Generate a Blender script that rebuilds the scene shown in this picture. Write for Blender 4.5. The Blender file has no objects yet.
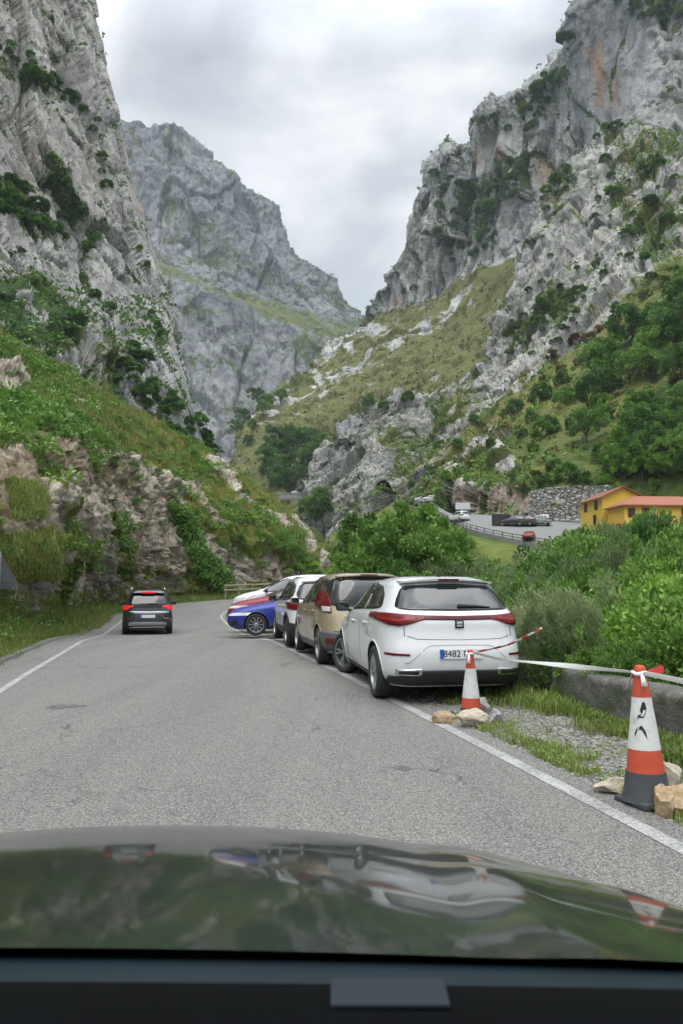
import bpy, bmesh, math, random
import numpy as np
from mathutils import Vector, Matrix
random.seed(7)
RNG = np.random.default_rng(11)
SC = bpy.context.scene
COL = SC.collection
R = math.radians

# ---------------------------------------------------------------- camera
FPX, W, H = 740.0, 683, 1024
PITCH = math.atan(73 / FPX)
CAM = np.array([0.0, 0.0, 1.4])
_f = np.array([0, math.cos(PITCH), math.sin(PITCH)])
_u = np.array([0, -math.sin(PITCH), math.cos(PITCH)])
_r = np.array([1.0, 0, 0])

def at(px, py, D):
    """point of the world seen at that place of the photograph, D metres ahead"""
    d = _f * FPX + _r * (px - 341.5) + _u * (512 - py)
    return CAM + d / d[1] * D

def proj(P):
    q = P - CAM
    dep = np.maximum(q @ _f, 1e-3)
    return 341.5 + FPX * (q @ _r) / dep, 512 - FPX * (q @ _u) / dep

cam = bpy.data.cameras.new('camera')
cam.lens = FPX / 1024 * 36
cam.sensor_width = 36
cam.clip_start = 0.05
cam.clip_end = 20000
cam.dof.use_dof = True
cam.dof.focus_distance = 14
cam.dof.aperture_fstop = 9
co = bpy.data.objects.new('camera', cam)
COL.objects.link(co)
co.location = CAM
co.rotation_euler = (math.pi / 2 + PITCH, 0, 0)
SC.camera = co

# ---------------------------------------------------------------- noise
_perm = np.random.default_rng(3).permutation(256).astype(np.int32)
_perm = np.concatenate([_perm, _perm])
_grad = np.random.default_rng(4).normal(size=(256, 3))
_grad /= np.linalg.norm(_grad, axis=1)[:, None]

_grad32 = _grad.astype(np.float32)
def pn(p):
    p = np.asarray(p, dtype=np.float32)
    fl = np.floor(p)
    f = p - fl
    i = fl.astype(np.int32) & 255
    w = f * f * f * (f * (f * 6 - 15) + 10)
    fx, fy, fz = f[:, 0], f[:, 1], f[:, 2]
    X = (_perm[i[:, 0]], _perm[i[:, 0] + 1])
    def g(dx, dy, dz):
        h = _perm[_perm[X[dx] + i[:, 1] + dy & 511] + i[:, 2] + dz & 511]
        q = _grad32[h]
        return q[:, 0] * (fx - dx) + q[:, 1] * (fy - dy) + q[:, 2] * (fz - dz)
    wx, wy, wz = w[:, 0], w[:, 1], w[:, 2]
    def lx(dy, dz):
        a = g(0, dy, dz)
        return a + (g(1, dy, dz) - a) * wx
    a = lx(0, 0); a = a + (lx(1, 0) - a) * wy
    b = lx(0, 1); b = b + (lx(1, 1) - b) * wy
    return (a + (b - a) * wz) * 1.6

_rc = np.random.default_rng(9).random((4096, 8)).astype(np.float32)
def facet(p, slope=1.0, step=1.0):
    """broken rock: cells with a tilted plane each; also the distance to the nearest joint"""
    p = np.asarray(p, dtype=np.float32)
    fl = np.floor(p).astype(np.int32)
    f = p - fl
    n = len(p)
    d1 = np.full(n, 9., np.float32); d2 = np.full(n, 9., np.float32); h1 = np.zeros(n, np.int32)
    o1 = np.zeros((n, 3), np.float32)
    for dx in (-1, 0, 1):
        for dy in (-1, 0, 1):
            for dz in (-1, 0, 1):
                h = ((fl[:, 0] + dx) * 73856093 ^ (fl[:, 1] + dy) * 19349663 ^ (fl[:, 2] + dz) * 83492791)
                h = (h ^ (h >> 9)) & 4095
                c = _rc[h]
                off = f - c[:, :3] - np.array([dx, dy, dz], np.float32)
                d = (off * off).sum(1)
                m = d < d1
                d2 = np.where(m, d1, np.minimum(d2, d))
                h1 = np.where(m, h, h1)
                o1[m] = off[m]
                d1 = np.where(m, d, d1)
    c = _rc[h1]
    return ((c[:, 3:6] - .5) * o1).sum(1) * 2 * slope + (c[:, 6] - .5) * step, np.sqrt(d2) - np.sqrt(d1)

def fbm(p, octv=4, gain=.5, lac=2.03):
    s, a, t = 0, 1.0, 0
    for k in range(octv):
        s = s + a * pn(p * lac ** k + 17.3 * k); t += a; a *= gain
    return s / t

def billow(p, octv=4, gain=.5, lac=2.1):
    s, a, t = 0, 1.0, 0
    for k in range(octv):
        s = s + a * np.abs(pn(p * lac ** k + 9.7 * k)); t += a; a *= gain
    return s / t * 2 - .5

def sstep(a, b, x):
    t = np.clip((x - a) / (b - a + 1e-9), 0, 1)
    return t * t * (3 - 2 * t)

# ---------------------------------------------------------------- mesh helpers
def new_mesh(name, V, F, mats=(), smooth=True, fmat=None, parent=None):
    """V (n,3), F list/array of faces"""
    me = bpy.data.meshes.new(name)
    V = np.asarray(V, dtype=np.float32)
    if isinstance(F, np.ndarray):
        nf, k = F.shape
        me.vertices.add(len(V)); me.vertices.foreach_set('co', V.ravel())
        me.loops.add(nf * k); me.loops.foreach_set('vertex_index', F.astype(np.int32).ravel())
        me.polygons.add(nf)
        me.polygons.foreach_set('loop_start', (np.arange(nf) * k).astype(np.int32))
        me.update(calc_edges=True)
    else:
        me.from_pydata([tuple(v) for v in V], [], F)
    me.validate()
    if smooth and len(me.polygons):
        me.polygons.foreach_set('use_smooth', np.ones(len(me.polygons), dtype=bool))
    for m in mats:
        me.materials.append(m)
    if fmat is not None:
        me.polygons.foreach_set('material_index', np.asarray(fmat, dtype=np.int32))
    o = bpy.data.objects.new(name, me)
    COL.objects.link(o)
    if parent is not None:
        o.parent = parent
    return o

def attr(o, name, vals):
    a = o.data.attributes.new(name, 'FLOAT', 'POINT')
    a.data.foreach_set('value', np.asarray(vals, dtype=np.float32))

def tag(o, label=None, cat=None, group=None, kind=None):
    if label: o['label'] = label
    if cat: o['category'] = cat
    if group: o['group'] = group
    if kind: o['kind'] = kind
    return o

def thing(name, label, cat, loc=(0, 0, 0), rz=0, group=None):
    o = bpy.data.objects.new(name, None)
    o.empty_display_size = .2
    COL.objects.link(o)
    o.location = loc
    o.rotation_euler = (0, 0, rz)
    return tag(o, label, cat, group)

def copy_tree(o, parent=None):
    c = o.copy()
    COL.objects.link(c)
    if parent is not None:
        c.parent = parent
    for ch in list(o.children):
        copy_tree(ch, c)
    return c

class MB:
    """collects shapes into one mesh"""
    def __init__(self):
        self.v, self.f, self.m, self.n = [], [], [], 0
    def add(self, V, F, mi=0):
        V = np.asarray(V, dtype=float)
        self.v.append(V)
        for f in F:
            self.f.append([i + self.n for i in f]); self.m.append(mi)
        self.n += len(V)
    def box(self, c, s, rz=0, mi=0, bev=0, M=None):
        bm = bmesh.new()
        bmesh.ops.create_cube(bm, size=1)
        bmesh.ops.scale(bm, vec=s, verts=bm.verts)
        if bev:
            bmesh.ops.bevel(bm, geom=list(bm.edges), offset=bev, segments=2, affect='EDGES', profile=.5)
        m = Matrix.Translation(c) @ (M if M is not None else Matrix.Rotation(rz, 4, 'Z'))
        bm.transform(m)
        bm.verts.index_update()
        self.add([v.co[:] for v in bm.verts], [[v.index for v in f.verts] for f in bm.faces], mi)
        bm.free()
    def tube(self, pts, rad, seg=8, mi=0, caps=True):
        pts = [np.asarray(p, float) for p in pts]
        n = len(pts)
        rad = [rad] * n if not hasattr(rad, '__len__') else rad
        V, F = [], []
        prev = None
        for i, p in enumerate(pts):
            t = pts[min(i + 1, n - 1)] - pts[max(i - 1, 0)]
            t /= np.linalg.norm(t) + 1e-12
            a = prev if prev is not None else (np.array([0, 0, 1.]) if abs(t[2]) < .9 else np.array([1., 0, 0]))
            a = a - t * (a @ t); a /= np.linalg.norm(a) + 1e-12
            prev = a
            b = np.cross(t, a)
            for k in range(seg):
                an = 2 * math.pi * k / seg
                V.append(p + rad[i] * (math.cos(an) * a + math.sin(an) * b))
        for i in range(n - 1):
            for k in range(seg):
                k2 = (k + 1) % seg
                F.append([i * seg + k, i * seg + k2, (i + 1) * seg + k2, (i + 1) * seg + k])
        if caps:
            F.append(list(range(seg))[::-1]); F.append([(n - 1) * seg + k for k in range(seg)])
        self.add(V, F, mi)
    def lathe(self, prof, seg=24, mi=0, M=None, close=False):
        """prof list of (r,z) round Z"""
        V, F = [], []
        for r, z in prof:
            for k in range(seg):
                a = 2 * math.pi * k / seg
                V.append((r * math.cos(a), r * math.sin(a), z))
        n = len(prof)
        for i in range(n - 1 + (1 if close else 0)):
            j = (i + 1) % n
            for k in range(seg):
                k2 = (k + 1) % seg
                F.append([i * seg + k, i * seg + k2, j * seg + k2, j * seg + k])
        if not close:
            F.append(list(range(seg))[::-1]); F.append([(n - 1) * seg + k for k in range(seg)])
        V = np.array(V, float)
        if M is not None:
            m = np.array(M)
            V = V @ m[:3, :3].T + m[:3, 3]
        self.add(V, F, mi)
    def build(self, name, mats, parent=None, smooth=False):
        if not isinstance(mats, (list, tuple)): mats = [mats]
        o = new_mesh(name, np.concatenate(self.v), self.f, mats, smooth, self.m, parent)
        return o

def grid_faces(nu, nv, off=0):
    i = np.arange(nu - 1)[:, None] * nv + np.arange(nv - 1)[None, :]
    i = i.ravel() + off
    return np.stack([i, i + nv, i + nv + 1, i + 1], 1)

# ---------------------------------------------------------------- materials
class NT:
    def __init__(self, name):
        self.mat = bpy.data.materials.new(name)
        self.mat.use_nodes = True
        self.t = self.mat.node_tree
        self.b = self.t.nodes['Principled BSDF']
        self.out = self.t.nodes['Material Output']
    def n(self, typ, **kw):
        nd = self.t.nodes.new(typ)
        for k, v in kw.items():
            setattr(nd, k, v)
        return nd
    def l(self, a, b): self.t.links.new(a, b)
    def val(self, sock, v):
        if isinstance(v, (int, float)): sock.default_value = v
        elif isinstance(v, tuple): sock.default_value = v if len(v) != 3 or sock.type == 'VECTOR' else (*v, 1)
        else: self.l(v, sock)
    def coords(self, kind='Object'):
        return self.n('ShaderNodeTexCoord').outputs[kind]
    def mapping(self, vec, scale=(1, 1, 1), rot=(0, 0, 0)):
        m = self.n('ShaderNodeMapping')
        self.l(vec, m.inputs['Vector'])
        m.inputs['Scale'].default_value = scale
        m.inputs['Rotation'].default_value = rot
        return m.outputs[0]
    def noise(self, vec, scale, detail=4, rough=.55, dist=0, out='Fac'):
        k = self.n('ShaderNodeTexNoise')
        self.l(vec, k.inputs['Vector'])
        k.inputs['Scale'].default_value = scale
        k.inputs['Detail'].default_value = detail
        k.inputs['Roughness'].default_value = rough
        k.inputs['Distortion'].default_value = dist
        return k.outputs[out]
    def voro(self, vec, scale, feature='F1', out='Distance'):
        k = self.n('ShaderNodeTexVoronoi', feature=feature)
        self.l(vec, k.inputs['Vector']); k.inputs['Scale'].default_value = scale
        return k.outputs[out]
    def ramp(self, fac, stops, interp='LINEAR'):
        k = self.n('ShaderNodeValToRGB')
        self.l(fac, k.inputs[0])
        k.color_ramp.interpolation = interp
        e = k.color_ramp.elements
        while len(e) < len(stops): e.new(.5)
        for i, (p, c) in enumerate(stops):
            e[i].position = p
            e[i].color = (*c, 1) if isinstance(c, tuple) else (c, c, c, 1)
        return k.outputs[0]
    def mix(self, fac, a, b, mode='MIX'):
        k = self.n('ShaderNodeMix', data_type='RGBA', blend_type=mode)
        self.val(k.inputs[0], fac); self.val(k.inputs[6], a); self.val(k.inputs[7], b)
        return k.outputs[2]
    def math(self, op, a, b=0.0, clamp=False):
        k = self.n('ShaderNodeMath', operation=op, use_clamp=clamp)
        self.val(k.inputs[0], a); self.val(k.inputs[1], b)
        return k.outputs[0]
    def at(self, name):
        k = self.n('ShaderNodeAttribute', attribute_name=name)
        return k.outputs['Fac']
    def bump(self, h, strength=.5, dist=.1, norm=None):
        k = self.n('ShaderNodeBump')
        k.inputs['Strength'].default_value = strength
        k.inputs['Distance'].default_value = dist
        self.l(h, k.inputs['Height'])
        if norm is not None: self.l(norm, k.inputs['Normal'])
        self.l(k.outputs[0], self.b.inputs['Normal'])
        return k.outputs[0]
    def set(self, **kw):
        names = {'color': 'Base Color', 'rough': 'Roughness', 'metal': 'Metallic', 'coat': 'Coat Weight',
                 'coat_rough': 'Coat Roughness', 'spec': 'Specular IOR Level', 'emit': 'Emission Color', 'emit_s': 'Emission Strength',
                 'trans': 'Transmission Weight', 'alpha': 'Alpha'}
        for k, v in kw.items():
            self.val(self.b.inputs[names[k]], v)
        return self.mat

def simple(name, col, rough=.5, metal=0, coat=0, var=.12, scale=6, spec=.5):
    """plain paint/plastic with slight unevenness"""
    t = NT(name)
    v = t.coords()
    nz = t.noise(v, scale, 5, .6)
    c = t.mix(nz, tuple(x * (1 - var) for x in col), tuple(min(1, x * (1 + var)) for x in col))
    r = t.math('MULTIPLY_ADD', nz, .15); r.node.inputs[2].default_value = max(.02, rough - .07)
    return t.set(color=c, rough=r, metal=metal, coat=coat, spec=spec, coat_rough=.03)
# ---------------------------------------------------------------- light and sky
SUN_EL, SUN_AZ = R(62), R(200)      # the sun, veiled, stands high behind the camera and to its left
world = bpy.data.worlds.new('World')
SC.world = world
world.use_nodes = True
wt = world.node_tree
bg = wt.nodes['Background']
sky = wt.nodes.new('ShaderNodeTexSky')
sky.sky_type = 'NISHITA'
sky.sun_disc = False
sky.sun_elevation = SUN_EL
sky.sun_rotation = SUN_AZ
def _wn(t, **k):
    n = wt.nodes.new(t)
    for a, b in k.items(): setattr(n, a, b)
    return n
def _wmath(op, a, b=0., clamp=False):
    n = _wn('ShaderNodeMath', operation=op, use_clamp=clamp)
    for s, v in zip(n.inputs, (a, b)):
        if isinstance(v, (int, float)): s.default_value = v
        else: wt.links.new(v, s)
    return n.outputs[0]
tc = _wn('ShaderNodeTexCoord')
mp = _wn('ShaderNodeMapping')
wt.links.new(tc.outputs['Generated'], mp.inputs[0])
mp.inputs['Scale'].default_value = (1.0, 1.0, 1.7)
mp.inputs['Location'].default_value = (.35, .2, .62)
n1 = _wn('ShaderNodeTexNoise')
wt.links.new(mp.outputs[0], n1.inputs['Vector'])
n1.inputs['Scale'].default_value = 3.1
n1.inputs['Detail'].default_value = 5
n1.inputs['Roughness'].default_value = .5
n1.inputs['Distortion'].default_value = .25
cr = _wn('ShaderNodeValToRGB')
wt.links.new(n1.outputs['Fac'], cr.inputs[0])
e = cr.color_ramp.elements
e[0].position, e[0].color = .38, (.40, .435, .475, 1)
e[1].position, e[1].color = .62, (.84, .85, .86, 1)
k = e.new(.49); k.color = (.55, .585, .615, 1)
# overcast sky: brighter towards the zenith, boosted above the view to light the ground
sep = _wn('ShaderNodeSeparateXYZ'); wt.links.new(tc.outputs['Generated'], sep.inputs[0])
el = _wmath('MAXIMUM', sep.outputs['Z'], 0.)
zen = _wmath('SUBTRACT', el, .60); zen = _wmath('MAXIMUM', zen, 0.); zen = _wmath('MULTIPLY', zen, 11.0); zen = _wmath('ADD', zen, 1.0)
vm = _wn('ShaderNodeVectorMath', operation='SCALE')
wt.links.new(cr.outputs[0], vm.inputs[0]); wt.links.new(zen, vm.inputs['Scale'])
v2 = _wn('ShaderNodeVectorMath', operation='SCALE')
v2.inputs['Scale'].default_value = 10.0      # the clouds' brightness on the scale of the clear sky
wt.links.new(vm.outputs[0], v2.inputs[0])
mx = _wn('ShaderNodeMix', data_type='RGBA')
mx.inputs[0].default_value = .93
wt.links.new(sky.outputs[0], mx.inputs[6]); wt.links.new(v2.outputs[0], mx.inputs[7])
wt.links.new(mx.outputs[2], bg.inputs['Color'])
bg.inputs['Strength'].default_value = .1

sun = bpy.data.lights.new('sun', 'SUN')
sun.energy = 1.5
sun.angle = R(45)
sun.color = (1, .96, .9)
so = bpy.data.objects.new('sun', sun)
COL.objects.link(so)
_sd = Vector((math.sin(SUN_AZ) * math.cos(SUN_EL), math.cos(SUN_AZ) * math.cos(SUN_EL), math.sin(SUN_EL)))
so.rotation_euler = _sd.to_track_quat('Z', 'Y').to_euler()
SC.view_settings.view_transform = 'Standard'
SC.view_settings.look = 'None'
SC.view_settings.exposure = .36
SC.view_settings.gamma = 1
cy = SC.cycles
cy.max_bounces = 6; cy.diffuse_bounces = 3; cy.glossy_bounces = 3; cy.transmission_bounces = 3
cy.transparent_max_bounces = 8; cy.volume_bounces = 0
cy.use_denoising = True
cy.sample_clamp_indirect = 6

# ---------------------------------------------------------------- the air of the gorge
def make_haze():
    mb = MB()
    mb.box((0, 1200, 580), (5600, 5200, 1202))
    m = bpy.data.materials.new('haze')
    m.use_nodes = True
    nt = m.node_tree
    nt.nodes.remove(nt.nodes['Principled BSDF'])
    pv = nt.nodes.new('ShaderNodeVolumePrincipled')
    pv.inputs['Color'].default_value = (.75, .87, 1.0, 1)
    pv.inputs['Density'].default_value = HAZE
    pv.inputs['Anisotropy'].default_value = 0.0
    nt.links.new(pv.outputs[0], nt.nodes['Material Output'].inputs['Volume'])
    return tag(mb.build('haze', m), kind='stuff')
HAZE = .00011
make_haze()
# ---------------------------------------------------------------- terrain
def cr_resample(A, n, axis):
    """Catmull-Rom resampling of control points along an axis"""
    A = np.moveaxis(np.asarray(A, float), axis, 0)
    k = len(A)
    t = np.linspace(0, k - 1, n)
    i = np.minimum(t.astype(int), k - 2)
    f = (t - i).reshape((-1,) + (1,) * (A.ndim - 1))
    p0, p1, p2, p3 = A[np.maximum(i - 1, 0)], A[i], A[i + 1], A[np.minimum(i + 2, k - 1)]
    c = .5 * (2 * p1 + (p2 - p0) * f + (2 * p0 - 5 * p1 + 4 * p2 - p3) * f ** 2 + (3 * p1 - p0 - 3 * p2 + p3) * f ** 3)
    lin = p1 * (1 - f) + p2 * f
    return np.moveaxis(.6 * c + .4 * lin, 0, axis)

def loft(rows, nu, nv):
    """rows: list (bottom to top or so) of lists of world points -> (nu,nv,3)"""
    A = np.array(rows, float)
    return cr_resample(cr_resample(A, nu, 0), nv, 1)

def normals(G):
    du = np.gradient(G, axis=0); dv = np.gradient(G, axis=1)
    n = np.cross(dv, du)
    n /= np.linalg.norm(n, axis=2)[:, :, None] + 1e-9
    return n

def inpoly(px, py, poly, soft=6.0):
    """1 inside, falling to 0 over 'soft' outside the outline"""
    poly = np.array(poly, float)
    ins = np.zeros(px.shape, bool)
    d2 = np.full(px.shape, 1e12)
    n = len(poly)
    for i in range(n):
        x0, y0 = poly[i]; x1, y1 = poly[(i + 1) % n]
        if y0 != y1:
            c = ((y0 > py) != (y1 > py)) & (px < (x1 - x0) * (py - y0) / (y1 - y0) + x0)
            ins ^= c
        dx, dy = x1 - x0, y1 - y0
        t = np.clip(((px - x0) * dx + (py - y0) * dy) / (dx * dx + dy * dy + 1e-9), 0, 1)
        d2 = np.minimum(d2, (px - x0 - t * dx) ** 2 + (py - y0 - t * dy) ** 2)
    d = np.sqrt(d2)
    sd = np.where(ins, d, -d)
    return np.clip(.5 + sd / (2 * soft), 0, 1)

# ---- rock / grass material, shared by all slopes
def land_material(name, rock_lo, rock_hi, green=(.055, .085, .022), olive=(.15, .145, .045), dark=(.025, .045, .014),
                  earth=(.20, .13, .075), fine=1.0, streak=(1, 1, .18), bump=.6, bdist=.5, tint=(.42, .25, .12), lean=0.0, lines=.6):
    t = NT(name)
    v = t.coords()
    veg, dry, och, drk = t.at('veg'), t.at('dry'), t.at('ochre'), t.at('drk')
    sm = t.mapping(v, tuple(s * fine for s in streak))
    n_big = t.noise(sm, .55, 5, .62, .4)
    n_mid = t.noise(t.mapping(v, (fine, fine, fine * .7)), 2.3, 5, .65, .2)
    n_fin = t.noise(t.mapping(v, (fine,) * 3), 9, 4, .7)
    rock = t.mix(t.ramp(n_big, [(.3, 0.), (.7, 1.)]), rock_lo, rock_hi)
    rock = t.mix(t.ramp(n_mid, [(.34, .75), (.54, 0.)]), rock, tuple(x * .5 for x in rock_lo))
    rock = t.mix(t.math('MULTIPLY', t.ramp(n_fin, [(.5, 0.), (.75, 1.)]), .35), rock, tuple(min(1, x * 1.25) for x in rock_hi))
    # bedding joints and water streaks, long and thin
    ln_ = t.noise(t.mapping(v, (fine * 2.6, fine * 2.6, fine * .32), (0, lean, 0)), 2.2, 6, .68, .35)
    rock = t.mix(t.math('MULTIPLY', t.ramp(ln_, [(.36, 1.), (.46, 0.)]), lines), rock, (.10, .10, .105))
    rock = t.mix(t.math('MULTIPLY', t.ramp(ln_, [(.55, 0.), (.68, 1.)]), lines * .6), rock, tuple(min(1, x * 1.18) for x in rock_hi))
    n_vf = t.noise(t.mapping(v, (fine,) * 3), 30, 3, .7)
    rock = t.mix(t.ramp(n_vf, [(.34, .5), (.46, 0.)]), rock, tuple(x * .42 for x in rock_lo))
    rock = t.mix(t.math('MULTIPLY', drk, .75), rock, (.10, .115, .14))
    rock = t.mix(t.math('MULTIPLY', och, t.ramp(n_mid, [(.3, 1.), (.7, .45)])), rock, t.mix(n_big, tint, earth))
    gcol = t.mix(t.ramp(n_mid, [(.35, 0.), (.65, 1.)]), dark, green)
    gcol = t.mix(t.ramp(t.math('ADD', dry, t.math('MULTIPLY', t.math('SUBTRACT', n_big, .5), 1.2)), [(.3, 0.), (.75, 1.)]), gcol, olive)
    gcol = t.mix(t.math('MULTIPLY', t.ramp(n_fin, [(.45, 0.), (.7, 1.)]), .4), gcol, tuple(x * 1.7 for x in green))
    thr = t.math('ADD', veg, t.math('ADD', t.math('MULTIPLY', t.math('SUBTRACT', n_mid, .5), .9), t.math('MULTIPLY', t.math('SUBTRACT', n_fin, .5), .5)))
    col = t.mix(t.ramp(thr, [(.44, 0.), (.56, 1.)]), rock, gcol)
    h = t.math('ADD', t.math('ADD', t.math('MULTIPLY', n_mid, .6), t.math('MULTIPLY', n_fin, .5)), t.math('MULTIPLY', ln_, .7))
    t.bump(h, bump, bdist)
    t.set(color=col, rough=.92, spec=.2)
    return t.mat

def terrain(name, rows, nu, nv, disp, mat, masks, label_kind='structure'):
    """rows -> dense grid, displaced along its normals by disp(P, veg, px, py), with vegetation/dryness/ochre/stain fields"""
    G = loft(rows, nu, nv)
    N = normals(G)
    cen = G.reshape(-1, 3)
    nn = N.reshape(-1, 3)
    # normals towards the valley side
    flip = np.sign(((CAM - cen) * nn).sum(1)); flip[flip == 0] = 1
    flip = np.sign(np.median(flip)) or 1
    nn = nn * flip
    px, py = proj(cen)
    m = masks(cen, px, py, nn)
    d = disp(cen, m, px, py)
    P = cen + nn * d[:, None]
    # second pass: steepness of the displaced surface decides where plants hold
    N2 = normals(P.reshape(nu, nv, 3)).reshape(-1, 3) * flip
    m['veg'] = np.clip(m['veg'] + .3 * m.get('crack', 0), 0, 1)
    if 'post' in m:
        m['veg'] = m['post'](m['veg'], N2, P)
    F = grid_faces(nu, nv)
    if flip < 0: F = F[:, ::-1]
    # keep the faces turned towards the valley
    o = new_mesh(name, P, F, [mat])
    for k in ('veg', 'dry', 'ochre', 'drk'):
        attr(o, k, m.get(k, np.zeros(len(P))))
    tag(o, kind=label_kind)
    return o, P.reshape(nu, nv, 3), N2.reshape(nu, nv, 3), m['veg'].reshape(nu, nv), m

def rows_px(*rows):
    return [[at(*p) for p in r] for r in rows]

# ================= road geometry (edge curves, world metres)
ROAD_Y = [-6, 4, 9.6, 18.2, 27, 34.5, 43, 50, 57, 65, 73, 79, 84]
ROAD_L = np.array([(-.8, -6), (-3.1, 4), (-4.43, 9.6), (-6.48, 18.2), (-8.6, 27), (-10.4, 34.5), (-12.3, 43), (-13.1, 50), (-12.6, 57), (-10, 65), (-5, 72.5), (1, 79), (9, 84)], float)
ROAD_R = np.array([(4.1, -6), (1.84, 4), (.55, 9.6), (-1.45, 18.2), (-3.5, 27), (-5.2, 34.5), (-6.6, 41), (-7.3, 46.5), (-7.1, 51.5), (-5.2, 57.5), (-1.2, 64.5), (4, 70.5), (11.5, 75.5)], float)
def zroad(Y):
    return np.interp(Y, [-20, 12, 20, 27, 36, 46, 56, 66, 80, 120], [0, 0, -.08, -.40, -.46, -.32, -.10, .12, .5, 1.2])

# ================= left hillside above the road
toe = [(-4.6, 0), (-5.0, 6), (-6.0, 11), (-7.5, 17), (-9.8, 27), (-13.6, 43), (-14.6, 51), (-14.0, 59), (-11.0, 67.5), (-5.0, 76), (1.5, 82), (12, 88)]
def _toe(x, y): return np.array([x, y, float(zroad(y)) + .12])
r0 = [_toe(*p) for p in toe]
r00 = [p + np.array([1.3, -.3, -.45]) for p in r0]
off = [(-1.0, .2), (-1.0, .2), (-1.1, .3), (-1.1, .3), (-1.1, .4), (-1.2, .3), (-1.1, .4), (-1.0, .6), (-.7, .9), (-.6, 1.0), (-.5, 1.), (-.5, 1)]
hb = [.9, .9, .85, .8, .7, .6, .5, .4, .3, .3, .3, .3]
r1 = [p + np.array([a, b, h]) for p, (a, b), h in zip(r0, off, hb)]
hx = [-900, -330, -60, 20, 76, 113, 141, 174, 232, 300, 352, 440]
def prow(ys, Ds, dx=None):
    dx = dx or [0] * len(hx)
    return [at(x + a, y, d) for x, y, d, a in zip(hx, ys, Ds, dx)]
r15 = prow([420, 500, 560, 545, 535, 540, 545, 550, 560, 568, 577, 590], [3, 7.5, 13, 19, 29.5, 45.5, 54, 63, 72, 80, 86, 92])
r2 = prow([200, 380, 470, 458, 450, 458, 470, 482, 516, 546, 570, 590], [7, 12, 17, 24, 35, 50, 59, 67, 75, 83, 89, 96])
r3 = prow([100, 290, 395, 402, 412, 430, 440, 455, 488, 534, 568, 592], [18, 24, 33, 44, 56, 68, 76, 82, 88, 93, 97, 102])
r4 = prow([-20, 200, 305, 348, 384, 405, 418, 436, 466, 520, 564, 594], [45, 50, 62, 72, 82, 90, 94, 97, 100, 103, 106, 110])
r5 = prow([40, 260, 350, 380, 400, 425, 445, 465, 500, 550, 590, 600], [70, 75, 90, 100, 110, 118, 122, 124, 126, 126, 128, 130])
ROCKCUT = [(-400, 470), (0, 452), (38, 428), (62, 428), (95, 440), (125, 455), (160, 470), (186, 486), (190, 530), (214, 585), (240, 590), (235, 604), (0, 640), (-400, 800)]
GRASSBITS = [[(0, 535), (52, 525), (62, 580), (10, 585), (0, 600)], [(75, 525), (98, 560), (90, 565), (65, 540)], [(-300, 600), (0, 600), (10, 640), (-300, 760)], [(30,480),(45,500),(40,520),(10,520),(0,480)]]
OUTCROPS = [[(222, 462), (236, 470), (246, 492), (238, 494)], [(250, 498), (262, 512), (276, 520), (268, 506)], [(256, 560), (268, 548), (284, 566), (280, 586), (262, 584)], [(208, 560), (224, 548), (240, 572), (236, 592), (216, 590)], [(285, 505), (300, 520), (322, 548), (312, 548)], [(186, 480), (196, 478), (214, 506), (204, 508)], [(120, 392), (140, 402), (150, 412), (130, 408)], [(-10, 352), (18, 366), (34, 386), (10, 384)], [(190, 485), (202, 490), (226, 530), (212, 522)], [(200, 522), (222, 548), (226, 566), (214, 590), (205, 560)], [(228, 540), (250, 560), (262, 580), (240, 590), (228, 570)],
            [(266, 512), (282, 514), (296, 530), (284, 532)], [(250, 528), (270, 550), (296, 580), (282, 580)], [(300, 536), (312, 545), (318, 556), (304, 552)],
            [(205, 448), (220, 460), (232, 478), (216, 474)], [(318, 545), (332, 560), (340, 575), (320, 572)], [(240, 488), (254, 500), (250, 506), (238, 498)], [(268, 560), (300, 575), (300, 590), (262, 590)],
            [(-10, 365), (24, 392), (30, 402), (-10, 396)], [(70, 398), (92, 404), (86, 412), (72, 408)], [(60, 440), (64, 445), (61, 448)], [(228, 470), (236, 476), (240, 486), (230, 480)]]
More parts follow.
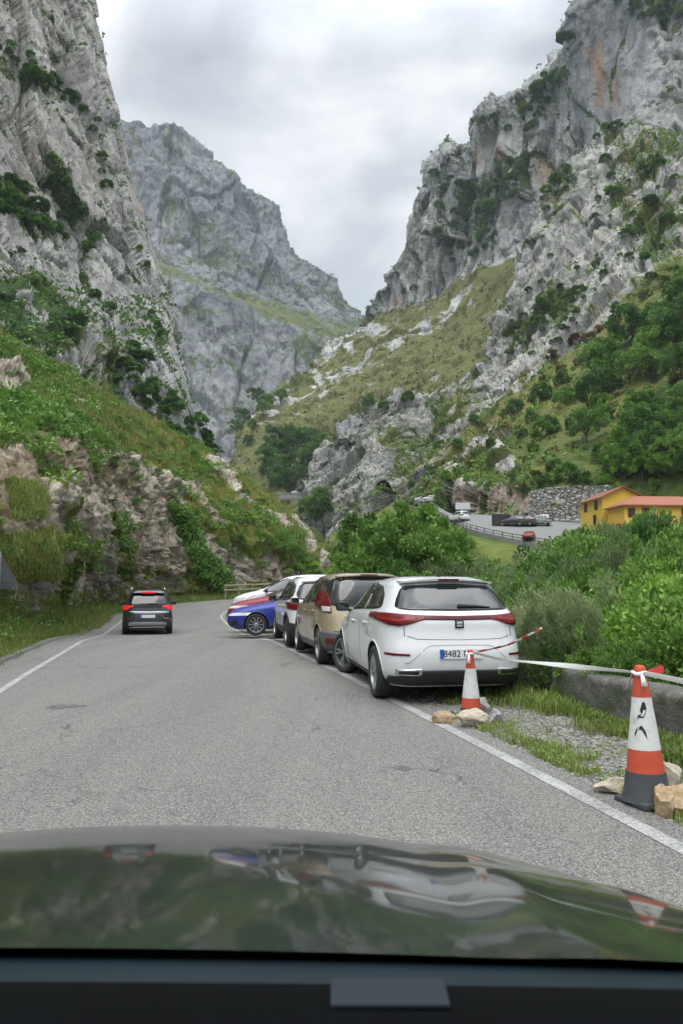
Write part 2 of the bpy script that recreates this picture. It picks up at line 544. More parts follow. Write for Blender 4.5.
def hill_masks(P, px, py, N):
    s = P[:, 1]
    wob = fbm(P * .12 + 3, 3) * 14
    wy = fbm(P * .12 + 31, 3) * 10
    wob2, wy2 = fbm(P * .3 + 5, 3) * 7, fbm(P * .3 + 55, 3) * 6
    rock = inpoly(px + wob, py + wy, ROCKCUT, 6)
    for g in GRASSBITS: rock *= 1 - inpoly(px + wob2, py + wy2, g, 5)
    out = 0
    for g in OUTCROPS: out = np.maximum(out, inpoly(px + wob2 * .6, py + wy2 * .6, g, 3))
    r = np.maximum(rock, out)
    # grass bank at the foot
    bank = sstep(.85, .5, P[:, 2] - zroad(s) + fbm(P * .4, 3) * .5 - .2 * (s < 14))
    r = r * (1 - bank)
    tufts = sstep(.05, .35, fbm(P * .3 + 70, 4)) * .75
    veg = np.clip(1 - r + r * tufts * (out < .3), 0, 1)
    dry = np.clip(.55 + .9 * fbm(P * .06 + 8, 4) + .25 * inpoly(px, py, [(100, 400), (205, 440), (260, 520), (200, 480), (150, 450)], 25) - .45 * bank - .3 * inpoly(px, py, [(0, 410), (60, 380), (130, 420), (40, 470), (0, 470)], 20), 0, 1)
    och = np.clip(inpoly(px + wob, py + wy, [(-200, 470), (0, 455), (38, 425), (110, 445), (125, 480), (60, 470), (30, 530), (-200, 560)], 10) * .9
                  + .4 * inpoly(px + wob, py, [(90, 440), (190, 485), (230, 600), (150, 600), (110, 540)], 25) + .7 * fbm(P * .2 + 40, 3), 0, 1) * (1 - .6 * inpoly(px, py, [(40, 475), (105, 510), (112, 532), (90, 535), (55, 505)], 4))
    och *= 1 - .95 * inpoly(px + wob2, py, [(0, 575), (75, 570), (108, 560), (112, 605), (0, 650)], 8)
    drk = np.clip(inpoly(px + wob2, py + wy2, [(15, 582), (75, 575), (82, 610), (15, 640)], 6) * .55 + inpoly(px + wob2, py, [(95, 545), (118, 560), (118, 595), (95, 590)], 6) * .4, 0, 1)
    return dict(veg=veg, dry=dry, ochre=och, drk=drk, rock=r)
def hill_disp(P, m, px, py):
    sc = np.clip(P[:, 1] / 45, .3, 2.2)
    r = m['rock']
    wr = np.stack([fbm(P * .15, 3), fbm(P * .15 + 50, 3), fbm(P * .15 + 90, 3)], 1)
    Q = P @ np.array([[.8, -.3, .5], [.3, .95, 0], [-.5, .1, .85]]) + wr * 1.2
    f1, e1 = facet(Q * np.array([.28, .28, .36]), 1.1, .45)
    f2, e2 = facet(Q * np.array([.8, .8, 1.1]) + 7, 1.1, .45)
    f3, e3 = facet(Q * np.array([2.2, 2.2, 3.]) + 3, 1.1, .45)
    c = np.minimum(sc, 1.2)
    f4, e4 = facet(Q * np.array([4.5, 4.5, 6.]) + 13, 1.2, .2)
    d = r * (f1 * .7 * c + f2 * .42 * c + f3 * .18 * np.minimum(sc, 1) + f4 * .11 * np.minimum(sc, 1) - .15 * c * sstep(.08, 0, e1) - .08 * c * sstep(.08, 0, e2) + .35 * billow(Q * .3 + 5, 4) * c)
    slab = inpoly(px, py, [(46, 478), (58, 482), (102, 508), (110, 530), (88, 534), (55, 505)], 4)
    d = d * (1 - slab) + slab * (.40 + .3 * f2 + .14 * f3)
    m['crack'] = sstep(.1, .01, e1) * r * (1 - slab)
    g = 1 - r
    up = sstep(1.0, 2.5, P[:, 2])
    d += g * up * (fbm(P * .11, 4) * 2.2 * sc * .6 + fbm(P * .8 + 3, 3) * .35) + g * (1 - up) * fbm(P * 1.5, 3) * .12
    return d
M_HILL = land_material('hillside_rock_grass', (.25, .215, .17), (.54, .485, .395), fine=.8, lean=R(50), lines=.5, streak=(1, 1, 1), bump=.7, bdist=.18,
                       olive=(.17, .16, .035), green=(.075, .12, .025), dark=(.03, .055, .015), tint=(.23, .155, .085), earth=(.09, .06, .036))
HILL, HILL_P, HILL_N, HILL_V, HILL_M = terrain('hillside', [r00, r0, r1, r15, r2, r3, r4, r5], 420, 620, hill_disp, M_HILL, hill_masks)

# ================= left cliff, about 200 m of limestone
cx = [-700, -320, -120, -40, 10, 45, 75]
def crow(y, edge, yl, dD):
    xs = cx[:]
    Ds = [60, 105, 140, 160, 178, 192, 205]
    r = [at(x + (edge - 97) * w, y, d + dD * (d / 200)) for x, d, w in zip(xs, Ds, [0, .1, .3, .5, .7, .85, .95])]
    r.append(at(edge, y, 232 + dD))
    r.append(at(edge + 2, y, 262 + dD))
    r.append(at(edge - 30, y, 330 + dD))
    return r
cl = [crow(-420, 60, 0, 90), crow(-200, 76, 0, 70), crow(-60, 90, 0, 56), crow(0, 97, 0, 50), crow(60, 108, 0, 46), crow(120, 122, 0, 40), crow(190, 138, 0, 34), crow(240, 151, 0, 28),
      crow(275, 161, 0, 22), crow(310, 172, 0, 2), crow(345, 182, 0, -18), crow(380, 194, 0, -26), crow(430, 210, 0, -36), crow(500, 232, 0, -50), crow(580, 250, 0, -60)]
cl = cl[::-1]
LEDGE = [(-200, 262), (0, 274), (22, 276), (42, 270), (60, 292), (85, 322), (70, 345), (30, 338), (0, 322), (-200, 330)]
WHITEROCK = [(6, 288), (30, 292), (50, 305), (46, 325), (26, 316)]
def cliff_masks(P, px, py, N):
    wob, wy = fbm(P * .035 + 3, 4) * 16, fbm(P * .035 + 23, 4) * 12
    veg = inpoly(px + wob * .6, py + wy * .6, LEDGE, 7) * (1 - .9 * inpoly(px + wob * .4, py + wy * .4, WHITEROCK, 4))
    for g in ([(-200, 60), (0, 150), (22, 172), (60, 210), (74, 240), (50, 232), (0, 205), (-200, 130)], [(0, 28), (30, 45), (45, 62), (70, 95), (92, 112), (96, 122), (70, 105), (40, 80), (10, 60)], [(95, 130), (112, 180), (110, 185), (98, 150)]):
        veg = np.maximum(veg, .62 * inpoly(px + wob * .5, py + wy * .5, g, 5))
    veg = np.maximum(veg, .5 * inpoly(px + wob, py + wy, [(70, 290), (110, 330), (150, 400), (200, 470), (100, 450), (90, 350)], 14))
    veg = np.maximum(veg, .45 * inpoly(px + wob, py + wy, [(130, 240), (150, 260), (205, 420), (190, 420), (160, 330)], 5))
    base = .22 + .25 * sstep(.1, .4, fbm(P * np.array([.05, .05, .02]) + 12, 4))
    veg = np.maximum(veg, base)
    drk = np.clip(.9 * sstep(.05, .35, fbm(P * np.array([.03, .03, .012]) + 77, 4)) * .7 + .8 * inpoly(px + wob * .3, py + wy * .3, [(58, 52), (75, 58), (92, 72), (86, 78), (60, 66)], 4), 0, 1)
    och = .35 * sstep(.15, .4, fbm(P * np.array([.06, .06, .02]) + 27, 4)) + .25 * sstep(.0, .5, 1 - py / 300)
    ledge = inpoly(px, py, LEDGE, 12)
    def post(v, N2, Q):
        return np.clip(v + .55 * sstep(.35, .75, N2[:, 2]) - .12, 0, 1)
    return dict(veg=veg, dry=np.clip(.25 + .6 * fbm(P * .04, 3), 0, 1), ochre=np.clip(och, 0, .6), drk=drk, ledge=ledge, post=post)
def cliff_disp(P, m, px, py):
    # slabs and cracks that lean like the edge of the wall
    wr = np.stack([fbm(P * .02, 3), fbm(P * .02 + 50, 3), fbm(P * .02 + 90, 3)], 1)
    Q = np.stack([P[:, 0] + .25 * P[:, 2], P[:, 1] * .8, P[:, 2]], 1) + wr * 7
    f1, e1 = facet(Q * np.array([.038, .038, .007]), 1.1, .45)
    f2, e2 = facet(Q * np.array([.115, .115, .020]) + 7, 1.1, .35)
    f3, e3 = facet(Q * np.array([.29, .29, .065]) + 3, 1.1, .45)
    f4, e4 = facet(Q * np.array([.7, .7, .22]) + 31, 1.1, .45)
    big = fbm(Q * np.array([.02, .02, .008]) + 2, 3)
    d = big * 8 + f1 * 6.5 + f2 * 2.7 + f3 * 1.25 + f4 * .65 - 1.1 * sstep(.05, 0, e1) - .7 * sstep(.07, 0, e2) + 2.2 * billow(Q * np.array([.075, .075, .010]) + 40, 4)
    m['crack'] = np.maximum(sstep(.06, .01, e1), sstep(.07, .01, e2) * .6)
    v_ = (np.arange(len(P)) % 460) / 459
    d = d * (1 - .55 * sstep(.66, .80, v_))
    return (d - 3.) * (1 - .8 * m['ledge']) + m['ledge'] * (f2 * 2 + f3 - m['veg'] * .5)
M_CLIFF = land_material('limestone_cliff', (.34, .335, .335), (.68, .67, .64), fine=.11, lean=R(-13), lines=.5, streak=(1, 1, .25), bump=.9, bdist=1.6,
                        green=(.05, .085, .02), olive=(.11, .12, .035), dark=(.02, .04, .013), tint=(.34, .25, .19), earth=(.25, .20, .16))
CLIFF, CLIFF_P, CLIFF_N, CLIFF_V, CLIFF_M = terrain('cliff', cl, 620, 460, cliff_disp, M_CLIFF, cliff_masks)

# ================= far mountain
fx = [-120, 40, 122, 150, 172, 196, 215, 236, 244, 262, 279, 285, 299, 316, 335, 348, 368, 400, 450]
def frow(ys, D, dx=0): return [at(x + dx, y, D) for x, y in zip(fx, ys)]
fr = [frow([120, 130, 150, 155, 158, 170, 180, 200, 210, 230, 250, 262, 290, 300, 310, 330, 345, 370, 420], 1900),
      frow([60, 88, 116, 121, 123, 139, 154, 168, 184, 193, 206, 234, 256, 262, 274, 300, 319, 345, 400], 1620),
      frow([140, 150, 165, 170, 176, 190, 205, 215, 226, 235, 245, 262, 278, 288, 300, 316, 325, 350, 404], 1530),
      frow([200, 210, 224, 230, 236, 244, 250, 256, 262, 270, 280, 290, 298, 306, 316, 326, 332, 356, 408], 1470),
      frow([225, 235, 248, 256, 263, 269, 275, 282, 285, 292, 299, 303, 309, 316, 324, 331, 338, 362, 412], 1400),
      frow([240, 250, 262, 270, 277, 283, 289, 297, 300, 307, 313, 317, 322, 328, 333, 337, 344, 368, 416], 1320),
      frow([320, 325, 335, 338, 342, 345, 348, 352, 354, 358, 362, 364, 368, 372, 376, 380, 385, 400, 440], 1240),
      frow([430, 430, 430, 430, 430, 430, 430, 430, 430, 432, 434, 436, 440, 445, 450, 455, 460, 465, 475], 1130),
      frow([520] * 19, 1050)]
BAND = [(120, 240), (165, 255), (190, 270), (215, 285), (262, 292), (300, 308), (335, 322), (366, 320), (350, 338), (320, 334), (280, 322), (230, 305), (190, 285), (120, 262)]
def far_masks(P, px, py, N):
    wob, wy = fbm(P * .008 + 3, 4) * 14, fbm(P * .008 + 23, 4) * 9
    veg = inpoly(px + wob * 1.3, py + wy * 1.6, BAND, 11) * (.70 + .3 * fbm(P * .012 + 8, 3))
    veg = np.maximum(veg, .52 * inpoly(px + wob, py + wy, [(135, 150), (190, 190), (250, 240), (260, 280), (215, 275), (150, 230)], 18))
    veg = np.maximum(veg, .56 * inpoly(px + wob, py + wy, [(130, 160), (160, 185), (190, 205), (150, 195)], 8))
    veg = np.maximum(veg, .32 + .24 * sstep(0, .35, fbm(P * .012, 4)))
    drk = .35 * sstep(.1, .4, fbm(P * np.array([.012, .012, .005]), 4))
    def post(v, N2, Q): return np.clip(v + .25 * sstep(.45, .8, N2[:, 2]) - .06, 0, 1)
    return dict(veg=veg, dry=np.clip(.3 + .4 * inpoly(px, py, BAND, 10) * (1 + fbm(P * .01, 3)), 0, 1), drk=drk, ochre=0 * px, band=inpoly(px, py, BAND, 8), post=post)
def far_disp(P, m, px, py):
    wr = np.stack([fbm(P * .006, 3), fbm(P * .006 + 50, 3), fbm(P * .006 + 90, 3)], 1)
    Q = P + wr * 25
    f1, e1 = facet(Q * np.array([.010, .010, .003]), 1.1, .45)
    f2, e2 = facet(Q * np.array([.026, .026, .008]) + 7, 1.1, .45)
    f3, e3 = facet(Q * np.array([.07, .07, .045]) + 3, 1.1, .45)
    m['crack'] = .5 * np.maximum(sstep(.06, .01, e1), sstep(.07, .01, e2) * .6)
    return (fbm(P * .004, 3) * 9 + f1 * 18 + f2 * 9 + f3 * 5 - 4 * sstep(.06, 0, e1) + 8 * billow(Q * np.array([.018, .018, .007]), 4) - 8) * (1 - .75 * m['band'])
M_FAR = land_material('far_limestone', (.12, .125, .135), (.37, .375, .38), fine=.022, lines=.6, streak=(1, 1, .35), bump=.8, bdist=8,
                      green=(.07, .10, .03), olive=(.14, .15, .05), dark=(.03, .05, .02))
FARM, FAR_P, FAR_N, FAR_V, _ = terrain('mountain', fr[::-1], 330, 400, far_disp, M_FAR, far_masks)

# ================= right mountain, back wall and the grass slope below it
def rr(xs, ys, Ds): return [at(x, y, d) for x, y, d in zip(xs, ys, Ds)]
bk = [
 rr([400, 410, 425, 450, 470, 490, 520, 545, 580, 620, 660, 720, 900], [420, 410, 390, 330, 270, 220, 190, 150, 100, 60, 20, -20, -20], [1000, 980, 950, 900, 860, 840, 800, 760, 720, 690, 680, 660, 640]),
 rr([369, 376, 389, 404, 414, 440, 470, 476, 514, 562, 586, 660, 850], [316, 294, 276, 244, 186, 157, 142, 118, 90, 58, -8, -70, -120], [790, 770, 745, 720, 695, 670, 645, 632, 600, 560, 530, 500, 420]),
 rr([368, 378, 394, 412, 428, 450, 474, 488, 522, 563, 588, 660, 850], [319, 306, 286, 258, 215, 190, 172, 150, 125, 100, 62, 30, 0], [785, 764, 735, 708, 684, 658, 634, 622, 590, 548, 521, 492, 412]),
 rr([366, 380, 400, 424, 440, 460, 480, 500, 530, 566, 592, 660, 850], [321, 314, 300, 280, 255, 235, 218, 200, 180, 156, 130, 128, 120], [780, 756, 726, 698, 672, 645, 622, 606, 575, 538, 512, 482, 402]),
 rr([364, 382, 404, 432, 452, 472, 492, 512, 540, 575, 600, 665, 850], [324, 318, 309, 294, 278, 262, 254, 246, 236, 220, 200, 195, 190], [772, 745, 712, 682, 655, 628, 604, 586, 556, 522, 498, 468, 390]),
 rr([328, 348, 375, 405, 430, 455, 480, 505, 540, 580, 610, 670, 850], [350, 348, 345, 340, 335, 328, 320, 312, 300, 290, 280, 270, 260], [740, 705, 668, 635, 605, 578, 552, 530, 505, 480, 460, 430, 360]),
 rr([272, 300, 335, 370, 400, 430, 460, 490, 530, 580, 620, 680, 850], [398, 396, 394, 390, 385, 380, 375, 370, 360, 350, 340, 330, 320], [680, 640, 600, 565, 535, 505, 480, 460, 445, 430, 415, 390, 330]),
 rr([243, 275, 310, 350, 385, 420, 455, 490, 530, 580, 620, 680, 850], [430, 432, 434, 434, 432, 430, 426, 422, 415, 405, 400, 390, 380], [610, 570, 530, 490, 465, 445, 430, 420, 410, 400, 390, 370, 310]),
 rr([228, 262, 300, 345, 385, 420, 455, 490, 530, 580, 620, 680, 850], [492, 494, 498, 500, 500, 498, 492, 486, 478, 470, 465, 460, 450], [520, 480, 450, 420, 405, 395, 390, 385, 380, 375, 370, 350, 300]),
 rr([210, 250, 300, 345, 385, 420, 455, 490, 530, 580, 620, 680, 850], [560] * 13, [480, 440, 420, 400, 390, 380, 375, 370, 365, 360, 355, 340, 290]),
]
for r in bk:                                     # the flank turns away behind its left edge
    r.insert(0, r[0] + np.array([-25, 160, -60.]))
    r.insert(0, r[0] + np.array([40, 300, -80.]))
GSLOPE = [(376, 312), (420, 303), (455, 278), (515, 248), (520, 290), (500, 330), (470, 380), (440, 405), (400, 398), (365, 400), (340, 430), (330, 500), (200, 560), (230, 425), (330, 345)]
SCREE = [[(440, 315), (470, 285), (466, 300), (430, 335), (405, 340), (380, 358), (300, 405), (250, 438), (262, 420), (330, 372), (400, 332)], [(350, 345), (360, 340), (300, 380), (250, 425), (248, 418)],
         [(415, 330), (430, 318), (420, 334), (390, 352), (350, 380), (300, 420), (270, 440), (340, 380)], [(456, 270), (516, 240), (514, 246), (458, 278)], [(370, 318), (385, 330), (340, 350), (300, 385), (325, 350)]]
def back_masks(P, px, py, N):
    wob, wy = fbm(P * .018 + 3, 4) * 16, fbm(P * .018 + 23, 4) * 10
    g = inpoly(px + wob * .5, py + wy * .5, GSLOPE, 6)
    sc = 0
    for s in SCREE: sc = np.maximum(sc, inpoly(px + wob * .5, py + wy * .6, s, 4))
    veg = g * (.95 - .52 * sc) - g * .42 * sstep(-.05, .3, fbm(P * np.array([.05, .05, .05]) + 5, 4))
    dark = 0
    for q in ([(455, 190), (520, 150), (530, 165), (500, 185), (490, 240), (470, 250), (462, 225)], [(512, 95), (545, 75), (562, 62), (560, 72), (532, 95), (520, 130), (515, 115)], [(475, 118), (505, 112), (505, 125), (480, 126)], [(445, 175), (460, 180), (455, 195)], [(620, -40), (683, -40), (683, 40), (650, 20)], [(655, 75), (683, 85), (683, 115), (660, 100)]):
        dark = np.maximum(dark, inpoly(px + wob * .6, py + wy * .6, q, 6))
    veg = np.maximum(veg, .6 * dark)
    veg = np.maximum(veg, .26 + .2 * sstep(.05, .4, fbm(P * np.array([.02, .02, .03]), 4)))
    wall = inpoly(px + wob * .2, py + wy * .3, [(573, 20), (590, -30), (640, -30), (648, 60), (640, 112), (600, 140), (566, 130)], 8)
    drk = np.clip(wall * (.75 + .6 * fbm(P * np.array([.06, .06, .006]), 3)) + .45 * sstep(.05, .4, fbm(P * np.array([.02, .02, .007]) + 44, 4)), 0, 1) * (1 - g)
    och = 0
    for q in ([(588, 48), (602, 40), (605, 70), (602, 108), (596, 105), (592, 70)], [(525, 155), (540, 150), (545, 175), (530, 180)], [(478, 145), (486, 150), (486, 170), (479, 168)], [(384, 300), (400, 297), (402, 307), (386, 308)], [(610, 80), (618, 70), (616, 105), (610, 110)], [(500,150),(508,150),(507,165),(501,165)]):
        och = np.maximum(och, inpoly(px + wob * .25, py + wy * .4, q, 5))
    def post(v, N2, Q): return np.clip(v + (1 - g) * (.4 * sstep(.4, .75, N2[:, 2]) - .08), 0, 1)
    return dict(veg=np.clip(veg, 0, 1), dry=np.clip(g * (.78 + .5 * fbm(P * .02, 4)) + .1, 0, 1), drk=drk, ochre=och * .8, g=g, wall=wall, post=post)
def back_disp(P, m, px, py):
    wr = np.stack([fbm(P * .012, 3), fbm(P * .012 + 50, 3), fbm(P * .012 + 90, 3)], 1)
    Q = P + wr * 14
    f1, e1 = facet(Q * np.array([.022, .022, .004]), 1.1, .45)
    f2, e2 = facet(Q * np.array([.055, .055, .011]) + 7, 1.1, .45)
    f3, e3 = facet(Q * np.array([.14, .14, .032]) + 3, 1.1, .45)
    big = fbm(P * np.array([.012, .012, .006]), 3)
    m['crack'] = np.maximum(sstep(.06, .01, e1), sstep(.07, .01, e2) * .6)
    rock = big * 14 + f1 * 16 + f2 * 6.5 + f3 * 3.0 + facet(Q * np.array([.33, .33, .10]) + 13, 1.1, .35)[0] * 1.5 - 2 * sstep(.05, 0, e1) - 1 * sstep(.06, 0, e2) + 4.5 * billow(Q * np.array([.035, .035, .007]) + 40, 4) - 4
    rock = rock * (1 - .6 * m['wall']) + m['wall'] * billow(P * np.array([.1, .1, .006]), 3) * 5
    return rock * (1 - m['g']) + m['g'] * (fbm(P * .025, 4) * 7 + f2 * 2.0 + f3 * 2.4 + f1 * 3)
M_BACK = land_material('mountain_limestone', (.31, .315, .325), (.66, .655, .64), fine=.05, lines=.5, streak=(1, 1, .22), bump=.9, bdist=3,
                       green=(.06, .09, .02), olive=(.155, .158, .06), dark=(.025, .045, .015), tint=(.42, .22, .10), earth=(.30, .20, .12))
BACK, BACK_P, BACK_N, BACK_V, BACK_M = terrain('mountain', bk[::-1], 560, 460, back_disp, M_BACK, back_masks)

# ================= right mountain, front buttress with the crag of the tunnel and the green hillside
fb = [
 rr([330, 350, 380, 410, 450, 490, 515, 540, 590, 640, 680, 760, 980], [540, 520, 480, 450, 440, 400, 340, 300, 220, 160, 170, 190, 160], [460, 455, 450, 445, 440, 440, 450, 455, 460, 460, 455, 430, 400]),
 rr([300, 322, 348, 370, 428, 474, 500, 520, 560, 602, 640, 690, 850], [478, 442, 424, 402, 394, 384, 326, 280, 186, 138, 119, 150, 110], [388, 382, 376, 370, 362, 366, 374, 384, 394, 394, 388, 370, 330]),
 rr([300, 322, 349, 372, 425, 470, 504, 530, 572, 612, 652, 698, 850], [486, 460, 444, 424, 412, 402, 356, 315, 240, 190, 170, 188, 170], [380, 374, 368, 360, 350, 345, 348, 352, 352, 346, 336, 320, 280]),
 rr([302, 324, 350, 374, 420, 458, 500, 545, 600, 644, 684, 720, 860], [496, 476, 462, 446, 438, 432, 392, 352, 315, 288, 260, 255, 240], [372, 364, 354, 345, 325, 308, 300, 292, 280, 268, 258, 246, 220]),
 rr([306, 328, 352, 376, 415, 448, 494, 545, 604, 652, 702, 760, 900], [512, 498, 488, 478, 470, 464, 448, 420, 396, 376, 358, 350, 330], [362, 352, 338, 322, 290, 262, 232, 210, 198, 190, 180, 165, 150]),
 rr([312, 334, 358, 382, 420, 458, 500, 552, 606, 660, 716, 780, 930], [530, 520, 514, 506, 500, 490, 484, 478, 478, 470, 462, 455, 445], [352, 340, 325, 305, 250, 196, 165, 152, 148, 142, 136, 128, 120]),
 rr([316, 338, 362, 386, 422, 460, 502, 554, 608, 662, 720, 784, 930], [570, 566, 562, 560, 556, 540, 530, 524, 522, 518, 515, 510, 500], [345, 332, 312, 290, 238, 186, 156, 145, 142, 137, 130, 122, 112]),
]
for r in fb:
    r.insert(0, r[0] + np.array([10, 120, -10.]))
GHILL = [(400, 505), (425, 480), (450, 452), (480, 425), (500, 402), (520, 392), (545, 365), (570, 352), (600, 325), (640, 290), (660, 268), (700, 250), (1000, 200), (1000, 560), (400, 560)]
BARE = [[(450, 488), (470, 478), (500, 480), (530, 490), (545, 512), (455, 515)], [(490, 465), (510, 450), (520, 462), (505, 480)], [(440, 470), (470, 445), (500, 425), (515, 430), (480, 455), (450, 485)], [(532, 485), (600, 480), (600, 500), (540, 505)]]
def butt_masks(P, px, py, N):
    wob, wy = fbm(P * .04 + 3, 4) * 14, fbm(P * .04 + 23, 4) * 10
    g = inpoly(px + wob * .6, py + wy * .6, GHILL, 9)
    b = 0
    for s in BARE: b = np.maximum(b, inpoly(px + wob * .5, py + wy * .4, s, 4))
    veg = g * (.95 - .7 * b)
    for q in ([(560, 110), (683, 130), (683, 170), (640, 175), (600, 140), (575, 140)], [(595, 190), (625, 160), (640, 190), (620, 220)], [(620, 210), (683, 200), (683, 270), (640, 265)]):
        veg = np.maximum(veg, .56 * inpoly(px + wob, py + wy, q, 10))
    for q in ([(500, 330), (525, 310), (560, 275), (570, 290), (530, 330), (505, 350)], [(545, 290), (575, 280), (572, 320), (550, 330)], [(420, 395), (480, 385), (470, 410), (430, 430)], [(370, 430), (440, 420), (450, 445), (420, 470), (390, 470)], [(560, 160), (580, 170), (560, 215), (545, 215)]):
        veg = np.maximum(veg, .58 * inpoly(px + wob, py + wy, q, 6))
    veg = np.maximum(veg, .2 + .22 * sstep(.05, .4, fbm(P * np.array([.05, .05, .06]), 4)))
    och = .85 * inpoly(px + wob * .4, py + wy * .4, [(455, 492), (500, 478), (545, 490), (545, 512), (455, 516)], 5) + .3 * sstep(.2, .45, fbm(P * .06 + 9, 3))
    dry = np.clip(.35 + .8 * fbm(P * .03, 3) + .45 * inpoly(px, py, [(500, 400), (600, 325), (650, 300), (600, 370), (540, 420), (440, 480), (400, 500)], 18), 0, 1)
    def post(v, N2, Q): return np.clip(v + (1 - g) * (.42 * sstep(.45, .8, N2[:, 2]) - .08), 0, 1)
    return dict(veg=np.clip(veg, 0, 1), dry=dry, drk=.5 * sstep(.1, .4, fbm(P * np.array([.05, .05, .02]) + 3, 4)), ochre=np.clip(och, 0, 1), g=g * (1 - b), post=post)
def butt_disp(P, m, px, py):
    wr = np.stack([fbm(P * .02, 3), fbm(P * .02 + 50, 3), fbm(P * .02 + 90, 3)], 1)
    Q = np.stack([P[:, 0] - .4 * P[:, 2], P[:, 1], P[:, 2] + .3 * P[:, 0]], 1) + wr * 8
    f1, e1 = facet(Q * np.array([.04, .04, .017]), 1.1, .45)
    f2, e2 = facet(Q * np.array([.10, .10, .03]) + 7, 1.1, .45)
    f3, e3 = facet(Q * np.array([.25, .25, .09]) + 3, 1.1, .45)
    f4, e4 = facet(Q * np.array([.55, .55, .35]) + 31, 1.1, .45)
    big = fbm(P * np.array([.02, .02, .012]), 3)
    far = np.clip(P[:, 1] / 330, .25, 1.1)
    m['crack'] = np.maximum(sstep(.06, .01, e1), sstep(.07, .01, e2) * .6)
    rock = (big * 9 + f1 * 7 + f2 * 3.3 + f3 * 1.8 + f4 * .9 - 1.2 * sstep(.06, 0, e1) - .7 * sstep(.07, 0, e2) + 1.6 * billow(Q * np.array([.05, .05, .02]) + 40, 4) - 1.2) * far
    return rock * (1 - m['g']) + m['g'] * (fbm(P * .05, 4) * 4 * far + f3 * .8)
M_BUTT = land_material('buttress_limestone', (.31, .31, .30), (.64, .625, .59), fine=.09, lean=R(20), lines=.45, streak=(1, 1, .4), bump=.9, bdist=1.8,
                       green=(.095, .14, .033), olive=(.20, .19, .06), dark=(.04, .07, .02), tint=(.36, .24, .16), earth=(.26, .19, .13))
BUTT, BUTT_P, BUTT_N, BUTT_V, BUTT_M = terrain('mountain', fb[::-1], 560, 560, butt_disp, M_BUTT, butt_masks)
# ---------------------------------------------------------------- ground, road, verges
def lat(Y, off_from_right=0.0):
    return np.interp(Y, ROAD_R[:, 1], ROAD_R[:, 0]) + off_from_right
WALL_OFF = 2.02
def wallx(Y): return 1.84 - .232 * (Y - 4) + WALL_OFF - .03 * np.maximum(Y - 9, 0)

def ground_h(X, Y):
    zr = zroad(Y)
    Yc = np.minimum(Y, 34)
    wx = np.where(Y < 14, wallx(Yc), wallx(14.) + (Yc - 14) * -.10)
    d = X - wx - .35
    h = zr - .10 - np.clip(d, 0, 1) * .9 - np.clip(d - 1, 0, 40) * .16
    beyond = sstep(84, 110, Y)
    h = h * (1 - beyond) + -9 * beyond
    far = sstep(60, 160, np.sqrt(X ** 2 + Y ** 2))
    return h * (1 - far) + -14 * far + .08 * np.clip(d, 0, 1)

def _axis(a, n, hi):
    t = np.linspace(-1, 1, n)
    return np.sinh(t * a) / math.sinh(a) * hi
gx, gy = _axis(7.0, 240, 6000), _axis(7.0, 240, 6000) + 10
GX, GY = np.meshgrid(gx, gy, indexing='ij')
GZ = ground_h(GX.ravel(), GY.ravel())
GP = np.stack([GX.ravel(), GY.ravel(), GZ], 1)
M_GROUND = land_material('ground_soil', (.14, .12, .09), (.24, .21, .16), fine=1.2, streak=(1, 1, 1), bump=.4, bdist=.05)
gF = grid_faces(240, 240)[:, ::-1]
ground = new_mesh('ground', GP, gF, [M_GROUND])
attr(ground, 'veg', np.full(len(GP), .75)); attr(ground, 'dry', np.full(len(GP), .4))
tag(ground, kind='structure')

def ribbon(A, B, n, m, z0=0.0, zf=None):
    """sheet between two edge curves (x,y), following the road's height"""
    sa = cr_resample(A, n, 0); sb = cr_resample(B, n, 0)
    w = np.linspace(0, 1, m)[None, :, None]
    G = sa[:, None, :] * (1 - w) + sb[:, None, :] * w
    G = G.reshape(-1, 2)
    z = zroad(G[:, 1]) + z0
    return np.column_stack([G, z]), grid_faces(n, m)[:, ::-1]

# asphalt
t = NT('asphalt')
v = t.coords()
big = t.noise(v, .35, 4, .6, .3)
trk = t.noise(t.mapping(v, (1.6, .12, 1), (0, 0, R(-13))), 1.0, 4, .6)
agg = t.voro(v, 115, 'F1', 'Color')
agv = t.n('ShaderNodeSeparateColor'); t.l(agg, agv.inputs[0])
agd = t.voro(v, 115, 'F1', 'Distance')
base = t.mix(big, (.118, .116, .108), (.205, .20, .187))
base = t.mix(t.ramp(trk, [(.4, 0.), (.62, .75)]), base, (.10, .10, .096))
stone = t.ramp(agv.outputs[0], [(.0, (.05, .049, .046)), (.35, (.17, .165, .152)), (.75, (.30, .29, .268)), (1., (.52, .505, .465))])
col = t.mix(.48, base, stone)
col = t.mix(t.ramp(agd, [(.55, 0.), (.8, .75)]), col, (.045, .045, .045))
# worn cracks and tar
cr = t.n('ShaderNodeTexVoronoi', feature='DISTANCE_TO_EDGE')
wv = t.n('ShaderNodeVectorMath', operation='ADD'); t.l(t.mapping(v, (.55, .28, .5)), wv.inputs[0])
nd = t.n('ShaderNodeVectorMath', operation='SCALE'); nd.inputs['Scale'].default_value = .5
t.l(t.noise(v, 1.6, 5, .65, 0, 'Color'), nd.inputs[0]); t.l(nd.outputs[0], wv.inputs[1])
t.l(wv.outputs[0], cr.inputs['Vector']); cr.inputs['Scale'].default_value = 1.0
crk = t.math('MULTIPLY', t.ramp(cr.outputs['Distance'], [(0., 1.), (.012, 0.)]), t.ramp(t.noise(v, .5, 3), [(.5, 0.), (.6, 1.)]))
col = t.mix(t.math('MULTIPLY', crk, .8), col, (.035, .035, .035))
t.bump(agd, .55, .006)
M_ASPH = t.set(color=col, rough=.85, spec=.3)
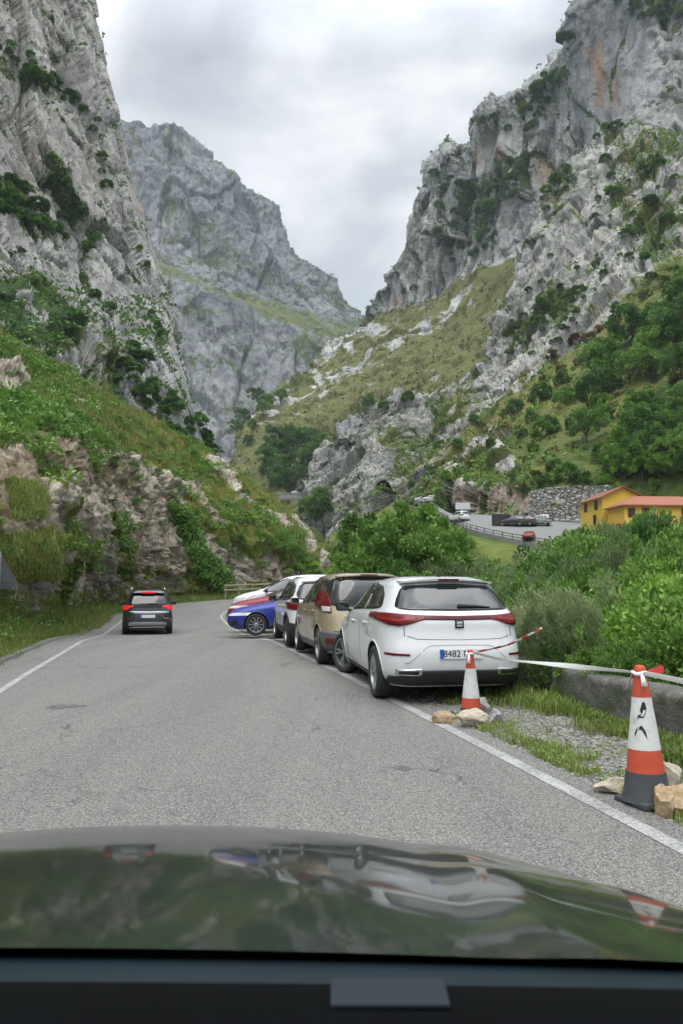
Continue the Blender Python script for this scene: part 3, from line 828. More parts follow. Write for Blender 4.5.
V, F = ribbon(ROAD_L + np.array([-.75, -.15]), ROAD_R + np.array([.25, 0]), 160, 14, 0.0)
road = new_mesh('road', V, F, [M_ASPH]); tag(road, kind='structure')

# painted edge lines, worn
t = NT('road_paint')
v = t.coords()
n = t.noise(v, 38, 4, .7)
n2 = t.noise(v, 2.2, 4, .6)
w = t.ramp(t.math('ADD', n, t.math('MULTIPLY', n2, .5)), [(.58, 1.), (.88, 0.)])
M_PAINT = t.set(color=t.mix(w, (.17, .17, .165), (.43, .43, .41)), rough=.8)
def stripe(C, w, z):
    d = np.gradient(C, axis=0); d /= np.linalg.norm(d, axis=1)[:, None]
    nrm = np.stack([d[:, 1], -d[:, 0]], 1)
    return ribbon(C - nrm * w / 2, C + nrm * w / 2, 200, 2, z)
V, F = stripe(ROAD_L, .105, .004)
tag(new_mesh('road_marking', V, F, [M_PAINT]), kind='structure')
V, F = stripe(ROAD_R, .12, .004)
tag(new_mesh('road_marking', V, F, [M_PAINT]), kind='structure')

# dark old patch on the asphalt
mb = MB()
c0 = at(72, 705, 9.0); ang = np.linspace(0, 2 * math.pi, 40, endpoint=False)
rad = .17 * (1 + .45 * np.array([math.sin(3 * a + 1) * .5 + math.sin(7 * a) * .6 + math.sin(13 * a) * .5 for a in ang]))
P0 = np.column_stack([c0[0] + np.cos(ang) * rad * 1.0, 8.75 + np.sin(ang) * rad * .9, np.full(40, .005)])
mb.add(P0, [list(range(40))])
tag(mb.build('road_patch', simple('tar_patch', (.105, .104, .10), .8, var=.4, scale=30)), kind='structure')

# gravel lay-by on the right with a parking apron beside the road
t = NT('gravel')
v = t.coords()
vc = t.voro(v, 34, 'F1', 'Color'); sp = t.n('ShaderNodeSeparateColor'); t.l(vc, sp.inputs[0])
vd = t.voro(v, 34, 'F1', 'Distance')
c = t.ramp(sp.outputs[0], [(0., (.11, .108, .10)), (.5, (.24, .235, .22)), (1., (.42, .41, .39))])
c = t.mix(t.ramp(vd, [(.4, 0.), (.75, .8)]), c, (.06, .055, .045))
g = t.ramp(t.noise(v, 1.1, 5, .65), [(.5, 0.), (.64, .85)])
c = t.mix(g, c, t.mix(t.noise(v, 14, 3), (.07, .10, .025), (.15, .15, .05)))
t.bump(t.math('MULTIPLY', vd, -1.0), .9, .02)
M_GRAVEL = t.set(color=c, rough=.9, spec=.2)
A = np.array([(lat(y) + .22, y) for y in np.linspace(-4, 40, 12)])
B = np.array([((wallx(y) if y < 14 else wallx(14.) + (y - 14) * -.10) + .2, y) for y in np.linspace(-4, 34, 12)])
V, F = ribbon(A, B, 180, 44, -.012)
V[:, 2] += .02 * fbm(V * 1.3, 3)
tag(new_mesh('gravel', V, F, [M_GRAVEL]), kind='structure')
# loose stones on it
def stone_mesh(name, mat, n=2, seed=1, k=.35):
    rr_ = np.random.default_rng(seed)
    bm = bmesh.new(); bmesh.ops.create_icosphere(bm, subdivisions=n, radius=1)
    V = np.array([v.co[:] for v in bm.verts]); F = [[v.index for v in f.verts] for f in bm.faces]; bm.free()
    for _ in range(9):                         # cut flat faces into the ball
        d = rr_.normal(size=3); d /= np.linalg.norm(d); h = rr_.uniform(.5, .8)
        s = V @ d; V = V - np.outer(np.maximum(s - h, 0), d)
    V += V * (.10 * fbm(V * 2.1 + seed, 3))[:, None]
    return V, F
mb = MB()
SV = [stone_mesh('s', None, 1, s) for s in range(6)]
for i in range(2600):
    y = RNG.uniform(4.5, 12); x0, x1 = lat(y) + .2, wallx(y) - .02
    x = RNG.uniform(x0, x1); s = RNG.uniform(.006, .018)
    Vs, Fs = SV[i % 6]
    mb.add(Vs * s * RNG.uniform(.6, 1.2, 3) + np.array([x, y, zroad(y) + .002]), Fs)
tag(mb.build('gravel_stones', [simple('gravel_stone', (.27, .265, .25), .9, var=.5, scale=9)]), kind='stuff')

# parapet wall of stone and mortar along the edge of the drop
t = NT('parapet_stone')
v = t.coords()
vd = t.voro(t.mapping(v, (.6, .6, 1.0)), 2.2, 'DISTANCE_TO_EDGE', 'Distance')
n1_ = t.noise(v, 2.6, 5, .65); n2_ = t.noise(v, 16, 4, .7)
c = t.mix(n1_, (.065, .065, .06), (.18, .175, .16))
c = t.mix(t.ramp(n2_, [(.5, 0.), (.72, .7)]), c, (.26, .26, .235))
c = t.mix(t.ramp(t.noise(v, 4, 5), [(.46, 0.), (.62, .75)]), c, (.05, .065, .025))
c = t.mix(t.math('MULTIPLY', t.ramp(vd, [(0., .5), (.025, 0.)]), t.ramp(n1_, [(.45, 0.), (.6, 1.)])), c, (.06, .06, .055))
t.bump(t.math('ADD', n2_, t.math('MULTIPLY', n1_, 1.2)), .9, .03)
M_WALL = t.set(color=c, rough=.92, spec=.2)
def strip_wall(name, path, h, th, mat, label, cat, zb, n=120, m=10, rough=.03, cap=None):
    C = cr_resample(np.array(path, float), n, 0)
    d = np.gradient(C[:, :2], axis=0); d /= np.linalg.norm(d, axis=1)[:, None]
    nr = np.stack([d[:, 1], -d[:, 0]], 1)
    prof = [(-th / 2, 0)] + [(-th / 2, h * k / m) for k in range(1, m)] + [(-th / 2 + .03, h), (0, h + .02), (th / 2 - .03, h)] + [(th / 2, h * k / m) for k in range(m - 1, -1, -1)]
    G = np.zeros((n, len(prof), 3))
    for j, (o, z) in enumerate(prof):
        G[:, j, :2] = C[:, :2] + nr * o
        G[:, j, 2] = C[:, 2] + z
    P = G.reshape(-1, 3)
    P[:, :] += rough * np.stack([fbm(P * 2.4, 4), fbm(P * 2.4 + 9, 4), fbm(P * 1.7 + 3, 4)], 1)
    F = grid_faces(n, len(prof)).tolist()
    F.append(list(range(len(prof)))); F.append([(n - 1) * len(prof) + k for k in range(len(prof))][::-1])
    o = new_mesh(name, P, F, [mat])
    return tag(o, label, cat)
strip_wall('parapet_wall', [(wallx(y) + .02, y, -.1) for y in np.linspace(-2, 11.3, 8)], .52, .34, M_WALL,
           'low weathered grey stone wall along the gravel, with bushes behind it', 'stone wall', 0, 220, 12, .045)

# low kerb of concrete blocks at the left verge
C = np.array([(x - .82 - .05, y) for x, y in ROAD_L[1:9]])
Cs = cr_resample(C, 90, 0)
d = np.gradient(Cs, axis=0); d /= np.linalg.norm(d, axis=1)[:, None]; nr = np.stack([d[:, 1], -d[:, 0]], 1)
prof = [(-.10, -.05), (-.09, .055), (.06, .06), (.08, .045), (.09, -.05)]
G = np.zeros((90, 5, 3))
for j, (o_, z_) in enumerate(prof):
    G[:, j, :2] = Cs + nr * o_; G[:, j, 2] = zroad(Cs[:, 1]) + z_
P = G.reshape(-1, 3); P += .02 * np.stack([fbm(P * 3, 3), fbm(P * 3 + 5, 3), fbm(P * 3 + 8, 3)], 1)
tag(new_mesh('kerb', P, grid_faces(90, 5), [simple('kerb_concrete', (.13, .13, .12), .9, var=.4, scale=3)]), kind='structure')

# bank across the river carrying the other road
edge = [(330, 540, 300), (382, 514, 285), (420, 509, 235), (444, 521, 165), (466, 533, 130), (500, 542, 119), (540, 550, 111), (600, 557, 104), (700, 562, 98), (1000, 570, 90)]
back_ = [(330, 534, 345), (380, 500, 330), (420, 496, 280), (449, 516, 172), (480, 518, 152), (520, 521, 144), (560, 522, 140), (620, 522, 140), (720, 518, 132), (1000, 512, 122)]
E, B_ = [at(*p) for p in edge], [at(*p) for p in back_]
mid = [p * np.array([.93, .9, 1]) + np.array([0, 0, -3.5]) for p in E]
low = [p * np.array([.8, .72, 0]) + np.array([0, 0, -17]) for p in E]
back2 = [p + np.array([0, 18, 1.0]) for p in B_]
def bank_masks(P, px, py, N):
    return dict(veg=np.full(len(P), .85) , dry=np.clip(.55 + .8 * fbm(P * .05, 3), 0, 1), ochre=0 * px, drk=0 * px)
M_BANK = land_material('bank_grass', (.2, .19, .17), (.36, .34, .3), fine=.3, streak=(1, 1, 1), bump=.6, bdist=.3, green=(.07, .12, .025), olive=(.16, .17, .04))
def bank_disp(P, m, px, py): return fbm(P * .08, 3) * .5
BANK, BANK_P, BANK_N, BANK_V, _ = terrain('riverbank', [low, mid, E, B_, back2], 120, 200, bank_disp, M_BANK, bank_masks)
# the other road and its lay-by, a thin slab on the bank
Ei = np.array([E[i] for i in (2, 3, 4, 5, 6, 7)]); Bi = np.array([B_[i] for i in (2, 3, 4, 5, 6, 7)])
ns, ms = 60, 12
sa, sb = cr_resample(Ei, ns, 0), cr_resample(Bi, ns, 0)
w = np.linspace(.03, .97, ms)[None, :, None]
G = sa[:, None] * (1 - w) + sb[:, None] * w
G[..., 2] += .8
FARROAD = G
M_ASPH2 = simple('far_asphalt', (.185, .185, .18), .9, var=.2, scale=.4)
tag(new_mesh('road', G.reshape(-1, 3), grid_faces(ns, ms), [M_ASPH2]), kind='structure')
# its downhill face
w2 = np.array([0, 1])[None, :, None]
top_ = G[:, 0]; bot_ = top_ + np.array([0, -.1, -1.6])
tag(new_mesh('road_edge', np.stack([top_, bot_], 1).reshape(-1, 3), grid_faces(ns, 2), [simple('edge_concrete', (.22, .21, .2), .9, var=.3, scale=.6)]), kind='structure')
# ---------------------------------------------------------------- plants
def leaf_material(name, a, b, c, trans=.22, rough=.6):
    a = tuple(x * .62 for x in a); c = tuple(x * 1.25 for x in c)
    t = NT(name)
    info = t.n('ShaderNodeObjectInfo')
    tone = t.at('tone')
    hue = t.math('ADD', t.math('MULTIPLY', tone, .65), t.math('MULTIPLY', info.outputs['Random'], .42))
    col = t.ramp(hue, [(.05, a), (.5, b), (.95, c)])
    t.set(color=col, rough=rough, spec=.3)
    tr = t.n('ShaderNodeBsdfTranslucent'); t.l(col, tr.inputs[0])
    mx_ = t.n('ShaderNodeMixShader'); mx_.inputs[0].default_value = trans
    t.l(t.b.outputs[0], mx_.inputs[1]); t.l(tr.outputs[0], mx_.inputs[2]); t.l(mx_.outputs[0], t.out.inputs[0])
    return t.mat

def leaf_quads(pos, axis, nrm, ln, wd, tone):
    """one folded diamond leaf per point"""
    side = np.cross(axis, nrm); side /= np.linalg.norm(side, axis=1)[:, None] + 1e-9
    nrm = np.cross(side, axis)
    ln, wd = ln[:, None], wd[:, None]
    V = np.stack([pos, pos + axis * ln * .5 + side * wd * .5 + nrm * ln * .08, pos + axis * ln, pos + axis * ln * .5 - side * wd * .5 + nrm * ln * .08], 1)
    n = len(pos)
    return V.reshape(-1, 3), np.arange(n * 4).reshape(n, 4), np.repeat(tone, 4)

def unit(a): return a / (np.linalg.norm(a, axis=1)[:, None] + 1e-9)

def crown(rg, n_clump, n_leaf, shape, size, clump_r=(.16, .34), aspect=.5, up=.2):
    """leaf clumps filling the shell of an uneven body of unit size; shape(dir)->radius"""
    d = unit(rg.normal(size=(n_clump, 3))); d[:, 2] = np.where(d[:, 2] < -.55, -d[:, 2], d[:, 2])
    rad = shape(d) * rg.uniform(.35, 1.0, n_clump) ** .45
    C = d * rad[:, None]
    cr_ = rg.uniform(*clump_r, n_clump)
    tone_c = rg.uniform(0, 1, n_clump)
    p = cr_ ** 2; p /= p.sum()
    k = rg.choice(n_clump, n_leaf, p=p)
    dd = unit(rg.normal(size=(n_leaf, 3))); dd[:, 2] += .25
    pos = C[k] + dd * (cr_[k] * rg.uniform(.25, 1.05, n_leaf) ** .6)[:, None] * np.array([1, 1, .8])
    ax = unit(dd * .7 + d[k] * .5 + rg.normal(size=(n_leaf, 3)) * .6 + np.array([0, 0, up]))
    nr = unit(rg.normal(size=(n_leaf, 3)) + np.array([0, 0, .9]))
    ln = size * rg.uniform(.6, 1.35, n_leaf)
    tone = np.clip(.5 * tone_c[k] + .5 * rg.uniform(0, 1, n_leaf), 0, 1)
    V, F, T = leaf_quads(pos, ax, nr, ln, ln * aspect, tone)
    return V, F, T, C

M_BARK = simple('bark', (.10, .085, .065), .95, var=.4, scale=5)
M_LEAF_TR = leaf_material('leaf_tree', (0.040, 0.100, 0.022), (0.090, 0.190, 0.040), (0.172, 0.296, 0.064))
M_LEAF_DK = leaf_material('leaf_dark', (0.026, 0.070, 0.018), (0.062, 0.137, 0.031), (0.121, 0.221, 0.044))
M_LEAF_MD = leaf_material('leaf_mid', (0.054, 0.128, 0.025), (0.117, 0.226, 0.044), (0.217, 0.344, 0.073))
M_LEAF_BR = leaf_material('leaf_bright', (0.090, 0.196, 0.030), (0.180, 0.330, 0.053), (0.300, 0.450, 0.090))
M_LEAF_GR = leaf_material('leaf_grey', (0.079, 0.131, 0.053), (0.158, 0.227, 0.088), (0.297, 0.350, 0.175))
M_LEAF_OL = leaf_material('leaf_olive', (0.077, 0.088, 0.022), (0.154, 0.154, 0.033), (0.242, 0.220, 0.055))
M_LEAF_BN = leaf_material('leaf_brown', (.09, .06, .025), (.16, .11, .045), (.22, .17, .07))

def lobed(seed, ax=(1, 1, 1), amp=.3):
    rg = np.random.default_rng(seed)
    D = unit(rg.normal(size=(9, 3))); A = rg.uniform(-amp, amp, 9)
    def f(d):
        r = 1 + sum(a * np.exp(-4 * (1 - d @ q)) for a, q in zip(A, D))
        e = 1 / np.sqrt(((d / np.array(ax)) ** 2).sum(1))
        return r * e
    return f

def make_tree(name, seed, mat, label, cat, n_leaf=5000, size=.085, n_clump=60, ax=(.8, .8, 1), trunk=.5, group=None, aspect=.55, clump_r=(.15, .3)):
    """unit tree: crown about 1 high above a trunk; scaled when placed"""
    rg = np.random.default_rng(seed)
    root = thing(name, label, cat, group=group)
    V, F, T, C = crown(rg, n_clump, n_leaf, lobed(seed, tuple(a * .5 for a in ax), .5), size, clump_r=tuple(c * .5 for c in clump_r), aspect=aspect)
    off = np.array([0, 0, trunk + .42 * ax[2]])
    o = new_mesh('crown', V + off, F, [mat], False, None, root); attr(o, 'tone', T)
    mb = MB()
    top = np.array([.02, .01, trunk + .35 * ax[2]])
    mb.tube([(0, 0, -.15), (.005, .01, trunk * .5), top * np.array([1, 1, .8]), top + np.array([0, 0, .3])], [.035, .028, .02, .006], 7)
    for k in range(9):
        c = C[rg.integers(len(C))] + off
        st = np.array([.01, .01, rg.uniform(.4, 1.0) * trunk + .1])
        mid_ = st * .5 + c * .5 + np.array([0, 0, -.05])
        mb.tube([st, mid_, c], [.014, .010, .003], 5)
    mb.build('trunk', M_BARK, root, True)
    return root

def make_bush(name, seed, mat, label, cat, n_leaf=6000, size=.06, n_clump=70, ax=(1, 1, .8), group=None, aspect=.5, clump_r=(.16, .34), twigs=14, up=.2):
    rg = np.random.default_rng(seed)
    root = thing(name, label, cat, group=group)
    V, F, T, C = crown(rg, n_clump, n_leaf, lobed(seed, tuple(a * .5 for a in ax)), size, clump_r=tuple(c * .5 for c in clump_r), aspect=aspect, up=up)
    off = np.array([0, 0, .42 * ax[2]])
    o = new_mesh('foliage', V + off, F, [mat], False, None, root); attr(o, 'tone', T)
    mb = MB()
    for k in range(twigs):
        c = C[rg.integers(len(C))] * 1.05 + off
        mb.tube([(rg.uniform(-.08, .08), rg.uniform(-.08, .08), -.1), c * .5 + rg.normal(size=3) * .03, c], [.010, .007, .002], 4)
    mb.build('stem', M_BARK, root, True)
    return root

_used = set()
def put(proto, P, h, rz=None, wide=1.0, label=None, group=None):
    """first use moves the prototype, later uses copy it"""
    o = proto if proto.name not in _used else copy_tree(proto)
    _used.add(o.name) if o is proto else None
    o.location = P
    o.scale = (h * wide, h * wide, h)
    o.rotation_euler = (0, 0, RNG.uniform(0, 6.28) if rz is None else rz)
    if label: o['label'] = label
    if group: o['group'] = group
    return o

def surf(G, px, py, r=5):
    """nearest point of a terrain grid seen at that pixel"""
    key = id(G)
    if key not in _sc:
        P = G.reshape(-1, 3); x, y = proj(P); _sc[key] = (P, x, y)
    P, x, y = _sc[key]
    d = (x - px) ** 2 + (y - py) ** 2
    k = np.where(d < r * r)[0]
    if len(k) == 0: k = np.array([int(np.argmin(d))])
    return P[k[np.argmin(P[k, 1])]]
_sc = {}
# ---------------------------------------------------------------- planting
def at_ground(px, D):
    x = (px - 341.5) / FPX * D * math.cos(PITCH)  # good enough near the horizon
    return x
# --- shrubs right of the road, beyond the parapet
SHRUBS = [
 make_bush('bush', 21, M_LEAF_BR, 'tmp', 'bush', 15000, .036, 120, (1.1, 1.1, 1.0), clump_r=(.09, .23), twigs=26, aspect=.6),
 make_bush('bush', 22, M_LEAF_MD, 'tmp', 'bush', 15000, .034, 120, (1.0, 1.0, 1.05), clump_r=(.09, .23), twigs=26, aspect=.55),
 make_bush('bush', 23, M_LEAF_GR, 'tmp', 'bush', 14000, .042, 100, (.95, .95, 1.15), clump_r=(.09, .23), twigs=26, aspect=.20, up=.7),
 make_bush('bush', 24, M_LEAF_TR, 'tmp', 'bush', 12000, .036, 100, (1.0, 1.0, 1.0), clump_r=(.09, .23), twigs=26, aspect=.6),
]
G_ROAD = 'bushes beyond the parapet'
def env(px):
    return np.interp(px, [300, 335, 350, 380, 410, 440, 460, 475, 520, 545, 575, 600, 640, 683, 760, 900], [560, 535, 520, 505, 498, 510, 530, 548, 566, 566, 552, 541, 536, 530, 518, 500])
def bush_at(k, px, D, top, wide=1.0, label=None, zb=None):
    x = at(px, 585, D)[0]
    z = float(ground_h(np.array([x]), np.array([float(D)]))[0]) if zb is None else zb
    ztop = at(px, top, D)[2]
    h = max(.5, (ztop - z)) / 1.0
    return put(SHRUBS[k], (x, D, z - .05), h, wide=wide, label=label, group=G_ROAD)
# (kind, px, depth, top py, wide)
near = [
 (2, 556, 10.9, 612, .85), (2, 541, 9.45, 606, .55), (3, 553, 9.25, 632, .55), (2, 534, 10.2, 612, .7), (0, 580, 9.0, 640, .8), (1, 630, 8.3, 640, .9), (2, 566, 9.3, 600, .6), (2, 584, 11.8, 590, .9), (2, 535, 12.8, 606, .8), (0, 618, 10.2, 596, .9), (0, 655, 9.4, 602, .9), (1, 690, 8.7, 600, .95), (0, 636, 12.0, 572, .8), (1, 600, 13.5, 574, .8),
 (0, 672, 11.5, 566, .85), (3, 560, 14.5, 596, .8), (0, 705, 10.5, 560, .9), (1, 576, 16.5, 570, .75), (0, 652, 15.0, 553, .7), (2, 620, 17.0, 550, .75), (1, 684, 14.5, 545, .75), (0, 720, 13.0, 548, .8),
 (1, 540, 19.0, 583, .8), (0, 598, 20.0, 556, .7), (1, 640, 21.0, 540, .65), (0, 668, 22.0, 536, .65), (2, 560, 22.0, 572, .8), (1, 700, 19.5, 532, .7), (0, 735, 20.0, 528, .7),
 (0, 530, 24.0, 586, .9), (3, 575, 28.0, 552, .6), (1, 610, 30.0, 542, .6), (3, 648, 30.0, 520, .55), (0, 690, 30.0, 528, .6), (2, 514, 27.0, 580, .9), (1, 545, 33.0, 566, .7), (3, 630, 38.0, 532, .6), (1, 740, 28.0, 522, .6),
 (1, 500, 30.0, 575, .8), (0, 480, 34.0, 574, .8), (1, 520, 40.0, 570, .8), (2, 490, 44.0, 566, .8), (0, 465, 48.0, 566, .8), (1, 555, 46.0, 556, .7), (0, 590, 50.0, 546, .7), (3, 700, 45.0, 524, .6),
 (1, 470, 26.0, 584, .8), (0, 445, 30.0, 580, .9), (1, 420, 32.0, 574, .9), (3, 395, 36.0, 560, .8), (1, 370, 44.0, 565, .8), (0, 352, 48.0, 560, .8), (2, 430, 40.0, 562, .8), (3, 410, 52.0, 560, .8), (1, 450, 56.0, 558, .9),
 (0, 520, 60.0, 562, 1.0), (2, 540, 66.0, 556, 1.0), (1, 490, 66.0, 560, 1.0), (1, 575, 66.0, 548, .8), (0, 610, 60.0, 545, .8), (1, 650, 60.0, 535, .7), (0, 690, 60.0, 532, .7), (3, 570, 78.0, 545, .8), (2, 605, 84.0, 538, .9), (1, 585, 92, 535, 1.0), (3, 600, 94, 532, .9), (1, 618, 93, 532, .9), (0, 634, 95, 531, .8), (3, 646, 90, 512, .6), (1, 660, 94, 531, .8), (2, 672, 92, 532, .8), (1, 686, 93, 530, .8), (3, 575, 84, 538, .9), (1, 625, 80, 537, .8), (0, 650, 78, 537, .7), (1, 675, 76, 535, .7), (0, 700, 76, 526, .7), (0, 560, 74, 548, .8), (1, 592, 70, 541, .8), (2, 660, 66, 534, .7),
]
LOOK = ['bright green leafy bush', 'mid green leafy bush', 'greyish green narrow-leaved bush', 'dark green leafy bush']
for n_, (k, px, D, top, wd) in enumerate(near):
    where = 'right behind the low stone wall' if D < 12.5 else 'growing in the dense thicket behind the low stone wall' if D < 40 else 'growing down the slope towards the far road'
    if D < 14.8:
        where = ('beside the rear corner of the white hatchback' if px < 560 else 'behind the tape between the cones' if px < 612 else 'behind the wall left of the nearer cone' if px < 645 else 'behind the wall right of the nearer cone')
        where = ('low, ' if top > 604 else '') + where + (', second row' if D > 11.2 else '')
    elif D < 40: where = 'in the thicket ' + ('beyond the roof of the white hatchback' if px < 540 else 'half way to the yellow house')
    else: where = 'down the slope ' + ('below the guardrail of the far road' if px < 560 else 'just below the yellow house')
    bush_at(k, px, D, top, wd, LOOK[k] + ' ' + where)
# --- hazel-like trees behind the parked cars
HAZEL = make_tree('hazel_tree', 31, M_LEAF_MD, 'mid green bushy tree standing behind the parked cars', 'tree', 8500, .05, 46, (.85, .85, 1.25), trunk=.28, clump_r=(.12, .24), group='trees behind the parked cars')
for px, D, top, wd in [(408, 44, 497, .95), (372, 47, 508, .95), (440, 42, 514, .9), (390, 40, 522, .85), (352, 52, 524, .9), (425, 50, 502, .9), (455, 46, 530, .8), (362, 42, 538, .8)]:
    x = at(px, 585, D)[0]; z = float(ground_h(np.array([x]), np.array([float(D)]))[0])
    put(HAZEL, (x, D, z), (at(px, top, D)[2] - z) / 1.55, wide=wd)

# --- forest on the right hillside and single trees below the cliffs
def fits(proto, G, px, py, hpx, wide=1.0, label=None, group=None, r=6):
    P = surf(G, px, py, r)
    h = hpx * P[1] / FPX
    return put(proto, P - np.array([0, 0, .06 * h]), h, wide=wide, label=label, group=group)
TREE_D = make_tree('broadleaf_tree', 41, M_LEAF_TR, 'tmp', 'tree', 4600, .075, 42, (1.1, 1.1, 1.05), clump_r=(.16, .32), trunk=.25)
TREE_M = make_tree('broadleaf_tree', 42, M_LEAF_MD, 'tmp', 'tree', 4600, .075, 42, (1.1, 1.1, 1.1), clump_r=(.16, .32), trunk=.25)
TREE_B = make_tree('broadleaf_tree', 43, M_LEAF_BR, 'tmp', 'tree', 4600, .075, 42, (1.05, 1.05, 1.1), clump_r=(.16, .32), trunk=.25)
G_F = 'trees of the wood on the right hillside'
forest = []
def sc_poly(poly, n, rg):
    xs = [p[0] for p in poly]; ys = [p[1] for p in poly]
    out = []
    area = abs(sum(xs[i] * ys[i - 1] - xs[i - 1] * ys[i] for i in range(len(xs)))) / 2
    gap = .45 * area / n
    for _ in range(4000):
        if len(out) >= n: break
        p = rg.uniform([min(xs), min(ys)], [max(xs), max(ys)])
        if inpoly(np.array([p[0]]), np.array([p[1]]), poly, .01)[0] > .5 and all((p[0] - q[0]) ** 2 + (p[1] - q[1]) ** 2 > gap for q in out): out.append(p)
    return out
rg6 = np.random.default_rng(61)
for p in sc_poly([(578, 400), (574, 440), (640, 455), (720, 440), (720, 350), (650, 340), (600, 350), (580, 372)], 26, rg6): forest.append((TREE_D if rg6.random() < .7 else TREE_M if rg6.random() < .6 else TREE_B, p, rg6.uniform(28, 60)))
for p in sc_poly([(612, 352), (700, 345), (720, 280), (690, 270), (650, 320)], 14, rg6): forest.append((TREE_M if rg6.random() < .6 else TREE_D if rg6.random() < .5 else TREE_B, p, rg6.uniform(22, 46)))
for p in sc_poly([(610, 345), (650, 335), (690, 285), (720, 300), (700, 380), (640, 380)], 9, rg6): forest.append((TREE_B, p, rg6.uniform(26, 38)))
for p in sc_poly([(600, 472), (690, 480), (720, 470), (700, 445), (640, 458), (600, 462)], 12, rg6): forest.append((TREE_D if rg6.random() < .55 else TREE_M, p, rg6.uniform(30, 44)))
for p in [(622, 476), (640, 480), (612, 474), (632, 470), (655, 478)]: forest.append((TREE_B, p, rg6.uniform(36, 48)))
forest.append((TREE_B, (640, 425), 42))
SHADE = {TREE_D.name: 'dark green broadleaf tree', TREE_M.name: 'mid green broadleaf tree', TREE_B.name: 'light green broadleaf tree'}
for pr, p, hp in forest:
    fits(pr, BUTT_P, p[0], p[1], hp * .68, label=SHADE[pr.name] + (' of the wood above the yellow house' if p[1] < 455 else ' close above the roofs of the yellow house'), group=G_F)
# single shrubs standing on the hillside left of the wood
BUSH_D = make_bush('hill_bush', 51, M_LEAF_TR, 'tmp', 'bush', 2600, .11, 40, (1.15, 1.15, .95), twigs=6)
BUSH_M = make_bush('hill_bush', 52, M_LEAF_MD, 'tmp', 'bush', 2600, .11, 40, (1.2, 1.2, .85), twigs=6)
BUSH_O = make_bush('hill_bush', 53, M_LEAF_OL, 'tmp', 'bush', 2200, .12, 36, (1.3, 1.3, .75), twigs=6)
BUSH_N = make_bush('hill_bush', 54, M_LEAF_BN, 'tmp', 'bush', 2200, .12, 36, (1.3, 1.3, .75), twigs=6)
G_H = 'bushes on the right hillside'
for px, py, hp, k in [(512, 404, 20, 0), (539, 392, 26, 0), (545, 425, 30, 0), (560, 395, 24, 1), (567, 470, 26, 0), (552, 462, 18, 0), (530, 445, 14, 1), (488, 440, 12, 0), (455, 440, 14, 0), (434, 445, 14, 0), (436, 425, 10, 0), (404, 400, 14, 0),
                      (380, 402, 12, 0), (366, 402, 12, 0), (470, 415, 12, 1), (440, 478, 14, 1), (430, 470, 10, 0), (410, 480, 9, 0), (527, 415, 16, 1), (575, 420, 26, 0), (520, 430, 12, 1), (596, 452, 22, 0), (540, 478, 16, 1), (510, 470, 10, 1),
                      (560, 375, 18, 1), (500, 412, 10, 2), (480, 430, 10, 2), (555, 350, 14, 3), (570, 342, 16, 3), (584, 335, 16, 3), (596, 325, 14, 3), (610, 318, 16, 3), (575, 358, 14, 3), (560, 365, 12, 2), (542, 375, 12, 2), (625, 305, 14, 3), (640, 292, 14, 2), (535, 470, 12, 2), (520, 455, 10, 2), (600, 340, 14, 2), (470, 460, 10, 2), (660, 280, 14, 2), (675, 268, 14, 1),
                      (585, 475, 18, 1), (600, 478, 20, 1), (574, 485, 12, 0), (470, 478, 8, 1), (480, 500, 6, 1), (455, 470, 8, 1)]:
    fits([BUSH_D, BUSH_M, BUSH_O, BUSH_N][k], BUTT_P, px, py + hp * .2, hp * .82, label=['dark green round bush', 'mid green round bush', 'low olive bush', 'rusty brown bush'][k] + ' on the steep hillside ' + ('above the row of cars below the tunnel' if px < 448 else 'above the brown rock face' if px < 520 else 'between the pale buttress and the wood' if py < 440 else 'above the retaining wall'), group=G_H)
# --- wood in the gully beyond the bend, and trees at its mouth
G_G = 'trees of the gully wood'
rg7 = np.random.default_rng(71)
for p in sc_poly([(262, 452), (285, 436), (322, 432), (322, 452), (306, 478), (270, 486)], 20, rg7):
    fits(TREE_D if rg7.random() < .8 else TREE_M, BACK_P, p[0], p[1] + 4, rg7.uniform(13, 20), label='small dark tree of the wood in the gully beyond the bend', group=G_G)
for p in [(248, 400), (262, 410), (240, 418), (252, 425), (268, 402), (232, 430), (280, 396), (246, 440)]:
    fits(TREE_D, BACK_P, p[0], p[1], rg7.uniform(8, 14), label='small dark tree on the edge of the far ravine', group=G_G)
for p in [(306, 515), (316, 505), (310, 525), (318, 520), (312, 512)]:
    fits(TREE_M, BUTT_P, p[0], p[1], rg7.uniform(14, 20), label='small green tree at the foot of the pale crag', group=G_G)

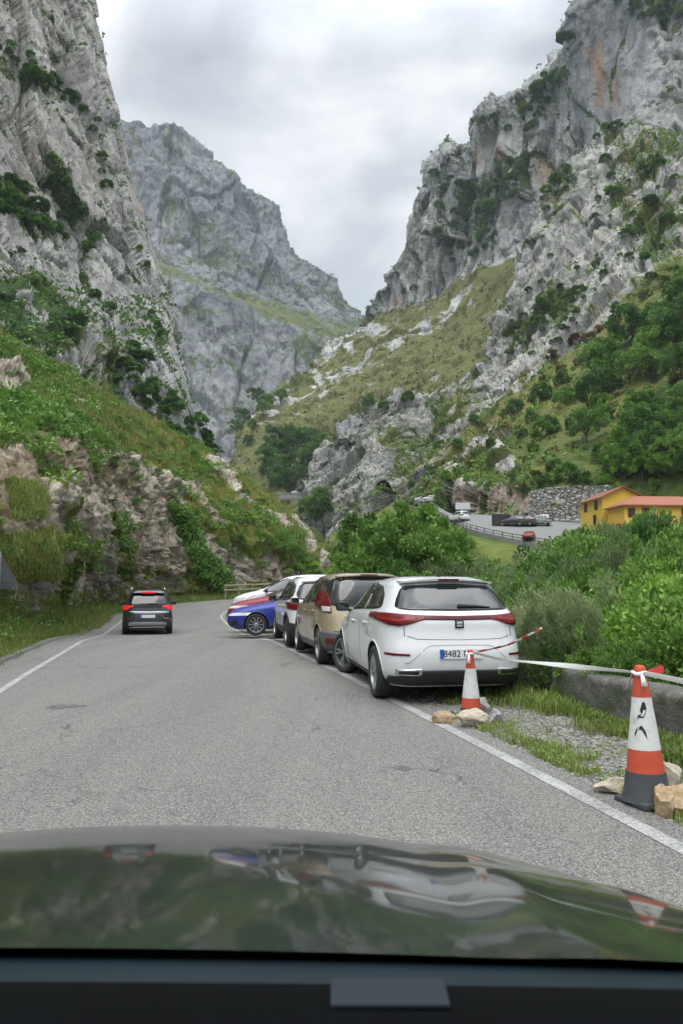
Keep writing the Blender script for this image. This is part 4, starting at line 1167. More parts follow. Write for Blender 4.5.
# --- trees and shrubs on the left cliff's foot and ledges
G_C = 'shrubs on the left cliff'
rg8 = np.random.default_rng(81)
cl_sp = [(p, rg8.uniform(8, 15)) for p in sc_poly([(128, 360), (140, 350), (165, 385), (200, 425), (240, 462), (222, 462), (180, 440), (150, 415)], 26, rg8)]
cl_sp += [(p, rg8.uniform(9, 16)) for p in sc_poly([(205, 400), (222, 405), (250, 455), (232, 460), (210, 430)], 8, rg8)]
cl_sp += [(p, rg8.uniform(9, 15)) for p in sc_poly([(-5, 165), (14, 172), (40, 195), (74, 220), (78, 238), (60, 234), (30, 218), (-5, 200)], 26, rg8)]
cl_sp += [(p, rg8.uniform(6, 12)) for p in sc_poly([(2, 40), (20, 44), (40, 58), (60, 78), (88, 95), (92, 106), (74, 104), (50, 86), (14, 58)], 22, rg8)]
cl_sp += [((92, 232), 18), ((88, 240), 12), ((100, 290), 10), ((112, 300), 9), ((140, 245), 10), ((150, 262), 8), ((160, 318), 12), ((156, 308), 9), ((166, 330), 9), ((108, 170), 8), ((112, 180), 8), ((106, 160), 7), ((135, 340), 12), ((142, 352), 14), ((120, 372), 10), ((176, 390), 10), ((28, 252), 7), ((98, 130), 7), ((104, 118), 6), ((68, 118), 6)]
for p, hp in cl_sp:
    fits(BUSH_D, CLIFF_P, p[0], p[1] + hp * .3, hp * rg8.uniform(.65, 1.), wide=rg8.uniform(.9, 1.8), label='dark shrub clinging to a ledge of the tall left cliff' if p[1] < 345 else 'dark shrub in the gully at the foot of the left cliff', group=G_C)
# --- on the right wall
G_B = 'shrubs on the right cliffs'
rg9 = np.random.default_rng(91)
bp = [(p, rg9.uniform(6, 11)) for p in sc_poly([(470, 205), (486, 188), (505, 172), (518, 165), (515, 178), (492, 200), (490, 235), (480, 252), (465, 255), (478, 230)], 30, rg9)]
bp += [(p, rg9.uniform(7, 12)) for p in sc_poly([(530, 90), (545, 74), (562, 62), (562, 76), (545, 92), (536, 118), (524, 128), (520, 112)], 18, rg9)]
bp += [(p, rg9.uniform(5, 9)) for p in [(478, 124), (490, 122), (497, 120), (502, 128), (480, 120), (445, 178), (452, 184), (458, 188), (440, 170), (437, 200), (450, 215), (460, 225), (455, 245), (448, 255), (470, 250), (520, 100), (430, 168), (434, 232), (505, 195), (515, 190), (468, 188), (400, 290), (412, 282)]]
bp += [(p, rg9.uniform(7, 12)) for p in sc_poly([(620, -5), (640, -2), (683, 10), (683, 22), (650, 16), (628, 10)], 12, rg9)]
for p, hp in bp:
    fits(BUSH_D, BACK_P, p[0], p[1] + hp * .3, hp * rg9.uniform(.6, 1.), wide=rg9.uniform(.9, 1.9), label='dark shrub high on the far right cliff', group=G_B)
bq = [(p, rg9.uniform(5, 11)) for p in sc_poly([(545, 175), (560, 160), (575, 168), (560, 190), (545, 205), (530, 210)], 8, rg9)] + [(p, rg9.uniform(5, 9)) for p in sc_poly([(500, 345), (520, 325), (545, 295), (560, 280), (570, 295), (535, 330), (505, 352)], 20, rg9)]
bq += [(p, rg9.uniform(6, 11)) for p in sc_poly([(548, 300), (575, 285), (580, 310), (556, 330)], 9, rg9)]
bq += [(p, rg9.uniform(4, 10)) for p in sc_poly([(600, 150), (683, 160), (683, 280), (640, 280), (600, 240), (580, 200)], 24, rg9)] + [(p, rg9.uniform(3, 8)) for p in sc_poly([(540, 230), (590, 200), (620, 260), (560, 340), (510, 380), (500, 340)], 22, rg9)]
bq += [((604, 122), 8), ((612, 120), 9), ((620, 118), 8), ((590, 130), 7), ((606, 190), 12), ((612, 196), 10), ((634, 224), 14), ((622, 228), 10), ((660, 215), 9), ((566, 178), 10), ((600, 268), 10), ((628, 250), 8)]
for p, hp in bq:
    fits(BUSH_D if rg9.random() < .6 else BUSH_M, BUTT_P, p[0], p[1] + hp * .3, hp * rg9.uniform(.5, .9), wide=rg9.uniform(.9, 2.0), label='small shrub among the pale rocks of the right buttress', group=G_B)

# --- scrub too fine to count: far mountain, cliffs and buttress
def scatter(name, G, N, V, n, size, mat, lo=.4, hi=1.2, vmin=.5, leaf=10, seed=5, where=None, flat=.75, upmin=-1, lk=.75):
    rg = np.random.default_rng(seed)
    P, q, nz = G.reshape(-1, 3), V.reshape(-1), N.reshape(-1, 3)[:, 2]
    # weight by the area of the cell
    du = np.linalg.norm(np.gradient(G, axis=0), axis=2); dv = np.linalg.norm(np.gradient(G, axis=1), axis=2)
    w = (du * dv).ravel() * (q > vmin) * (np.abs(nz) > upmin)
    if where is not None:
        x, y = proj(P); w = w * where(x, y, P)
    w = w / w.sum()
    k = rg.choice(len(P), n, p=w)
    s = rg.uniform(lo, hi, n) * size
    c = P[k] + rg.normal(size=(n, 3)) * .3 * size
    d = unit(rg.normal(size=(n * leaf, 3))); d[:, 2] = np.abs(d[:, 2]) * flat
    S = np.repeat(s, leaf)
    pos = np.repeat(c, leaf, 0) + d * (S * rg.uniform(.1, .6, n * leaf))[:, None]
    ax = unit(d + rg.normal(size=d.shape) * .5)
    nr = unit(rg.normal(size=d.shape) + np.array([0, 0, .6]))
    tone = np.clip(np.repeat(rg.uniform(0, 1, n), leaf) * .6 + rg.uniform(0, .4, n * leaf), 0, 1)
    Vv, F, T = leaf_quads(pos, ax, nr, S * lk, S * lk * .62, tone)
    o = new_mesh(name, Vv, F, [mat], False); attr(o, 'tone', T)
    return tag(o, kind='stuff')
scatter('scrub', FAR_P, FAR_N, FAR_V, 3000, 5, M_LEAF_DK, .5, 1.4, .42, 12, 5, lk=.5, where=lambda x, y, P: (y > 135) * 1.0)
scatter('scrub', CLIFF_P, CLIFF_N, CLIFF_V, 3600, 1.4, M_LEAF_TR, .4, 1.3, .5, 9, 6, where=lambda x, y, P: (y < 480) * 1.0)
scatter('scrub', BACK_P, BACK_N, BACK_V, 3800, 3.2, M_LEAF_DK, .4, 1.3, .47, 9, 7, where=lambda x, y, P: (inpoly(x, y, GSLOPE, 3) < .3) * 1.0)
scatter('scrub', BACK_P, BACK_N, BACK_V, 3000, 2.4, M_LEAF_OL, .4, 1.2, .5, 8, 8, where=lambda x, y, P: inpoly(x, y, GSLOPE, 3))
scatter('scrub', BUTT_P, BUTT_N, BUTT_V, 4200, 1.6, M_LEAF_MD, .4, 1.4, .5, 9, 9)
scatter('scrub', BUTT_P, BUTT_N, BUTT_V, 3200, 1.5, M_LEAF_OL, .4, 1.3, .5, 9, 10)

# --- left hillside: grass, bracken and bushes
def grass(name, P, n, hgt, mats, blades, seed, w=None, spread=.12, wid=.02, lean=.5):
    rg = np.random.default_rng(seed)
    k = rg.choice(len(P), n, p=None if w is None else w / w.sum())
    c = P[k] + rg.normal(size=(n, 3)) * np.array([1, 1, 0]) * spread * .5
    b = np.repeat(c, blades, 0) + rg.normal(size=(n * blades, 3)) * np.array([1, 1, .1]) * spread
    m = n * blades
    hk = hgt[k] if hasattr(hgt, '__len__') else hgt
    h = np.repeat(rg.uniform(.5, 1.3, n) * hk, blades) * rg.uniform(.6, 1.2, m)
    a = rg.uniform(0, 6.28, m)
    side = np.stack([np.cos(a), np.sin(a), 0 * a], 1)
    ln = np.stack([-np.sin(a), np.cos(a), 0 * a], 1) * (rg.uniform(-1, 1, m) * lean)[:, None]
    wd = (wid * h / np.mean(h))[:, None]
    up = np.array([0, 0, 1.])
    m1 = b + (up * .55 + ln * .25) * h[:, None]
    tip = b + (up * (1 - .3 * np.abs(ln).sum(1)[:, None]) + ln) * h[:, None]
    V = np.stack([b - side * wd, b + side * wd, m1 + side * wd * .7, tip, m1 - side * wd * .7], 1).reshape(-1, 3)
    i = np.arange(m)[:, None] * 5
    F = np.concatenate([i + [0, 1, 2, 4]], 0)
    F3 = i + [4, 2, 3]
    faces = F.tolist() + F3.tolist()
    o = new_mesh(name, V, faces, [mats], False)
    attr(o, 'tone', np.repeat(np.clip(np.repeat(rg.uniform(0, 1, n), blades) * .6 + rg.uniform(0, .4, m), 0, 1), 5))
    return tag(o, kind='stuff')
M_GRASS = leaf_material('grass_blades', (.075, .115, .025), (.15, .19, .05), (.26, .27, .09), .3)
M_GRASS_FR = leaf_material('grass_fresh', (.08, .13, .022), (.15, .22, .045), (.23, .28, .08), .3)
M_GRASS_DRY = leaf_material('grass_dry', (.12, .13, .03), (.20, .19, .05), (.30, .27, .09), .3)
hp_ = HILL_P.reshape(-1, 3); hv = HILL_V.reshape(-1); hd = HILL_M['dry']
du = np.linalg.norm(np.gradient(HILL_P, axis=0), axis=2) * np.linalg.norm(np.gradient(HILL_P, axis=1), axis=2)
hx_, hy_ = proj(hp_)
infr = (hx_ > -60) & (hx_ < 400) & (hp_[:, 1] > 6)
foot = hp_[:, 2] - zroad(hp_[:, 1])
wgt = du.ravel() * (hv > .55) * infr
HG = np.clip(hp_[:, 1] * .0085, .12, .55)
up_ = foot > 1.3
grass('grass', hp_, 15000, HG, M_GRASS, 5, 1, wgt * up_ * (1.1 - hd), .25, .022, .8)
grass('grass', hp_, 13000, HG, M_GRASS_DRY, 5, 2, wgt * up_ * (.1 + hd), .25, .022, .9)
gbit = np.zeros(len(hp_))
for g_ in GRASSBITS: gbit = np.maximum(gbit, inpoly(hx_, hy_, g_, 4))
gb = du.ravel() * gbit * (hv > .5) * infr * (hp_[:, 1] < 60)
grass('grass', hp_, 3200, .12, M_GRASS_FR, 6, 31, gb, .14, .010, 1.1)
grass('grass', hp_, 1400, .14, M_GRASS_DRY, 5, 32, gb, .14, .009, 1.1)
bankw = du.ravel() * infr * (foot < 1.4) * (hp_[:, 1] > 6) * (foot > -.05) * np.clip(20 / hp_[:, 1], .15, 1.6)
grass('grass', hp_, 15000, np.clip(.07 + .004 * hp_[:, 1], .08, .28), M_GRASS_FR, 5, 3, bankw, .08, .009, .8)
grass('grass', hp_, 5000, np.clip(.11 + .005 * hp_[:, 1], .08, .35), M_GRASS_DRY, 4, 4, bankw, .08, .007, .8)
scatter('undergrowth', HILL_P, HILL_N, HILL_V, 3400, .75, M_LEAF_MD, .4, 1.4, .72, 36, 11, lk=.26, where=lambda x, y, P: (x > -60) * (P[:, 1] > 25) * (foot > 1.2) * (.35 + 1.5 * sstep(0, .3, fbm(P * .08 + 60, 3))))
scatter('undergrowth', HILL_P, HILL_N, HILL_V, 3400, .8, M_LEAF_TR, .4, 1.5, .72, 36, 12, lk=.26, where=lambda x, y, P: (x > -60) * (P[:, 1] > 25) * (foot > 1.2) * sstep(0, .3, fbm(P * .07 + 90, 3)))
scatter('undergrowth', HILL_P, HILL_N, HILL_V, 1000, .30, M_LEAF_MD, .4, 1.4, .3, 22, 13, lk=.3, where=lambda x, y, P: (x > -60) * (P[:, 1] > 7) * (foot < 1.5) * (foot > .2) * np.clip(20 / P[:, 1], 0, 2))
# creeper hanging down the cut
o = scatter('creeper', HILL_P, HILL_N, np.ones_like(HILL_V), 900, .8, M_LEAF_TR, .5, 1.3, .3, 30, 14, lk=.3, where=lambda x, y, P: inpoly(x, y, [(168, 500), (180, 505), (200, 545), (228, 580), (222, 592), (200, 580), (182, 545)], 3) * (P[:, 1] < 90))
tag(o, 'dark green creeper hanging down the rock cutting beside the bend', 'creeper', kind='thing')
G_L = 'bushes on the left hillside'
LB = [make_bush('hillside_bush', 55, M_LEAF_MD, 'tmp', 'bush', 6500, .042, 80, (1.3, 1.3, .75), twigs=8), make_bush('hillside_bush', 56, M_LEAF_TR, 'tmp', 'bush', 6500, .042, 80, (1.3, 1.3, .75), twigs=8), make_bush('hillside_bush', 57, M_LEAF_BR, 'tmp', 'bush', 6500, .042, 80, (1.3, 1.3, .75), twigs=8)]
for px, py, hp, k in [(6, 445, 22, 0), (26, 432, 22, 0), (46, 422, 20, 0), (72, 428, 18, 0), (96, 436, 18, 0), (112, 446, 18, 1), (16, 425, 20, 0), (44, 410, 16, 0), (70, 414, 16, 1), (88, 420, 14, 0), (118, 462, 14, 1), (138, 470, 14, 1), (106, 462, 14, 1), (30, 410, 14, 2), (12, 402, 14, 0), (60, 402, 12, 2), (100, 412, 11, 0), (130, 428, 12, 1), (150, 448, 11, 0), (120, 422, 10, 2), (160, 470, 11, 0), (150, 462, 10, 2), (84, 444, 12, 1), (185, 490, 11, 0), (58, 436, 14, 1), (38, 440, 13, 1),
                      (288, 545, 22, 1), (278, 555, 18, 0), (300, 555, 18, 1), (270, 540, 14, 0), (250, 520, 10, 0), (262, 530, 10, 1), (310, 562, 14, 2), (318, 566, 12, 2), (240, 505, 9, 1), (225, 500, 9, 0), (330, 572, 14, 0), (245, 545, 12, 0), (228, 515, 8, 0), (205, 470, 8, 1), (190, 460, 8, 0), (215, 490, 8, 0), (175, 455, 8, 1), (120, 402, 8, 0), (60, 380, 8, 1), (90, 395, 8, 0), (25, 375, 8, 0), (235, 560, 10, 1), (118, 545, 10, 0)]:
    fits(LB[k], HILL_P, px, py, hp * .9, label=['mid green low bush', 'dark green low bush', 'light green low bush'][k] + (' on the grassy hillside above the road cutting' if px < 200 else ' on the rocky slope above the bend'), group=G_L)

rgl = np.random.default_rng(101)
for p in sc_poly([(0, 365), (60, 392), (110, 410), (160, 432), (205, 452), (240, 478), (285, 520), (325, 560), (290, 575), (240, 560), (205, 520), (180, 478), (120, 445), (60, 425), (0, 440)], 90, rgl):
    k = int(rgl.choice([0, 1, 1, 2]))
    fits(LB[k], HILL_P, p[0], p[1], rgl.uniform(4, 10), wide=rgl.uniform(.9, 1.7), label=['mid green low bush', 'dark green low bush', 'light green low bush'][k] + (' on the grassy hillside above the road cutting' if p[0] < 200 else ' on the rocky slope above the bend'), group=G_L)
for p in sc_poly([(0, 470), (60, 445), (120, 460), (180, 500), (210, 585), (120, 590), (100, 560), (60, 560), (0, 560)], 34, rgl):
    k = int(rgl.choice([0, 1, 1]))
    fits(LB[k], HILL_P, p[0], p[1], rgl.uniform(4, 11), wide=rgl.uniform(.8, 1.6), label=['mid green low bush', 'dark green low bush'][k] + ' growing from the broken rock of the road cutting', group=G_L)

# --- grass and weeds along the gravel and the foot of the parapet
yy = RNG.uniform(4.2, 12.5, 9000)
xx = np.array([wallx(y) for y in yy]) - .24 - np.abs(RNG.normal(size=9000)) * .13 * (1 + .8 * fbm(np.stack([yy, yy * 0, yy * 0], 1) * .7, 2))
PW = np.stack([xx, yy, zroad(yy) - .005], 1)
grass('grass', PW, 3200, .10, M_GRASS_FR, 5, 21, None, .03, .005, .9)
yy = RNG.uniform(3.2, 7.8, 5000)
xx = lat(yy) + .30 + np.abs(RNG.normal(size=5000)) * .16
PE = np.stack([xx, yy, zroad(yy) - .005], 1)
we = np.clip(.5 + 2 * fbm(PE * 1.2, 3), .02, 1)
grass('grass', PE, 1500, .06, M_GRASS_FR, 5, 22, we, .025, .004, 1.0)
yy = RNG.uniform(5, 11, 5000); xx = np.array([RNG.uniform(lat(y) + .3, wallx(y) - .2) for y in yy])
PG = np.stack([xx, yy, zroad(yy) - .005], 1)
we = sstep(.1, .4, fbm(PG * .9 + 5, 3)) + .01
grass('grass', PG, 1500, .08, M_GRASS, 5, 23, we, .03, .004, 1.0)
# thick weeds behind the white car against the wall, around the second cone
yy = RNG.uniform(8.2, 10.6, 3000); xx = np.array([wallx(y) for y in yy]) - .25 - np.abs(RNG.normal(size=3000)) * .22
grass('grass', np.stack([xx, yy, zroad(yy) - .005], 1), 1100, .17, M_GRASS_FR, 5, 24, None, .05, .004, .9)
yy = RNG.uniform(4.2, 6.2, 3000); xx = np.array([wallx(y) for y in yy]) - .25 - np.abs(RNG.normal(size=3000)) * .3
grass('grass', np.stack([xx, yy, zroad(yy) - .005], 1), 2000, .12, M_GRASS_FR, 5, 25, None, .05, .005, .9)
# ---------------------------------------------------------------- cars
def paint(name, col, metal=0.0, rough=.35, coat=1.0):
    t = NT(name)
    v = t.coords()
    dust = t.ramp(t.noise(v, 3, 5, .65), [(.35, 0.), (.75, .22)])
    low = t.n('ShaderNodeSeparateXYZ'); t.l(v, low.inputs[0])
    grime = t.math('MULTIPLY', t.ramp(low.outputs['Z'], [(.2, .5), (.55, 0.)]), t.noise(v, 9, 4))
    c = t.mix(t.math('MAXIMUM', t.math('MULTIPLY', dust, .5), grime), col, (.24, .22, .19))
    t.bump(t.noise(v, 1.4, 2), .03, .05)
    return t.set(color=c, metal=metal, rough=rough, coat=coat, coat_rough=.04)
M_GLASS = NT('dark_glass').set(color=(.012, .014, .015), rough=.04, spec=.8)
M_TRIM = simple('black_plastic', (.022, .022, .024), .55, var=.25)
M_TYRE = simple('tyre_rubber', (.028, .028, .029), .85, var=.3, scale=9)
M_RIM = simple('rim_alloy', (.42, .43, .44), .32, .85)
M_RIMD = simple('rim_dark', (.035, .035, .037), .4, .4)
M_CHROME = simple('chrome', (.62, .63, .64), .18, 1.0)
M_RED = NT('red_lens').set(color=(.13, .004, .008), rough=.25, coat=.25, spec=.3)
M_REDD = NT('dark_red_lens').set(color=(.075, .004, .007), rough=.25, coat=.25, spec=.3)
M_WHITELENS = NT('clear_lens').set(color=(.62, .62, .62), rough=.1, coat=1.0)
M_PLATE = simple('plate_white', (.70, .71, .72), .4)
M_BLUE = simple('plate_blue', (.02, .09, .42), .4)
M_BLACK = simple('ink_black', (.012, .012, .012), .6)
_tb = NT('lit_brake_lamp'); _tb.set(color=(.5, .01, .01), emit=(1.0, .03, .03), emit_s=.35, rough=.2); M_LIT = _tb.mat
M_SEAM = simple('panel_gap', (.012, .012, .013), .9)

class Body:
    def __init__(s, rows):
        a = np.array(rows, float)
        s.z = a[:, 0]; s.r = a[:, 1]; s.f = a[:, 2]; s.wd = a[:, 3]; s.pp = a[:, 4]
    def _i(s, arr, z):
        # smooth monotone interpolation
        k = np.clip(np.searchsorted(s.z, z) - 1, 0, len(s.z) - 2)
        t = np.clip((z - s.z[k]) / (s.z[k + 1] - s.z[k]), 0, 1)
        m = np.gradient(arr, s.z)
        h = s.z[k + 1] - s.z[k]
        sl = (arr[k + 1] - arr[k]) / h
        lim = lambda q: np.where(q * sl <= 0, 0, np.sign(sl) * np.minimum(np.abs(q), 3 * np.abs(sl)))
        m0, m1 = lim(m[k]), lim(m[k + 1])
        return (2 * t ** 3 - 3 * t ** 2 + 1) * arr[k] + (t ** 3 - 2 * t ** 2 + t) * h * m0 + (-2 * t ** 3 + 3 * t ** 2) * arr[k + 1] + (t ** 3 - t ** 2) * h * m1
    def par(s, z):
        z = np.asarray(z, float)
        r, f = s._i(s.r, z), s._i(s.f, z)
        return (r + f) / 2, (f - r) / 2, s._i(s.wd, z), s._i(s.pp, z)
    def side(s, x, z):
        c, h, w, p = s.par(z)
        u = np.clip(np.abs((x - c) / h), 0, .999)
        return w * (1 - u ** p) ** (1 / p)
    def end(s, y, z, sg):
        c, h, w, p = s.par(z)
        u = np.clip(np.abs(y / w), 0, .999)
        return c + sg * h * (1 - u ** p) ** (1 / p)
    def mesh(s, nring=96, nz=46):
        zs = [s.z[0]]
        tot = np.abs(np.diff(s.z)) + .35 * np.abs(np.diff(s.f)) + .35 * np.abs(np.diff(s.r)) + .5 * np.abs(np.diff(s.wd))
        n = np.maximum(2, np.round(tot / tot.sum() * nz)).astype(int)
        for i in range(len(s.z) - 1):
            zs += list(np.linspace(s.z[i], s.z[i + 1], n[i] + 1)[1:])
        V = []
        th = np.linspace(0, 2 * math.pi, 1441)
        for z in zs:
            c, h, w, p = [float(q) for q in s.par(np.array([z]))]
            x = h * np.sign(np.cos(th)) * np.abs(np.cos(th)) ** (2 / p)
            y = w * np.sign(np.sin(th)) * np.abs(np.sin(th)) ** (2 / p)
            L = np.concatenate([[0], np.cumsum(np.hypot(np.diff(x), np.diff(y)))])
            q = np.linspace(0, L[-1], nring + 1)[:-1]
            V.append(np.column_stack([c + np.interp(q, L, x), np.interp(q, L, y), np.full(nring, z)]))
        m = len(zs)
        F = []
        for i in range(m - 1):
            for k in range(nring):
                k2 = (k + 1) % nring
                F.append([i * nring + k, i * nring + k2, (i + 1) * nring + k2, (i + 1) * nring + k])
        F.append(list(range(nring))[::-1]); F.append([(m - 1) * nring + k for k in range(nring)])
        return np.concatenate(V), F
    def patch(s, secs, kind, sg=1, off=.004, n=None, m=8):
        """secs: (a, zlo, zhi); kind 'side' (a = x) or 'end' (a = y); sg = side"""
        a = np.array(secs, float)
        n = n or max(6, 3 * len(a))
        t = np.linspace(0, len(a) - 1, n)
        A = np.array([np.interp(t, np.arange(len(a)), a[:, j]) for j in range(3)])
        w = np.linspace(0, 1, m)[None, :]
        q = np.repeat(A[0][:, None], m, 1); z = A[1][:, None] * (1 - w) + A[2][:, None] * w
        if kind == 'side':
            y = s.side(q.ravel(), z.ravel()).reshape(q.shape)
            P = np.stack([q, sg * y, z], 2)
            nr = normals(P); f = np.sign(np.median(nr[..., 1])) * sg or 1
        else:
            x = s.end(q.ravel(), z.ravel(), sg).reshape(q.shape)
            P = np.stack([x, q, z], 2)
            nr = normals(P); f = np.sign(np.median(nr[..., 0])) * sg or 1
        P = P + nr * f * off
        # a thin plate with its own edge
        B = P - nr * f * (off + .006)
        N = n * m
        F = grid_faces(n, m)
        if f > 0: F = F[:, ::-1]
        F = F.tolist()
        rim = [i * m for i in range(n)] + [(n - 1) * m + j for j in range(1, m)] + [i * m + m - 1 for i in range(n - 2, -1, -1)] + [j for j in range(m - 2, 0, -1)]
        for i in range(len(rim)):
            j = (i + 1) % len(rim)
            F.append([rim[i], rim[j], rim[j] + N, rim[i] + N])
        return np.concatenate([P.reshape(-1, 3), B.reshape(-1, 3)]), F

def cut_arches(o, arches):
    mods = []
    cut = []
    for (x, y0, y1, r, z) in arches:
        mb = MB()
        M = Matrix.Translation((x, (y0 + y1) / 2, z)) @ Matrix.Rotation(math.pi / 2, 4, 'X')
        hh = abs(y1 - y0) / 2
        mb.lathe([(r, -hh), (r, hh)], 48, 0, M)
        c = mb.build('cutter', M_TRIM)
        cut.append(c)
        md = o.modifiers.new('arch', 'BOOLEAN')
        md.operation = 'DIFFERENCE'; md.solver = 'EXACT'; md.object = c
        md.material_mode = 'TRANSFER'
    dg = bpy.context.evaluated_depsgraph_get()
    me = bpy.data.meshes.new_from_object(o.evaluated_get(dg))
    o.modifiers.clear()
    o.data = me
    for c in cut:
        bpy.data.objects.remove(c)

_wheels = {}
def wheel(parent, x, y, r, style, steer=0.0, sg=1):
    key = (round(r, 3), style)
    if key not in _wheels:
        rw = r * .70
        wd = .105
        mb = MB()
        prof = [(rw, -wd), (r * .93, -wd * 1.02), (r * .985, -wd * .8), (r, -wd * .35), (r, wd * .35), (r * .985, wd * .8), (r * .93, wd * 1.02), (rw, wd)]
        mb.lathe(prof, 48, 0, Matrix.Rotation(-math.pi / 2, 4, 'X'), close=True)
        ty = mb.build('tyre', M_TYRE, None, True)
        mb = MB()
        Rm = Matrix.Rotation(-math.pi / 2, 4, 'X')
        mb.lathe([(rw * 1.0, wd * .75), (rw * 1.02, wd * .95), (rw * .94, wd * .9), (rw * .90, wd * .2), (rw * .90, -wd * .9), (rw, -wd * .9)], 48, 0, Rm, close=True)
        mb.lathe([(rw * .9, -wd * .25), (rw * .05, -wd * .2)], 32, 1, Rm)          # dark back of the wheel
        ns = 5 if style != 'multi' else 10
        for k in range(ns):
            a = 2 * math.pi * k / ns
            for da in ((-.17, .17) if style == 'twin' else (0,)):
                c0, c1 = .14, .93
                w0 = .055 if style == 'twin' else .11 if style == 'five' else .055
                p0 = np.array([math.cos(a + da * .4) * rw * c0, math.sin(a + da * .4) * rw * c0]); p1 = np.array([math.cos(a + da) * rw * c1, math.sin(a + da) * rw * c1])
                d = p1 - p0; L = np.linalg.norm(d); d /= L; nn = np.array([-d[1], d[0]])
                Vv = []
                for z_, t_ in ((wd * .35, 1.15), (wd * .78, .8)):
                    for p, ww in ((p0, w0 * rw * 1.1), (p1, w0 * rw * 1.5)):
                        for s_ in (-1, 1):
                            q = p + nn * s_ * ww * t_
                            Vv.append((q[0], -z_ * -1, q[1]))
                Fq = [[0, 1, 3, 2], [4, 6, 7, 5], [0, 4, 5, 1], [2, 3, 7, 6], [0, 2, 6, 4], [1, 5, 7, 3]]
                mb.add(Vv, Fq, 0)
        mb.lathe([(rw * .17, wd * .3), (rw * .17, wd * .8), (rw * .12, wd * .86)], 20, 0, Rm)
        ri = mb.build('rim', [M_RIM, M_RIMD], None, False)
        _wheels[key] = (ty, ri, [False])
    ty, ri, first = _wheels[key]
    e = bpy.data.objects.new('wheel', None); COL.objects.link(e); e.empty_display_size = .1
    e.parent = parent; e.location = (x, y, r)
    e.rotation_euler = (0, 0, steer + (0 if y > 0 else math.pi))
    for o in (ty, ri):
        c = o if not first[0] else o.copy()
        if first[0]: COL.objects.link(c)
        c.parent = e
    first[0] = True
    return e

def text_mesh(name, s, size, mat, parent, M, depth=.001):
    cu = bpy.data.curves.new(name, 'FONT')
    cu.body = s; cu.size = size; cu.extrude = depth
    cu.align_x = 'CENTER'; cu.align_y = 'CENTER'
    o = bpy.data.objects.new('tmp_text', cu); COL.objects.link(o)
    dg = bpy.context.evaluated_depsgraph_get()
    me = bpy.data.meshes.new_from_object(o.evaluated_get(dg))
    bpy.data.objects.remove(o)
    me.transform(M); me.materials.append(mat)
    c = bpy.data.objects.new(name, me); COL.objects.link(c); c.parent = parent
    return c

def sides(b, name, secs, mat, root, off=.004, both=True, m=8):
    for sg in ((1, -1) if both else (1,)):
        V, F = b.patch(secs, 'side', sg, off, m=m)
        new_mesh(name, V, F, [mat], True, None, root)
def rear(b, name, secs, mat, root, off=.004, sg=-1, m=8, n=None, smooth=True):
    V, F = b.patch(secs, 'end', sg, off, n=n, m=m)
    return new_mesh(name, V, F, [mat], smooth, None, root)
def mir(secs): return [(-a, lo, hi) for a, lo, hi in secs[::-1]]

